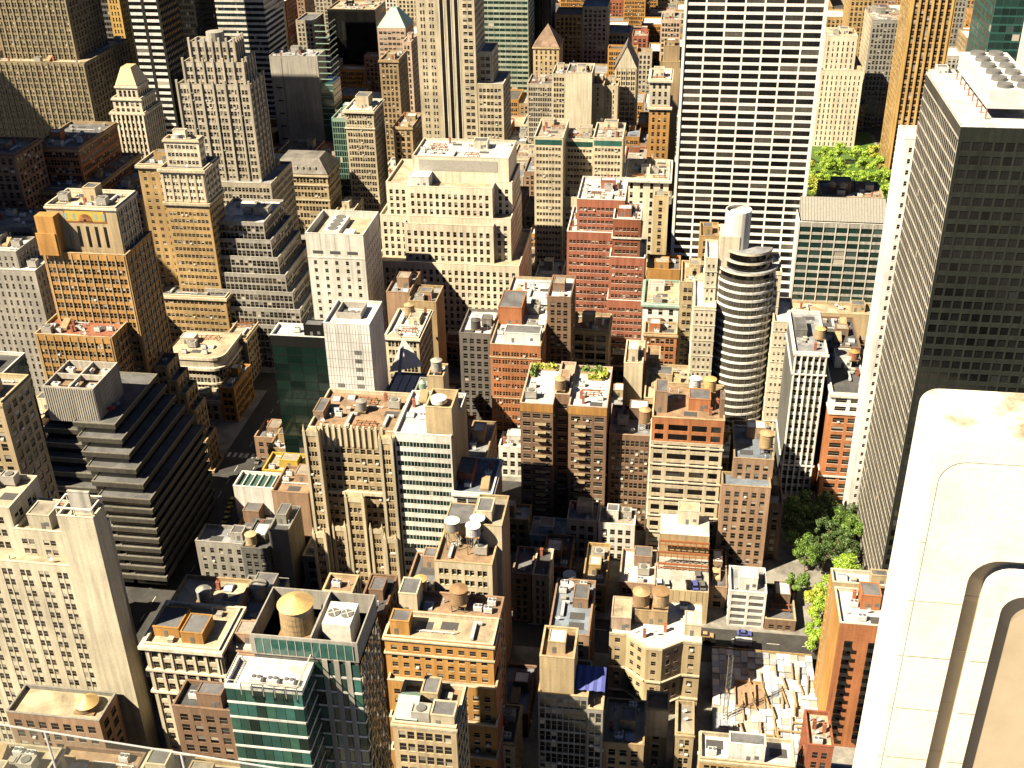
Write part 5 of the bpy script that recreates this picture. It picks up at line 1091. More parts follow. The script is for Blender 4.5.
# ---- ornate block and roofs left of green tower
g2 = T(143, 643, 219, 205, rear=(160, 612))
B('dark_backyard_house', 'low dark-roofed house below the ornate block beside the hotel slab', S('brown', bay=3, fl=3.4, deck='tar', clut=1.5), [T(172, 706, 232, 190, d=9)]); 
B('ornate_balcony_block', 'cream block with rows of ornate arched windows below orange roof huts', S('cream', bay=3.0, fl=3.6, pat=[(.22, .78)], sill=.2, head=.84, inset=.3, corn=(1.0, 1.1), trim='cream2', deck='rooftan', pier=(.5, .3), bands=[(g2['Z']-9, .6, .6), (g2['Z']-16.5, .6, .6)]), [{**g2, 'Y1': g2['Y0']+16, 'bh': [(.06, .40, .25, .75, 3.0, 'orange'), (.46, .75, .15, .6, 3.4, 'orange')], 'st': dict(clut=1)}])
B('tank_frame_block', 'flat-roofed block with a domed tank behind the ornate block', S('tan', bay=3, fl=3.6, deck='rooftan', clut=1.5), [dict(X0=g2['X0']-2, X1=g2['X1']-3, Y0=g2['Y0']+16.4, Y1=g2['Y0']+32, Z=g2['Z']-4, keep=[(.5, .4, 6)])])
water_tank((g2['X0']+g2['X1'])/2-3, g2['Y0']+22.5, g2['Z']-5, 1.9, 3.0, 'domed grey tank behind the orange huts of the ornate block', side='grey', top='grey', leg=1.6, cone=.5)
pv = T(218, 632, 262, 208, d=12); pv['X0'] = g2['X1']+.3
B('white_roof_house', 'low house with a bright white roof patch between ornate block and glass tower', S('brown2', bay=3, fl=3.5, deck='roofwhite', corn=(.7, .5)), [dict(pv, Z=g2['Z']-3)])
gv = T(226, 618, 268, 224, d=18); B('grey_tank_house', 'block with a squat grey tank behind the glass tower roof', S('grey', bay=3, fl=3.5, deck='roofgrey', clut=1.5), [dict(gv, keep=[(.6, .35, 6)])])
tank_px(260, 598, gv['Z']-1, 2.2, 4.2, 'squat grey-green tank left of the big golden tank', side='grey', top='grey', leg=.8, cone=.25)
# ---- grey house row in shade
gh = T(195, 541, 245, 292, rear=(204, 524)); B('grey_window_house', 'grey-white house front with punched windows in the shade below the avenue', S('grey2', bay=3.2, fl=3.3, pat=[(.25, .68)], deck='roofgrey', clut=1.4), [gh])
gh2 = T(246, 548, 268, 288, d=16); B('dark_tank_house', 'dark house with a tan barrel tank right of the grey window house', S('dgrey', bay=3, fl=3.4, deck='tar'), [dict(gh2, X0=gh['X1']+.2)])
tank_px(252, 545, gh2['Z']-1, 1.9, 3.6, 'tan barrel tank on the dark house by the grey window house', side='tan2', top='tan2', leg=1.0, cone=.15)
gh3 = T(268, 530, 288, 290, d=14); B('blank_side_house', 'narrow grey house with a tall blank side wall', S('grey', blank=True, deck='roofgrey', clut=.5), [dict(gh3, X0=gh2['X1']+.2)])
# ---- green skylight house, yellow hut etc.
gr = T(233, 486, 277, 316, rear=(243, 471))
B('green_skylight_house', 'low white-walled house with a green glazed roof beside the avenue', S('white2', blank=True, deck='teal', clut=0), [gr], extra=lambda b, ts: [b.part('skylight_bar', (lambda a: (a.box(ts[0]['X0']+(ts[0]['X1']-ts[0]['X0'])*i/6-.15, ts[0]['X0']+(ts[0]['X1']-ts[0]['X0'])*i/6+.15, ts[0]['Y0']+.5, ts[0]['Y1']-.5, ts[0]['Z']-1, ts[0]['Z']-.3), a)[1])(Acc()), paint('white')) for i in range(1, 6)])
br_ = T(278, 492, 308, 310, d=16); B('brown_party_wall_house', 'brown house with a big blank party wall left of the gothic apartments', S('brown2', blank=True, deck='roofbrown', clut=1.4), [dict(br_, X0=gr['X1']+.4)])
yh = T(262, 470, 298, 332, d=12); B('yellow_hut_house', 'low house with bright yellow hut behind the green skylight house', S('yellow', bay=4, fl=3.4, pat=[(.4, .6)], deck='rooftan', clut=.8), [yh])
B('white_strip_roof_house', 'low house with a long white roof strip beside the gothic apartments', S('tan', bay=3, fl=3.5, deck='roofwhite'), [T(268, 448, 310, 352, d=14)])
B('dark_hut_house', 'small dark-roofed house behind the white strip roof', S('brown2', bay=3, fl=3.5, deck='tar2', clut=1.6), [T(254, 437, 282, 370, d=14)])
B('sunken_dark_house', 'low dark-roofed house below the party wall', S('brown', bay=3, fl=3.4, deck='tar2', clut=.6), [T(236, 528, 280, 306, d=16)])
# ---- brown garden-roof apartment tower
bg_ = T(520, 403, 607, 338, rear=(530, 363))
X0_, X1_, Y0_, Z_ = bg_['X0'], bg_['X1'], bg_['Y0'], bg_['Z']; Wb = X1_-X0_
BGS = S('brown', bay=3.6, fl=3.3, pat=[(.12, .88)], sill=.3, head=.82, top=3.4, deck='roofwhite', ac=.12, trim='pink', marg=.5, clut=.8)
def garden():
    b = Bld('roof_garden_apartments', 'brown brick apartment block of three wings with planted white roofs', (X0_+X1_)/2, Y0_+12)
    Y1_ = bg_['Y1']; xa, xb, xc, xd = X0_, X0_+Wb*.38, X0_+Wb*.56, X1_
    for (p, q, y, dk_) in ((xa, xb, Y0_, 'roofwhite'), (xb+.05, xc-.05, Y0_+5.5, 'rooftan'), (xc, xd, Y0_-.1, 'roofwhite')):
        tier(b, p, q, y, Y1_-(.02 if y > Y0_ else 0), 0, Z_+(1.2 if y > Y0_+1 else 0), {**BGS, 'deck': dk_})
    for (cx, n_) in ((xb-4.2, 0), (xc+4.2, 1)):    # balcony stacks
        for k in range(int(Z_/3.3)-2):
            a = Acc(); z = 3+k*3.3; a.box(cx-1.9, cx+1.9, Y0_-1.5, Y0_-.12, z, z+.18); a.box(cx-1.9, cx+1.9, Y0_-1.5, Y0_-1.42, z+.18, z+1.1); b.part('balcony', a, wall('tan2'))
    f = Acc(); f.box(xa, xb, Y0_-.14, Y0_-.02, Z_-3.2, Z_-.2); f.box(xc, xd, Y0_-.24, Y0_-.12, Z_-3.2, Z_-.2); b.part('frieze', f, wall('orange'))
    for (x, y, w_, d_) in ((xa+1, Y1_-3.5, 9, 2), (xa+1, Y1_-9, 1.6, 5), (xc+2, Y1_-4, 8, 2), (xc+5, Y1_-9, 5, 1.6), (xd-3, Y1_-7, 1.6, 4)):
        p = Acc(); p.box(x, x+w_, y, y+d_, Z_-1, Z_-.3); pl = b.part('planter', p, paint('wood2')); lv = Acc(); n_ = 160
        c = np.stack([nrng.uniform(x, x+w_, n_), nrng.uniform(y, y+d_, n_), Z_-.2+nrng.random(n_)**2*1.8], 1)
        d1 = nrng.normal(size=(n_, 3))*.35; d2 = nrng.normal(size=(n_, 3))*.35
        lv.quads(np.stack([c-d1, c+d2, c+d1, c-d2], 1)); b.part('shrubs', lv, leafmat(rng.choice(['leaf_y', 'leaf_g'])), 'stuff', pl)
    clutter(b, xa, xb, Y0_+1, Y1_-10, Z_-1, 1.2, [], False); clutter(b, xc, xd, Y0_+1, Y1_-10, Z_-1, 1.8, [], False)
    bulkhead(b, xb+1, xc-1, Y0_+13, Y0_+19, Z_+.2, 3.2, 'pink', 'roofbrown')
    FOOT.append((X0_, X1_, Y0_, Y1_)); b.done()
def leafmat(k):
    if k in MATS: return MATS[k]
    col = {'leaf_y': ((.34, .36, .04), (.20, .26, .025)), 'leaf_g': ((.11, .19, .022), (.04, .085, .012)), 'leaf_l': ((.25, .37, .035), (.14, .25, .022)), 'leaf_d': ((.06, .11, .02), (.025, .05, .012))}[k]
    mat = bpy.data.materials.new('foliage_'+k); t, b = nodes(mat); v, rd, wv = base_coords(t); g = N(t, 'ShaderNodeNewGeometry')
    f = ramp(t, g.outputs['Random Per Island'], 0, 1, 0, 1); t.links.new(mix(t, col[0], col[1], f), b.inputs['Base Color']); b.inputs['Roughness'].default_value = .55
    try: b.inputs['Transmission Weight'].default_value = 0.0
    except Exception: pass
    MATS[k] = mat; return mat
garden()
water_tank(X0_+Wb*.38+1.5, Y0_+9.5, Z_-1+1.2, 2.0, 3.8, 'dark wooden tank among the planted roofs of the brown apartments', side='wood', top='wood2', leg=1.2, cone=.5)
# ---- brick block between garden roofs and bay-window loft
bb = T(609, 434, 652, 342, rear=(612, 405)); B('grey_roof_brick_block', 'dark brick block with grey tar roof and corner tank', S('brown', bay=3.4, fl=3.4, pat=P2, deck='roofgrey', trim='brown2', ac=.10), [{**bb, 'keep': [(.85, .35, 6)]}])
tank_px(644, 429, bb['Z']-1, 2.0, 4.6, 'wooden tank with a golden base on the grey tar roof', side='wood', top='wood2', leg=3.4, cone=.5)
# ---- bay-window loft with orange crown
bw_ = T(652, 417, 725, 330, rear=(660, 388)); bw_['Y1'] = bw_['Y0']+24
BW = S('cream', bay=8.5, fl=3.55, pat=[(.04, .22), (.29, .60), (.67, .97)], sill=.26, head=.9, inset=.22, top=.6, ac=.0, trim='cream2', deck='roofbrown', split=False, indiv='black', marg=.6, bands=[(bw_['Z']-11.5-7.1*k, .5, .4) for k in range(7)], side=dict(blank=True, wallc='brown2', indiv=False))
z9 = bw_['Z']-9.5
bw_['X1'] -= .0
BW['bay'] = (bw_['X1']-bw_['X0']-1.2)
BW['pat'] = [(.02, .15), (.22, .50), (.56, .78), (.84, .98)]
B('orange_crowned_loft', 'cream bay-windowed loft with orange brick crown and twin roof tanks', BW, [dict(bw_, Z=z9, z0=0, st=dict(clut=0, par=.1)), dict(bw_, z0=z9, X0=bw_['X0']+.05, X1=bw_['X1']-.05, Y0=bw_['Y0']+.05, st=dict(wallc='orange2', top=2.2, bands=None, clut=.6, trim='tan2'), bh=[(.5, .8, .3, .6, 4.5, 'orange2'), (.03, .2, .2, .55, 8, 'brown2'), (.93, .99, .15, .4, 7, 'brown')])])
zt_ = bw_['Z']-1
water_tank(bw_['X0']+(bw_['X1']-bw_['X0'])*.58, bw_['Y0']+17.5, zt_, 2.0, 4.4, 'white-capped left tank of the pair on the orange-crowned loft', side='silver', top='conewhite', leg=2.6, cone=.25)
water_tank(bw_['X0']+(bw_['X1']-bw_['X0'])*.79, bw_['Y0']+17.5, zt_, 2.1, 4.4, 'golden right tank of the pair on the orange-crowned loft', side='conegold', top='conegold', leg=2.6, cone=.25)
tr_ = T(628, 345, 643, 372, d=20); B('cream_fin_block', 'narrow cream block with an open railed roof behind the grey tar roof', S('cream', blank=True, deck='rooftan', clut=2), [T(624, 363, 643, 370, rear=(626, 340))])
B('tan_pitched_block', 'block with a sunlit tan sloping roof left of the round tower', S('tan2', bay=3, fl=3.5, deck='rooftan', clut=.8), [T(644, 398, 688, 362, d=26)])
B('chimney_block', 'plain tan stack block beside the cream fin block', S('tan2', blank=True, deck='roofbrown', clut=.3), [dict(T(646, 358, 660, 388, d=10))])
# ---- brown brick office right of the loft
bo = T(734, 458, 774, 328, rear=(742, 421)); bo2 = T(722, 485, 771, 322, d=8)
B('brown_brick_office', 'brown brick office with blue-grey roof right of the orange-crowned loft', S('brown2', bay=3.0, fl=3.4, pat=[(.2, .75)], deck='roofblue', trim='tan', ac=.05, clut=.8), [dict(bo2, z0=0, st=dict(clut=0)), dict(bo, z0=0, Y0=bo2['Y0']+6, keep=[(.8, .3, 7)])])
tank_px(765, 452, bo['Z']-1, 2.3, 5.0, 'big brown tank at the corner of the blue-grey roof', side='wood2', top='wood2', leg=2.6, cone=.35)
B('slim_side_house', 'slim grey-roofed house at the right flank of the brown brick office', S('brown', bay=2.6, fl=3.4, deck='roofgrey', clut=.4), [dict(X0=bo['X1']+.3, X1=bo['X1']+5, Y0=330, Y1=352, Z=24)])
# ---- white-roofed low building and parking deck
wr2 = T(619, 582, 655, 297, rear=(622, 548)); B('white_roof_loft', 'low loft with a brilliant white square roof', S('brown2', bay=3.4, fl=3.5, pat=P2, deck='roofwhite', trim='pink', clut=.4), [wr2])
pk = T(656, 588, 709, 294, rear=(660, 540))
def parking(b, ts):
    pass
def park_deck():
    x0, x1, y0, z = pk['X0'], pk['X1'], pk['Y0'], pk['Z']; x0 = max(x0, wr2['X1']+.2)
    b = Bld('parking_garage', 'tan parking garage with cars on its open roof deck', (x0+x1)/2, y0+14)
    a = Acc(); n_ = 9
    for i in range(n_): xa = x0+(x1-x0)*i/n_; q = Acc(); q.box(xa+.06, xa+(x1-x0)/n_-.06, y0-.3, y0, 0, z); b.part('wall_panel', q, wall('tan2'))
    a.box(x0, x1, y0+.02, y0+30, 0, z-1.0); b.part('garage_body', a, wall('tan'))
    r = Acc(); r.quads([(x0, y0, z-.97), (x1, y0, z-.97), (x1, y0+30, z-.97), (x0, y0+30, z-.97)]); b.part('roof', r, roof('conc'))
    yb = y0+11
    for k in range(3):
        q = Acc(); zz = z+1.0+k*3.0; q.box(x0+.2, x1-.2, yb+k*2.2, yb+.4+k*2.2, zz, zz+.8); q.box(x0+.2, x1-.2, yb+k*2.2, yb+.3+k*2.2, zz-1.2, zz-1.0)
        for i in range(9): xx = x0+.4+(x1-x0-.8)*i/8; q.box(xx-.12, xx+.12, yb+.05+k*2.2, yb+.3+k*2.2, zz-2.0, zz)
        b.part('deck_rail', q, paint('rust'))
    q = Acc(); q.box(x0+.3, x1-.3, yb+7, y0+29.5, z-1, z+8.5); b.part('upper_block', q, wall('tan'))
    r = Acc(); r.quads([(x0+.4, yb+7.1, z+8.53), (x1-.4, yb+7.1, z+8.53), (x1-.4, y0+29.4, z+8.53), (x0+.4, y0+29.4, z+8.53)]); b.part('upper_roof', r, roof('roofwhite'))
    bulkhead(b, x0+6, x0+13, y0+24, y0+29, z+8.5, 5.5, 'cream2', 'rooftan')
    FOOT.append((x0, x1, y0, y0+30)); b.done(); return x0, x1, y0, z-.97
PK = park_deck()
cr = T(730, 591, 767, 294, rear=(733, 566))
B('cream_grid_loft', 'small white loft of wide gridded windows facing the side street', S('white2', bay=5.6, fl=2.9, pat=[(.08, .92)], sill=.24, head=.86, inset=.25, indiv='dgrey', split=False, trim='white2', deck='roofgrey', clut=3, ac=0, marg=.3, top=1.0), [cr])
B('brown_yard_house', 'low brown house between parking garage and white gridded loft', S('brown2', bay=3, fl=3.4, deck='tar2', clut=1), [dict(X0=pk['X1']+.3, X1=cr['X0']-.3, Y0=302, Y1=322, Z=9)])
dr = T(767, 619, 796, 293.5, rear=(771, 584)); B('dark_roof_house', 'low house with a dark flat roof and yellow edge beside the trees', S('brown', bay=3, fl=3.4, deck='tar2', trim='tan2', clut=.6), [dict(dr, X0=cr['X1']+.3)])
# ---- low row in the canyon
B('tan_brick_row_house', 'small brown row house in the canyon below the dark apartments', S('brown2', bay=2.6, fl=3.2, pat=[(.2, .75)], deck='tar2'), [T(512, 573, 531, 288, d=14)])
B('cream_row_house', 'small cream row house with six windows in the canyon', S('cream', bay=2.4, fl=3.2, pat=[(.25, .7)], deck='tar'), [T(532, 575, 549, 287, d=14)])
B('dark_yard_house', 'dark low house with pale roof ducts below the brown apartments', S('brown', bay=3, fl=3.4, deck='tar', clut=2), [T(541, 566, 570, 304, d=18)])
lr = T(548, 633, 589, 250, rear=(556, 578)); B('long_blue_roof_house', 'long low house with a blue-grey roof and two round vents', S('brown2', bay=3.2, fl=3.4, deck='roofblue', clut=2.5), [lr],
  extra=lambda b, ts: [b.part('round_vent', (lambda a: (a.cyl((ts[0]['X0']+3.5, ts[0]['Y0']+22+5*i), 2.0, 2.0, ts[0]['Z']-1, ts[0]['Z']+.2, 18), a)[1])(Acc()), paint('steel')) for i in (0, 1)])
B('shade_lane_house', 'low dark shed with blue-grey metal roof in the lane', S('brown', bay=3, fl=3.2, deck='roofblue', clut=.3), [T(497, 712, 528, 238, d=20)])
B('lane_front_house', 'small cream house front at the end of the shaded lane', S('tan2', bay=2.6, fl=3.2, deck='tar', corn=(.5, .4)), [T(492, 742, 515, 216, d=14)])
# ---- mullioned building with tan box
sl_ = T(538, 693, 588, 212, d=13); sl_r = T(588, 709, 603, 211, d=8)
pbx = T(538.6, 654, 574.5, 214, rear=(542, 631))
B('mullion_front_building', 'building of fine dark mullions under a tan windowless roof box', S('grey', bay=1.5, fl=3.9, pat=[(.08, .92)], sill=.06, head=.88, inset=.25, ac=.08, trim='tan2', deck='rooftan', marg=.3, top=.8, clut=.3, sills=False),
  [sl_, dict(sl_r, X0=sl_['X1']+.05, z0=0), dict(pbx, X0=sl_['X0']+.3, Y0=sl_['Y0']+1.2, Y1=sl_['Y1']-.5, z0=sl_['Z']-1.1, st=dict(wallc='tan2', blank=True, deck='roofbrown', clut=.3))],
  extra=lambda b, ts: b.part('blue_tarpaulin', (lambda a, t_: ([a.quads([(t_['X1']-6+i, t_['Y0']+2, t_['Z']+.3+.3*(i % 2)), (t_['X1']-5+i, t_['Y0']+2, t_['Z']+.3+.3*((i+1) % 2)), (t_['X1']-5+i, t_['Y0']+9, t_['Z']+2+.3*((i+1) % 2)), (t_['X1']-6+i, t_['Y0']+9, t_['Z']+2+.3*(i % 2))]) for i in range(10)], a)[1])(Acc(), ts[0]), paint('blue')))
# ---- canted light-court apartments
def canted():
    z = aty(646, 647, 250)[2]
    pts = [(608.6, 640), (626.5, 635), (646, 647), (662.5, 649), (683, 641), (702, 642)]
    W = [atz(x, y, z) for x, y in pts]
    yl = W[1][1]; W[0] = np.array([W[0][0], yl+.5, z]); W[1] = np.array([W[1][0], yl+.5, z]); W[4] = np.array([W[4][0], W[4][1], z]); W[5] = np.array([W[5][0], W[4][1]+.0, z])
    yb = yl+17
    b = Bld('canted_front_apartments', 'yellow-tan apartment block with a canted many-sided front and twin tanks', (W[0][0]+W[5][0])/2, yl+10)
    st = S('tan2', bay=3.3, fl=3.5, pat=[(.25, .72)], ac=.16, top=1.2, trim='pink', sill=.3, head=.8)
    for i in range(5):
        p, q = W[i], W[i+1]; d = q[:2]-p[:2]; L = np.linalg.norm(d); u = d/L; n = np.array([u[1], -u[0]])
        facade(b, p[:2], u, n, L, 0, z, st)
        for zz in (z-.9, z-13, z-22):
            c = Acc(); P = lambda s, o, h: (p[0]+u[0]*s+n[0]*o, p[1]+u[1]*s+n[1]*o, h)
            h = .5 if zz < z-1 else .9; o = .6 if zz < z-1 else .15
            c.quads([P(0, o, zz), P(L, o, zz), P(L, o, zz+h), P(0, o, zz+h)]); c.quads([P(0, o, zz+h), P(L, o, zz+h), P(L, -.3, zz+h), P(0, -.3, zz+h)]); c.quads([P(0, -.02, zz), P(L, -.02, zz), P(L, o, zz), P(0, o, zz)]); b.part('ledge', c, wall('cream'))
    for (p, q) in ((W[5], (W[5][0], yb)), ((W[5][0], yb), (W[0][0], yb)), ((W[0][0], yb), W[0])):
        p, q = np.array(p[:2]), np.array(q[:2]); d = q-p; L = np.linalg.norm(d); u = d/L; facade(b, p, u, np.array([u[1], -u[0]]), L, 0, z, {**st, 'blank': True})
    r = Acc(); c = ((W[0][0]+W[5][0])/2, yl+10, z-1); ring = [(*w_[:2], z-1) for w_ in W]+[(W[5][0], yb, z-1), (W[0][0], yb, z-1)]
    for i in range(len(ring)): r.quads([ring[i], ring[(i+1) % len(ring)], c, c])
    b.part('roof', r, roof('roofwhite'))
    bulkhead(b, W[1][0]+2, W[3][0]+1, yl+6.5, yl+12, z-1, 5.0, 'tan', 'roofbrown'); bulkhead(b, W[0][0]+.3, W[1][0]+1, yl+3, yl+12, z-1, 4.5, 'pink', 'rooftan'); bulkhead(b, W[4][0]+.3, W[5][0]-.3, yl+3, yl+9, z-1, 4.0, 'cream', 'roofwhite')
    clutter(b, W[1][0]+1, W[4][0]-1, yl-1, yl+6, z-1, 1.5, [], False); clutter(b, W[1][0]+1, W[5][0]-1, yl+12.2, yb-.3, z-1, 2, [], False)
    FOOT.append((W[0][0], W[5][0], W[2][1], yb)); b.done(); return z, W, yl
cz, CW, cyl_ = canted()
water_tank(CW[1][0]+3.6, cyl_+9.0, cz+4.1, 2.5, 4.0, 'left brown tank with a pale lit cap on the canted apartments', side='wood', top='wood2', leg=1.0, cone=.45)
water_tank(CW[1][0]+9.2, cyl_+9.4, cz+4.1, 2.5, 4.4, 'right flat-capped brown tank on the canted apartments', side='wood2', top='wood', leg=1.0, cone=.15)
B('white_blank_front_house', 'house with a bright blank white front wall below the canted apartments', S('tan2', bay=3, fl=3.2, pat=[(.3, .7)], deck='roofbrown', ac=.1), [T(646, 709, 669, 232, d=7)], extra=lambda b, ts: b.part('white_wall_panel', (lambda a, t_: (a.box(t_['X0']+.1, t_['X1']-.1, t_['Y0']-.12, t_['Y0']+.02, t_['Z']-10, t_['Z']-.1), a)[1])(Acc(), ts[0]), wall('cream2')))
B('ochre_mid_house', 'ochre house right of the blank white wall', S('tan2', bay=3, fl=3.2, pat=P2, deck='gravel', ac=.2, corn=(.4, .3)), [T(676, 733, 694, 224, d=12)])
B('ductwork_house', 'low house whose roof is crowded with white ducts and pipes', S('tan', bay=3, fl=3.2, deck='rooftan', clut=5), [T(603, 742, 644, 216, d=16)])
# ---- big green glass tower, lower left
ga = T(224.5, 684, 301.5, 160, d=30)
gq = atz(254, 661, ga['Z']-1); gh_ = T(249, 634, 357, gq[1], rear=(372, 622))
gh_['Y1'] = gh_['Y0']+15
def glass_tower():
    x0, x1, y0, z = ga['X0'], ga['X1'], ga['Y0'], ga['Z']; Y1 = gh_['Y0']
    b = Bld('green_glass_tower', 'green glass tower with white floor bands and golden roof tank', (x0+gh_['X1'])/2, Y1)
    X0h, X1h, Zh, Yb = gh_['X0'], gh_['X1'], gh_['Z'], gh_['Y1']
    c = Acc(); c.box(x0+.3, x1-.3, y0+.3, Y1+.2, 0, z-1); c.box(X0h+.3, X1h-.3, Y1+.3, Yb-.05, 0, Zh-5); b.part('core', c, wall('dgrey'))
    fl = 4.1; W = (x1-x0)/8
    pm_ = {}
    def panes(O, u, n, L, nb, z1, tag_, zlo=20):
        w_ = L/nb
        ac = Acc(); P = lambda s, o, h: (u[0]*s+n[0]*o, u[1]*s+n[1]*o, h)
        for (s0, s1, o0, o1, h0, h1) in ((-w_/2+.05, w_/2-.05, 0, .06, 0, fl-.75),):
            q = [P(s0, o1, h0), P(s1, o1, h0), P(s1, o1, h1), P(s0, o1, h1)]; qb = [P(s0, o0, h0), P(s1, o0, h0), P(s1, o0, h1), P(s0, o0, h1)]
            ac.quads(q); ac.quads(qb[::-1]); ac.quads([q[1], qb[1], qb[2], q[2]]); ac.quads([qb[0], q[0], q[3], qb[3]]); ac.quads([q[3], q[2], qb[2], qb[3]]); ac.quads([qb[0], qb[1], q[1], q[0]])
        meshes = []
        for k in range(3):
            me = ac.mesh('glass_pane'); me.materials.append(glass(['green', 'teal', 'green'][k], .06, 0, .8)); meshes.append(me)
        k = 0
        while z1-fl*(k+1) > zlo:
            zz = z1-fl*(k+1)-.2
            for i in range(nb):
                o = link('glass_pane', meshes[rng.randrange(3)], None, b.r); o.location = (O[0]+u[0]*(i+.5)*w_-b.off[0], O[1]+u[1]*(i+.5)*w_-b.off[1], zz)
            a = Acc(); a2 = [O[0], O[0]+u[0]*L, O[1], O[1]+u[1]*L]
            e = .18
            xs = sorted((O[0]+n[0]*e, O[0]+u[0]*L+n[0]*-.1)); ys = sorted((O[1]+n[1]*e, O[1]+u[1]*L+n[1]*-.1))
            if abs(u[0]) > .5: a.box(O[0], O[0]+L, O[1]-e, O[1]+.2, zz-.55, zz-.02)
            else: a.box(O[0]-.2, O[0]+e, O[1], O[1]+L, zz-.55, zz-.02)
            b.part('floor_band', a, wall('white2')); k += 1
    panes((x0, y0), (1, 0), (0, -1), x1-x0, 8, z, 'f', 34); panes((x1, y0), (0, 1), (1, 0), Y1-y0, 6, z, 's', 50)
    panes((x1+.1, Y1), (1, 0), (0, -1), X1h-x1-.1, 6, Zh-5, 'h', 44); panes((X1h, Y1), (0, 1), (1, 0), Yb-Y1, 5, Zh-5, 't', 44)
    fr = Acc()
    for i in range(1, 4): xx = x1+.1+(X1h-x1)*i/4; fr.box(xx-.55, xx+.55, Y1-.28, Y1-.05, 30, Zh-5)
    b.part('pier_strip', fr, wall('grey2'))
    lo = Acc(); n_ = 10
    for k in range(14):
        for i in range(n_):
            ya, yb_ = Y1+(Yb-Y1)*i/n_, Y1+(Yb-Y1)*(i+1)/n_; zz = Zh-6-4.1*k
            if (i+k) % 2: lo.bar((X1h+.35, ya, zz), (X1h+.35, yb_, zz-4.1), .09)
            else: lo.bar((X1h+.35, yb_, zz), (X1h+.35, ya, zz-4.1), .09)
    b.part('diagonal_screen', lo, paint('lightfin'), 'stuff')
    r = Acc(); r.quads([(x0+.05, y0+.05, z-.98), (x1-.05, y0+.05, z-.98), (x1-.05, Y1, z-.98), (x0+.05, Y1, z-.98)]); b.part('terrace_floor', r, roof('roofwhite'))
    pr = Acc(); pr.ring(x0, x1, y0, Y1-.02, z-1.0, z+.1, .1, .35); b.part('parapet', pr, wall('white2'))
    rl_ = Acc()
    for i in range(12): yy = y0+(Y1-y0)*i/12; rl_.box(x0+.1, x0+.2, yy-.05, yy+.05, z+.1, z+1.1)
    rl_.box(x0+.1, x0+.2, y0, Y1, z+1.1, z+1.2); rl_.box(x0+.21, x1-.2, y0+.1, y0+.2, z+1.1, z+1.2); b.part('rail', rl_, paint('white'))
    g = Acc(); g.box(x0+4, x1-.4, Y1-9.5, Y1-9.3, z-.9, z+2.2); g.box(x1-.4, x1-.2, Y1-9.3, Y1-.1, z-.9, z+2.2); b.part('glass_screen', g, clear_glass())
    g = Acc(); g.box(x0+4, x1-.3, Y1-9.55, Y1-9.25, z+2.2, z+2.3); g.box(x1-.45, x1-.15, Y1-9.25, Y1-.1, z+2.2, z+2.3)
    for i in range(6): xx = x0+4+(x1-x0-4.4)*i/5; g.box(xx-.06, xx+.06, Y1-9.56, Y1-9.24, z-.95, z+2.2)
    b.part('screen_frame', g, paint('grey2'))
    for i in range(3): put(b, 'air_handler', x0+6+i*3.4, Y1-6, z-.97)
    # tall block crown: screen walls round an open plant deck
    s = Acc(); s.ring(X0h, X1h, Y1, Yb, Zh-5.2, Zh, 0, .3); b.part('crown_screen', s, wall('grey2'))
    s = Acc(); s.box(X0h+1, X1h-1, Y1-.12, Y1-.01, Zh-4.6, Zh-.8); b.part('crown_glazing', s, glass('teal', .1))
    s = Acc()
    for i in range(13): xx = X0h+1+(X1h-X0h-2)*i/12; s.box(xx-.08, xx+.08, Y1-.2, Y1-.1, Zh-4.6, Zh-.8)
    b.part('crown_mullions', s, paint('grey2'), 'stuff')
    r = Acc(); r.quads([(X0h+.2, Y1+.2, Zh-5.0), (X1h-.2, Y1+.2, Zh-5.0), (X1h-.2, Yb-.2, Zh-5.0), (X0h+.2, Yb-.2, Zh-5.0)]); b.part('roof', r, roof('roofgrey'))
    xw = X0h+(X1h-X0h)*.56; s = Acc(); s.box(xw, xw+.4, Y1+.35, Yb-.35, Zh-4.95, Zh+.3); b.part('dividing_wall', s, wall('grey2'))
    bx = Acc(); bx.box(xw+1.5, xw+7.4, Y1+4, Y1+11, Zh-5, Zh+.8); p = b.part('cooling_unit', bx, paint('white'))
    for i in (0, 1):
        f = link('fan', TPL['big_fan'][0], None, p); f.location = Vector((xw+3.1+i*2.8, Y1+7.5, Zh+.8))-Vector(b.off); f.scale = (1.25, 1.25, .6)
        for an in (0, math.pi/2): q = Acc(); cx, cyy = xw+3.1+i*2.8, Y1+7.5; q.bar((cx-1.3*math.cos(an+.5), cyy-1.3*math.sin(an+.5), Zh+1.05), (cx+1.3*math.cos(an+.5), cyy+1.3*math.sin(an+.5), Zh+1.05), .09); b.part('fan_guard', q, paint('white'), None, p)
    FOOT.append((x0, X1h, y0, Yb)); b.done(); return X0h, xw, Y1, Yb, Zh
GX0, GXW, GY1, GYB, GZ = glass_tower()
water_tank((GX0+GXW)/2+1.2, (GY1+GYB)/2+.3, GZ-5.0, 3.6, 6.4, 'big wooden tank with a golden conical cap on the green glass tower', side='wood2', top='conegold', leg=.9, cone=.55)
cl = T(322, 591, 352, 214, rear=(338, 574)); B('pilastered_stair_tower', 'small tan pilastered tower behind the glass tower fans', S('tan2', bay=2.4, fl=3.6, pier=(.5, .4), pat=[(.25, .7)], deck='roofbrown'), [cl, ])
B('dark_court_block', 'low dark-roofed block right of the pilastered tower', S('brown', bay=3, fl=3.4, deck='tar'), [T(356, 612, 384, 226, d=16)])
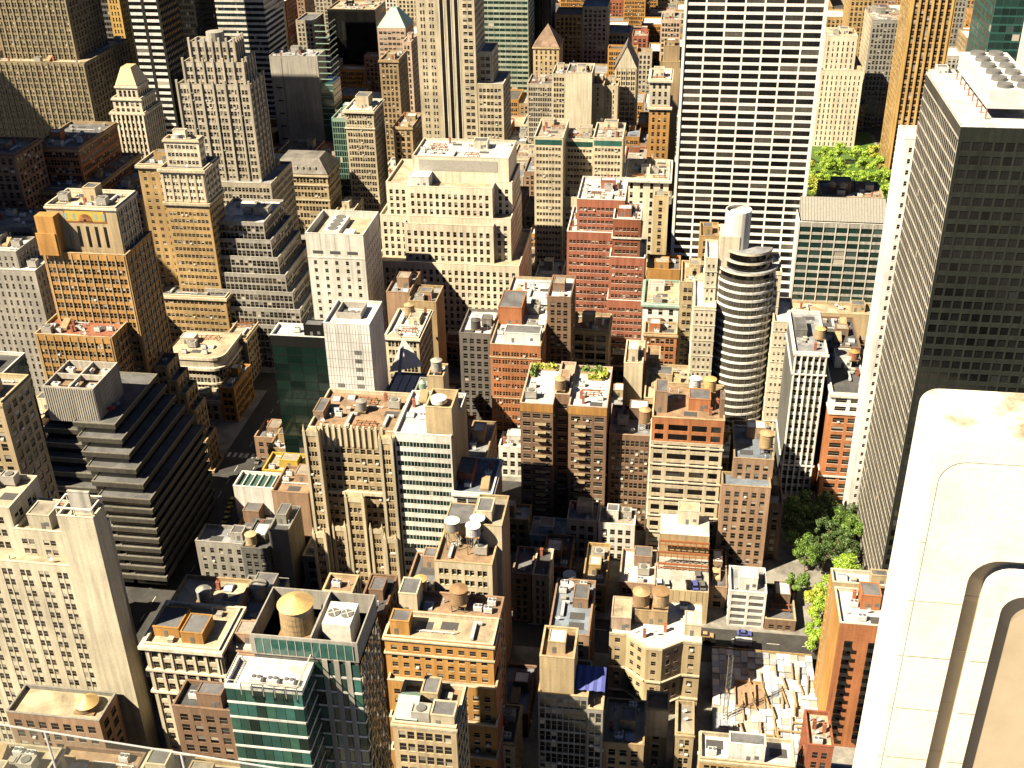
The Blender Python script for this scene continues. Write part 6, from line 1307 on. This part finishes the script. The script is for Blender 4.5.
# ---- orange tower at right with glazed balcony strips
ot = T(840, 623, 873, 246, d=15); ot2 = dict(ot, X0=ot['X0']-.6, Y1=atz(831, 573, ot['Z'])[1], Z=ot['Z']+1.6)
def otx(b, ts):
    t = ts[0]; W = t['X1']-t['X0']
    for f in (.2, .62):
        for k in range(int(t['Z']/3.1)-2):
            a = Acc(); x = t['X0']+W*f; z = 3+k*3.1; a.box(x-1.1, x+1.1, t['Y0']-1.1, t['Y0']-.01, z, z+.2); a.box(x-1.1, x+1.1, t['Y0']-1.1, t['Y0']-1.04, z+.2, z+1.3); a.box(x-1.1, x+1.1, t['Y0']-.04, t['Y0']-.008, z+.4, z+2.6); b.part('balcony', a, glass('black', .2))
B('orange_balcony_tower', 'vivid orange brick tower with two dark balcony strips by the stone pier', S('orange2', bay=5, fl=3.1, pat=[(.4, .6)], deck='roofwhite', trim='cream2', side=dict(wallc='orange'), ac=0, blank=False), [dict(ot, X1=ot['X0']+15, st=dict(blank=True)), dict(ot2, X1=ot2['X0']+18, Y0=ot['Y1']+.1, z0=0, st=dict(wallc='tan2'))], extra=otx, vis='l')
wi_ = T(872, 600, 900, 262, d=20)
B('yellow_narrow_house', 'narrow yellow-walled house at the bottom behind the stone pier', S('yellow', bay=3, fl=3.4, deck='roofwhite', trim='white2'), [dict(X0=ot['X0']-1, X1=ot['X0']+6, Y0=218, Y1=230, Z=10)], vis='l')
B('red_pipe_house', 'small red-walled house with pipes on its roof at the bottom right', S('red2', bay=3, fl=3.4, deck='rooftan', clut=5), [T(808, 745, 834, 214, d=12)], vis='l')
# ---- bottom centre-right
bt = T(700, 758, 795, 210, d=9); B('ochre_bottom_house', 'ochre building with a white green-rimmed roof box at the bottom edge', S('ochre', bay=3.4, fl=3.4, pat=P2, deck='roofwhite', trim='cream', corn=(.5, .3)), [dict(bt, bh=[(.30, .68, .12, .55, 6, 'white2')])])
# tall unseen towers added outside the left edge, placed to shade the upper left
for (x0, x1, y0, y1, z, lb) in ((-445, -375, 340, 440, 240.0, 'unseen tall grey tower added beyond the left edge to cast shade'), (-610, -530, 480, 610, 265.0, 'unseen tall slab tower added farther out left to cast shade')):
    B('shade_tower', lb, S('grey', bay=4, fl=4, pat=[(.1, .9)], ac=0, clut=0, split=False), [dict(X0=x0, X1=x1, Y0=y0, Y1=y1, Z=z)])
# ---------------------------------------------------------------- construction site and side street
def site():
    x0, x1, y0, y1, z = atz(712, 660, 3)[0], atz(812, 660, 3)[0], 214.0, 279.0, 3.0
    o = root('construction_site', 'open construction deck strewn with pale formwork panels and timber', 'construction site', ((x0+x1)/2, (y0+y1)/2, 0)); off = np.array(o.location)
    def P(name, a, mat, par=None): return link(name, a.mesh(name, off), mat, par or o)
    a = Acc(); a.box(x0, x1, y0, y1, 0, z); P('deck_slab', a, roof('conc'))
    shared = {}
    nx, ny = 14, 24; W, D = (x1-x0)/nx, (y1-y0)/ny
    for c in ('white2', 'shed', 'silver', 'conc', 'greyblue', 'brown2'):
        a = Acc(); a.box(-W/2+.06, W/2-.06, -D/2+.06, D/2-.06, 0, .16); me = a.mesh('formwork_panel'); me.materials.append(paint(c)); shared[c] = me
    for i in range(nx):
        for j in range(ny):
            if rng.random() < .14 or (3 <= i <= 6 and 15 <= j <= 18): continue
            q = link('formwork_panel', shared[rng.choice(['white2', 'white2', 'shed', 'shed', 'silver', 'conc', 'greyblue'])], None, o); q.location = (x0+W*(i+.5)-off[0], y0+D*(j+.5)-off[1], z+rng.uniform(.01, .5)); q.rotation_euler = (rng.uniform(-.02, .02), rng.uniform(-.02, .02), rng.uniform(-.02, .02))
    a = Acc(); a.box(-.16, .16, -4.5, 4.5, 0, .3); me = a.mesh('timber_beam'); me.materials.append(paint('wood2'))
    for k in range(60):
        q = link('timber_beam', me, None, o); s = rng.uniform(.5, 1.0); q.scale = (1.2, s, 1.6); q.location = (rng.uniform(x0+3, x1-2)-off[0], rng.uniform(y0+6, y1-8)-off[1], z+.72+.01*k); q.rotation_euler.z = rng.choice([0, .05, -.1, 1.55, .2])
    a = Acc(); a.box(x0+W*3+.2, x0+W*7-.2, y0+D*15+.2, y0+D*19-.2, z-2.6, z+.02); P('stair_pit', a, paint('brown2'))
    a = Acc(); a.ring(x0+W*3, x0+W*7, y0+D*15, y0+D*19, z, z+1.0, 0, .2); P('pit_curb', a, paint('wood2'))
    a = Acc(); a.box(x0+W*4, x0+W*9, y0+13, y0+17.5, z+1.6, z+2.0); a.boxes([(x0+W*4+.2, x0+W*4+.5, y0+13.2, y0+13.5, z, z+1.6), (x0+W*8.5, x0+W*8.5+.3, y0+13.2, y0+13.5, z, z+1.6), (x0+W*4+.2, x0+W*4+.5, y0+17, y0+17.3, z, z+1.6), (x0+W*8.5, x0+W*8.5+.3, y0+17, y0+17.3, z, z+1.6)]); P('blue_canopy', a, paint('shed'))
    a = Acc(); a.box(x0+W*1.2, x0+W*3.4, y0+16, y0+20, z, z+1.6); P('red_tarpaulin', a, paint('redpaint'))
    for k in range(16):
        a = Acc(); xx = x0+(x1-x0)*k/16; a.box(xx+.04, xx+(x1-x0)/16-.04, y1+.5, y1+.7, .14, 3.6); P('hoarding_panel', a, paint('ochre'))
    a = Acc(); n = 60
    for k in range(n): xx, yy = rng.uniform(x0+1, x1-1), rng.uniform(y0+1, y1-1); a.box(xx-.06, xx+.06, yy-.06, yy+.06, z, z+rng.uniform(.8, 1.8))
    q = P('rebar_stubs', a, paint('rust')); q['kind'] = 'stuff'
    FOOT.append((x0, x1, y0, y1))
    m = root('hoist_mast', 'thin grey lattice hoist mast rising from the construction deck', 'hoist', (x0+3.5, y0+36, z)); a = Acc()
    for sx in (-.6, .6):
        for sy in (-.6, .6): a.bar((sx, sy, 0), (sx, sy, 24), .07)
    link('mast_rails', a.mesh('mast_rails'), paint('dgrey'), m); a = Acc()
    for k in range(12):
        z0 = k*2.0
        for sy in (-.6, .6): a.bar((-.6, sy, z0), (.6, sy, z0+2), .035)
        for sx in (-.6, .6): a.bar((sx, -.6, z0), (sx, .6, z0+2), .035)
    link('lattice', a.mesh('lattice'), paint('dgrey'), m)
site()
# road paint on the side street and the avenue
a = Acc()
for k in range(26): x = -150+k*11; a.box(x, x+4, 286.9, 287.1, .001, .006)
for k in range(60): y = 200+k*9; a.box(-168.1, -167.9, y, y+4, .001, .006); a.box(-161.1, -160.9, y, y+4, .001, .006)
for yy in (372,): 
    for k in range(9): a.box(-175+k*2.5, -173.8+k*2.5, yy, yy+3.2, .001, .007)
struct('road_markings', a, paint('white'))

# ---------------------------------------------------------------- vehicles
WH = None
def car(x, y, z, rz, col, label, L=4.6, van=False, group='cars and taxis'):
    global WH
    o = root('van' if van else 'car', label, 'van' if van else 'car', (x, y, z), group); o.rotation_euler.z = rz
    w = .92
    prof = [(-L/2, .45), (-L/2, .85), (-L*.36, .92), (L*.22, .92), (L*.5, .78), (L/2, .4)] if not van else [(-L/2, .4), (-L/2, 2.3), (L*.28, 2.3), (L*.38, 1.4), (L/2, 1.1), (L/2, .4)]
    a = Acc()
    for i in range(len(prof)-1):
        p, q = prof[i], prof[i+1]; a.quads([(p[0], -w, p[1]), (q[0], -w, q[1]), (q[0], w, q[1]), (p[0], w, p[1])])
    for s in (-1, 1):
        for i in range(1, len(prof)-1):
            p, q = prof[i], prof[i+1]; a.quads([(p[0], s*w, .3), (q[0], s*w, .3), (q[0], s*w, q[1]), (p[0], s*w, p[1])])
    link('body', a.mesh('body'), paint(col, .3), o)
    if not van:
        c = Acc(); lo = [(-L*.38, .9), (L*.24, .9)]; hi = [(-L*.25, 1.42), (L*.06, 1.42)]; k = .72
        c.quads([(lo[0][0], -w*.95, .9), (hi[0][0], -k, 1.42), (hi[0][0], k, 1.42), (lo[0][0], w*.95, .9)]); c.quads([(lo[1][0], w*.95, .9), (hi[1][0], k, 1.42), (hi[1][0], -k, 1.42), (lo[1][0], -w*.95, .9)])
        for s in (-1, 1): c.quads([(lo[0][0], s*w*.95, .9), (lo[1][0], s*w*.95, .9), (hi[1][0], s*k, 1.42), (hi[0][0], s*k, 1.42)])
        link('windows', c.mesh('windows'), glass('black', .08), o)
        r = Acc(); r.box(hi[0][0], hi[1][0], -k, k, 1.42, 1.47); link('roof_panel', r.mesh('roof_panel'), paint(col, .3), o)
    else:
        c = Acc(); c.box(L*.30, L*.37, -w*.9, w*.9, 1.45, 2.2); link('windscreen', c.mesh('windscreen'), glass('black', .08), o)
    if WH is None:
        a = Acc()
        for k in range(12):
            p = [(.32*math.cos(t), .32*math.sin(t)) for t in (2*math.pi*k/12, 2*math.pi*(k+1)/12)]
            a.quads([(p[0][0], -.1, p[0][1]), (p[1][0], -.1, p[1][1]), (p[1][0], .1, p[1][1]), (p[0][0], .1, p[0][1])])
            for s in (-.1, .1): a.quads([(p[0][0], s, p[0][1]), (p[1][0], s, p[1][1]), (0, s, 0), (0, s, 0)])
        WH = a.mesh('wheel'); WH.materials.append(paint('black'))
    for sx in (-.3, .3):
        for s in (-1, 1): q = link('wheel', WH, None, o); q.location = (sx*L, s*(w-.06), .32)
    return o
HP = math.pi/2
px0, px1, py0, pz = PK
for (f, y, c, lb) in ((.06, 3.2, 'shed', 'pale blue car at the left of the parking garage roof'), (.20, 3.0, 'steel', 'silver car beside the pale blue one on the garage roof'), (.62, 3.4, 'black', 'black car in the middle of the garage roof'), (.74, 3.4, 'blue', 'dark blue car between black cars on the garage roof'), (.88, 3.6, 'dgrey', 'charcoal car at the right end of the garage roof'), (.80, 8.4, 'tar2', 'dark car parked behind the others on the garage roof')):
    car(px0+(px1-px0)*f, py0+y, pz, HP+.1, c, lb)
p = atz(708, 638, 0); car(p[0], 285.2, 0.0, 0, 'black', 'black car on the side street behind the construction site')
p = atz(741, 640, 0); car(p[0], 285.5, 0.0, math.pi, 'white2', 'white box van on the side street behind the construction site', 6.4, True)
p = atz(725, 634, 0); car(p[0]-6, 288, 0.0, 0, 'wood2', 'tan car on the far kerb of the side street')
for k, (x, y, c, lb) in enumerate(((232, 502, 'yellow', 'upper yellow taxi on the shaded avenue'), (229, 511, 'yellow', 'middle yellow taxi on the shaded avenue'), (226, 521, 'yellow', 'lowest yellow taxi on the shaded avenue'), (258, 462, 'dgrey', 'dark car far up the shaded avenue'), (249, 476, 'white2', 'white car on the shaded avenue above the taxis'), (262, 452, 'yellow', 'taxi farthest up the avenue beside the round-cornered block'))):
    p = atz(x, y, 0); car(min(-155.5, max(-173.5, p[0])), p[1], 0.0, -HP, c, lb)
for k, (x, y, c, lb) in enumerate(((868, 112, 'redpaint', 'red van on the far avenue by the golden tower'), (872, 126, 'yellow', 'yellow van on the far avenue near the park'), (866, 99, 'white2', 'white van far up the avenue by the golden tower'))):
    p = atz(x, y, 0); car(p[0], p[1], 0.0, -HP, c, lb, 7.0, True)

cols = ['black', 'silver', 'dgrey', 'white2', 'blue', 'redpaint', 'steel', 'yellow', 'tar2']; wd = dict(black='black', silver='silver', dgrey='charcoal', white2='white', blue='blue', redpaint='red', steel='grey', yellow='yellow', tar2='dark grey')
for k in range(13):
    c = cols[(k*4+2) % 9]; x = 2+k*5.6; ord_ = ['first', 'second', 'third', 'fourth', 'fifth', 'sixth', 'seventh', 'eighth', 'ninth', 'tenth', 'eleventh', 'twelfth', 'thirteenth'][k]
    if k in (5, 9): car(x, 290.4, 0.0, 0, c, '%s parked car, %s from the left on the far side-street kerb' % (wd[c], ord_))
    if k in (4, 10): car(x+1.5, 281.6, 0.0, 0, cols[(k*5+1) % 9], '%s parked car, %s from the left along the site hoarding' % (wd[cols[(k*5+1) % 9]], ord_))
for k in range(0, 12, 2):
    c = cols[(k*7+3) % 9]; car(-174.6 if k % 2 else -154.6, 306+k*7.5, 0.0, HP, c, '%s car on the %s avenue kerb, number %s from the near end' % (wd[c], 'left' if k % 2 else 'right', ['one', 'two', 'three', 'four', 'five', 'six', 'seven', 'eight', 'nine', 'ten', 'eleven', 'twelve'][k]))
# ---------------------------------------------------------------- trees
def tree(x, y, h, r, kind, label, group, n=1500, z=0.0, lf=.42):
    o = root('tree', label, 'tree', (x, y, z), group); th = h*.42
    a = Acc(); seg = 6
    a.cyl((0, 0), .045*h*.55, .03*h*.5, 0, th, 8, False)
    for k in range(7):
        an = k*2.4+rng.random(); e = (math.cos(an)*r*.62, math.sin(an)*r*.62, th+(h-th)*rng.uniform(.25, .7)); a.bar((0, 0, th*rng.uniform(.6, 1)), e, .09)
    link('trunk', a.mesh('trunk'), staves('wood'), o)
    nc = 16; c = nrng.normal(size=(nc, 3)); c /= np.linalg.norm(c, axis=1)[:, None]; c *= nrng.uniform(.45, .92, (nc, 1)); cr = nrng.uniform(.22, .42, nc)
    idx = nrng.integers(0, nc, n); d = nrng.normal(size=(n, 3)); d /= np.linalg.norm(d, axis=1)[:, None]
    p = c[idx]+d*(cr[idx]*nrng.uniform(.75, 1.05, n))[:, None]
    rz = (h-th*.75)/2; P = p*np.array([r, r, rz])+np.array([0, 0, h-rz])
    nn = d+nrng.normal(size=(n, 3))*.5; nn /= np.linalg.norm(nn, axis=1)[:, None]
    t1 = np.cross(nn, nrng.normal(size=(n, 3))); t1 /= np.linalg.norm(t1, axis=1)[:, None]; t2 = np.cross(nn, t1); s = nrng.uniform(.6, 1.3, (n, 1))*lf
    l = Acc(); l.quads(np.stack([P-t1*s, P+t2*s*.6, P+t1*s, P-t2*s*.6], 1)); link('crown', l.mesh('crown'), leafmat(kind), o, 'stuff')
for k, (x, y, h, r, kd, lb) in enumerate(((824, 636, 15, 5.8, 'leaf_l', 'tallest bright green tree left of the orange tower'), (840, 606, 15, 5.6, 'leaf_l', 'bright green tree touching the dark tower foot'), (826, 612, 16, 5.6, 'leaf_l', 'bright tree in the middle of the small plaza'), (812, 652, 10, 4.0, 'leaf_l', 'low bright tree at the street corner by the orange tower'), (812, 622, 13, 4.8, 'leaf_y', 'yellow-green tree at the left of the small plaza'), (796, 598, 11, 4.0, 'leaf_g', 'small green tree by the dark-roofed house'), (846, 588, 14, 5.0, 'leaf_l', 'bright tree at the back of the plaza by the dark tower'))):
    p = atz(x, y, 0); tree(p[0], p[1], h, r, kd, lb, 'trees of the small plaza', 5200, 0, .30)
for k in range(15):
    p = atz([800, 818, 836, 850, 792, 826, 846, 810, 858, 804, 822, 842, 796, 830, 812][k], [556, 550, 552, 548, 540, 536, 538, 530, 530, 572, 570, 566, 524, 522, 516][k], 0)
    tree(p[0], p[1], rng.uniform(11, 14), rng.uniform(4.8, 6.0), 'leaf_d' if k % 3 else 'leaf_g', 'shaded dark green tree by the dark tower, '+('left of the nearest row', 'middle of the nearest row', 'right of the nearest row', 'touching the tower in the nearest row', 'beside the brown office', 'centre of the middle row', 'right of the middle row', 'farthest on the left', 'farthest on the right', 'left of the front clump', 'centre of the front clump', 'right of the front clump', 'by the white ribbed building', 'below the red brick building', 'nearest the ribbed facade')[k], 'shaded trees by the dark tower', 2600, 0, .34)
a = Acc(); q0, q1 = atz(800, 182, 0), atz(905, 132, 0); a.box(60, 136, 668, 836, -.4, .17); struct('park_lawn', a, leafmat('leaf_g'))
FOOT.append((56, 137, 640, 838))
for j in range(4):
    for i in range(6):
        x, y = 72+i*11.5+rng.uniform(-2, 2), 692+j*23+rng.uniform(-3, 3)
        tree(x, y, rng.uniform(12, 15), rng.uniform(5.5, 7.5), rng.choice(['leaf_l', 'leaf_l', 'leaf_y']), 'bright park tree, %s from the left in the %s row of the grove' % (('first', 'second', 'third', 'fourth', 'fifth', 'sixth')[i], ('nearest', 'second', 'third', 'farthest')[j]), 'park trees', 2600, .1, .5)
a = Acc(); a.box(80, 125, 664, 672, .1, .35); struct('park_path', a, roof('walk'))

FOOT.append((38, 74, 292, 366))
# ---------------------------------------------------------------- filler buildings
FS_ = [S('tan', bay=3.2, fl=3.5), S('brown2', bay=3.0, fl=3.5), S('red2', bay=3.2, fl=3.5), S('cream', bay=3.4, fl=3.6, corn=(.8, .5)), S('lime', bay=3.4, fl=3.6), S('grey2', bay=3.0, fl=3.6), S('tan2', bay=3.6, fl=3.7, pat=P2, corn=(.9, .6)), S('ochre', bay=3.2, fl=3.5), S('white', bay=3.0, fl=3.6), S('orange', bay=3.2, fl=3.5, pat=P2)]
CN = ['tan', 'brown', 'dark red', 'cream', 'stone', 'grey', 'sandy', 'ochre', 'white', 'orange']
DK = ['gravel', 'tar2', 'roofwhite', 'roofgrey', 'rooftan', 'tar', 'roofbrown', 'roofblue', 'roofwhite']
def free(x0, x1, y0, y1):
    return all(x1 < f[0]+.1 or x0 > f[1]-.1 or y1 < f[2]+.1 or y0 > f[3]-.1 for f in FOOT)
lots = []
for i in range(1, len(XST)-1):
    ya, yb = XST[i]+11, XST[i+1]-11; near = yb < 640
    for (bx0, bx1) in BX:
        for (r0, r1) in (((ya, (ya+yb)/2-1.5), ((ya+yb)/2+1.5, yb))):
            x = bx0+3
            while x < bx1-8:
                w_ = rng.uniform(10, 16) if near else rng.uniform(11, 26)
                x1 = min(x+w_, bx1-3); lots.append((x, x1-.3, r0, r1-(rng.uniform(0, 5) if near else 0), near)); x = x1
lots.sort(key=lambda l: l[2])
NF = 0; rest = {}; seen = set()
NAMED = [(n_, (x0+x1)/2, (y0+y1)/2) for (n_, i_, x0, x1, y0, y1, z_) in LOG if i_ == 0]
def whereis(c):
    n_, x, y = min(NAMED, key=lambda t: abs(t[1]-c[0])+.7*abs(t[2]-c[1])); dx, dy = c[0]-x, c[1]-y
    return n_.replace('_', ' '), ('right of' if dx > 0 else 'left of') if abs(dx) > abs(dy)*.8 else ('behind' if dy > 0 else 'in front of')
for (x0, x1, y0, y1, near) in lots:
    if x1-x0 < 6: continue
    if not free(x0, x1, y0, y1):
        y0b = y0+(y1-y0)*.5
        if free(x0, x1, y0b, y1): y0 = y0b
        elif free(x0, x1, y0, y0b-1): y1 = y0b-1
        else:
            xm = (x0+x1)/2
            if free(x0, xm, y0, y1): x1 = xm
            elif free(xm, x1, y0, y1): x0 = xm
            else: continue
    h = rng.uniform(8, 17) if near else (rng.uniform(14, 40) if rng.random() < .78 else rng.uniform(40, 70))
    c = ((x0+x1)/2, (y0+y1)/2)
    q = prj(c[0], c[1], h); q0 = prj(c[0], y0, 0)
    if not (-40 < q[0] < 1060 and q[1] < 790 and q0[1] > -30): continue
    if c[0] > 40 and 600 < y0 < 690: h = min(h, 12)
    if c[0] < 0 and 560 < y0 < 880: h = min(h, rng.uniform(8, 16))
    k = rng.randrange(10)
    st = {**FS_[k], 'deck': rng.choice(DK), 'ac': .03, 'clut': 1.0 if near else .5}
    if near: st['clut'] = 1.6
    nm, rel = whereis(c)
    dn = {'gravel': 'gravel', 'tar2': 'tar', 'roofwhite': 'white', 'roofgrey': 'grey', 'rooftan': 'tan', 'tar': 'black', 'roofbrown': 'brown', 'roofblue': 'blue-grey'}[st['deck']]
    lb = ('low %s house with %s roof %s the %s' if near else 'distant %s block with %s roof %s the %s') % (CN[k], dn, rel, nm); gp = 'low houses between the towers' if near else 'distant buildings'
    if lb in seen: lb = lb.replace('house with', 'walk-up with').replace('block with', 'mid-rise with')
    n_ = 0
    while lb in seen and n_ < 3: n_ += 1; lb = ('smaller ', 'narrow ', 'farther ')[n_-1]+lb
    seen.add(lb)
    NF += 1
    if NF <= 300: B('walk_up_house' if near else 'distant_building', lb, st, [dict(X0=x0, X1=x1, Y0=y0, Y1=y1, Z=h)], gp)
    else:
        b = rest.get(k)
        if b is None: b = rest[k] = Bld('far_city_blocks', 'mass of far %s buildings at the top edge' % CN[k], 0, 1200); b.lump = True
        tier(b, x0, x1, y0, y1, 0, h, st)
for b in rest.values(): b.done()['kind'] = 'stuff'
# shorefront of the own building: the slab under the deck carries pier and rail
own = Bld('observation_building', 'limestone slab building carrying the stone pier and glass rail at the bottom', 5, -15)
tier(own, -45, 60, -36, 2.0, 0, 247.5, S('stone', bay=6, fl=4, strip=True, pat=[(.3, .7)], sp='grey', ac=0, clut=0, deck='conc', par=.3)); a = Acc(); a.box(.2, 6, 2.02, 7.4, 240, 244.0); own.part('pier_ledge', a, wall('stone')); own.done()

# ---------------------------------------------------------------- stone pier
def pier():
    Yp = 4.0; zb = 244.0; X = aty(907, 606, Yp)[0]
    Yr = Yp
    while True:                                  # depth of the pier: its rear arris is the silhouette
        Yr += .01; q = prj(X, Yr, 252.6)
        if q[0] < 885-(q[1]-560)*.216 or Yr > 8: break
    ztop = aty(965, 390, Yr)[2]; pt = prj(X+.3, Yp, ztop)
    XR = aty(1160, 600, Yp)[0]
    def outline(left, top, r, n=8):
        xl = aty(*left, Yp)[0]; zt = ztop if top is None else aty(*top, Yp)[2]; pts = [(xl, zb), (xl, (251.6+zt-r)/2), (xl, zt-r)]
        for i in range(1, n): an = math.pi-(math.pi/2)*i/(n-1); pts.append((xl+r+r*math.cos(an), zt-r+r*math.sin(an)))
        pts += [((xl+r+XR)/2, zt), (XR, zt)]; return pts
    OL = [outline((907, 606), None, .07), outline((932, 510), (985, pt[1]+18), .10), outline((935, 510), (985, pt[1]+22), .095), outline((962, 606), (1010, 562), .12), outline((983, 606), (1018, 574), .10), outline((996, 630), (1022, 597), .09), outline((1008, 650), (1024, 620), .08), ]
    dep = [0, .003, 0, .06, 0, .05, .02]            # depth of ring k (between outline k and k+1)
    zt = OL[0][-1][1]; o = root('stone_pier', 'big white limestone parapet pier with nested curved recesses at the right', 'stone pier', (OL[0][0][0]+.4, Yp, zb)); off = np.array(o.location)
    mat = stone()
    def P(name, a): return link(name, a.mesh(name, off), mat, o)
    def quad_ring(A, Bq, y, i, a): a.quads([(A[i][0], y, A[i][1]), (Bq[i][0], y, Bq[i][1]), (Bq[i+1][0], y, Bq[i+1][1]), (A[i+1][0], y, A[i+1][1])])
    n = len(OL[0])
    segs = [(0, 1), (1, 2), (2, n-2), (n-2, n-1)]
    for k in range(len(OL)-1):
        for (s0, s1) in segs:
            a = Acc()
            for i in range(s0, s1): quad_ring(OL[k], OL[k+1], Yp+dep[k], i, a)
            P('stone_block', a) if dep[k] < .03 else link('channel_stone', a.mesh('channel_stone', off), wall('shaded_tan'), o)  # recess stones get a tan with their shade put into it
        if dep[k] > 0:                                   # reveals on both lips
            a = Acc()
            for i in range(n-1):
                for q in ((OL[k], OL[k+1]) if k != 5 else (OL[k],)): a.quads([(q[i][0], Yp, q[i][1]), (q[i+1][0], Yp, q[i+1][1]), (q[i+1][0], Yp+dep[k], q[i+1][1]), (q[i][0], Yp+dep[k], q[i][1])])
            P('reveal', a)
    q = OL[-1]; a = Acc()
    for i in range(n-1): a.quads([(q[i][0], Yp+.05, q[i][1]), (q[i+1][0], Yp+.05, q[i+1][1]), (XR, Yp+.05, zb), (XR, Yp+.05, zb)])
    link('inner_panel', a.mesh('inner_panel', off), wall('shaded_tan'), o)  # panel floor in the same shade-tinted tan
    for k in (0, 2, 3, 4):                               # bed joints of the facing stones
        for zz in np.arange(250.2, OL[k+1][2][1], .31):
            a = Acc(); y = Yp+dep[k]; a.box(OL[k][0][0]+.002, OL[k+1][0][0]-.002, y-.0012, y+.004, zz, zz+.004); link('mortar_joint', a.mesh('mortar_joint', off), wall('shaded_tan'), o)
    # body: outer profile swept back
    q = OL[0]; a = Acc()
    for i in range(n-1):
        a.quads([(q[i][0], Yp, q[i][1]), (q[i+1][0], Yp, q[i+1][1]), (q[i+1][0], Yr, q[i+1][1]), (q[i][0], Yr, q[i][1])]); a.quads([(q[i+1][0], Yr, q[i+1][1]), (q[i][0], Yr, q[i][1]), (XR, Yr, zb), (XR, Yr, zb)])
    P('pier_body', a)
def stone():
    if 'stone' in MATS: return MATS['stone']
    mat = bpy.data.materials.new('limestone'); t, b = nodes(mat); v, rd, wv = base_coords(t)
    ge = N(t, 'ShaderNodeNewGeometry'); sx_ = N(t, 'ShaderNodeSeparateXYZ'); t.links.new(ge.outputs['Normal'], sx_.inputs[0]); up_ = ramp(t, sx_.outputs[2], .4, .9, .22, 1)
    st0 = ramp(t, noise(t, v, 4.5, 6, None, .6), .47, .64, 0, 1); mm = N(t, 'ShaderNodeMath', operation='MULTIPLY'); t.links.new(st0, mm.inputs[0]); t.links.new(up_, mm.inputs[1]); st = mm.outputs[0]; fi = ramp(t, noise(t, v, 60, 4, None, .7), .3, .7, .88, 1.08)
    c = mix(t, (.60, .56, .48), (.22, .17, .11), st); t.links.new(mix(t, c, gray(t, fi), 1.0, 'MULTIPLY'), b.inputs['Base Color']); b.inputs['Roughness'].default_value = .8
    bp = N(t, 'ShaderNodeBump'); bp.inputs['Strength'].default_value = .25; bp.inputs['Distance'].default_value = .01; t.links.new(noise(t, v, 35, 6, None, .7), bp.inputs['Height']); t.links.new(bp.outputs[0], b.inputs['Normal'])
    MATS['stone'] = mat; return mat
pier()
# ---------------------------------------------------------------- glass rail
def rail():
    z = 252.0; A, Bq = atz(-60, 715, z), atz(300, 772, z); d = (Bq-A)/np.linalg.norm(Bq-A); L = np.linalg.norm(Bq-A)
    o = root('glass_railing', 'glass deck railing with thin steel top rail at the bottom left', 'railing', (A[0], A[1], 249.0-.3)); off = np.array(o.location)
    gm = clear_glass()
    a = Acc(); a.bar(A, Bq, .0022); link('top_rail', a.mesh('top_rail', off), paint('steel', .4), o)
    cuts = [0]+[float(np.dot(atz(x, y, z)-A, d)) for x, y in ((45, 731), (182, 751))]+[L]
    for i in range(3):
        p, q = A+d*(cuts[i]+.008), A+d*(cuts[i+1]-.008); nrm = np.array([-d[1], d[0], 0])*.006; a = Acc(); h = np.array([0, 0, -3.1])
        c = [p-nrm, q-nrm, q+nrm, p+nrm]; c2 = [x+h for x in c]
        a.quads([c2[0], c2[1], c[1], c[0]]); a.quads([c2[2], c2[3], c[3], c[2]]); link('glass_panel', a.mesh('glass_panel', off), gm, o)
        if i: a = Acc(); e = A+d*cuts[i]; a.bar(e, e+np.array([0, 0, -3.2]), .003); link('post', a.mesh('post', off), paint('steel', .4), o)
rail()
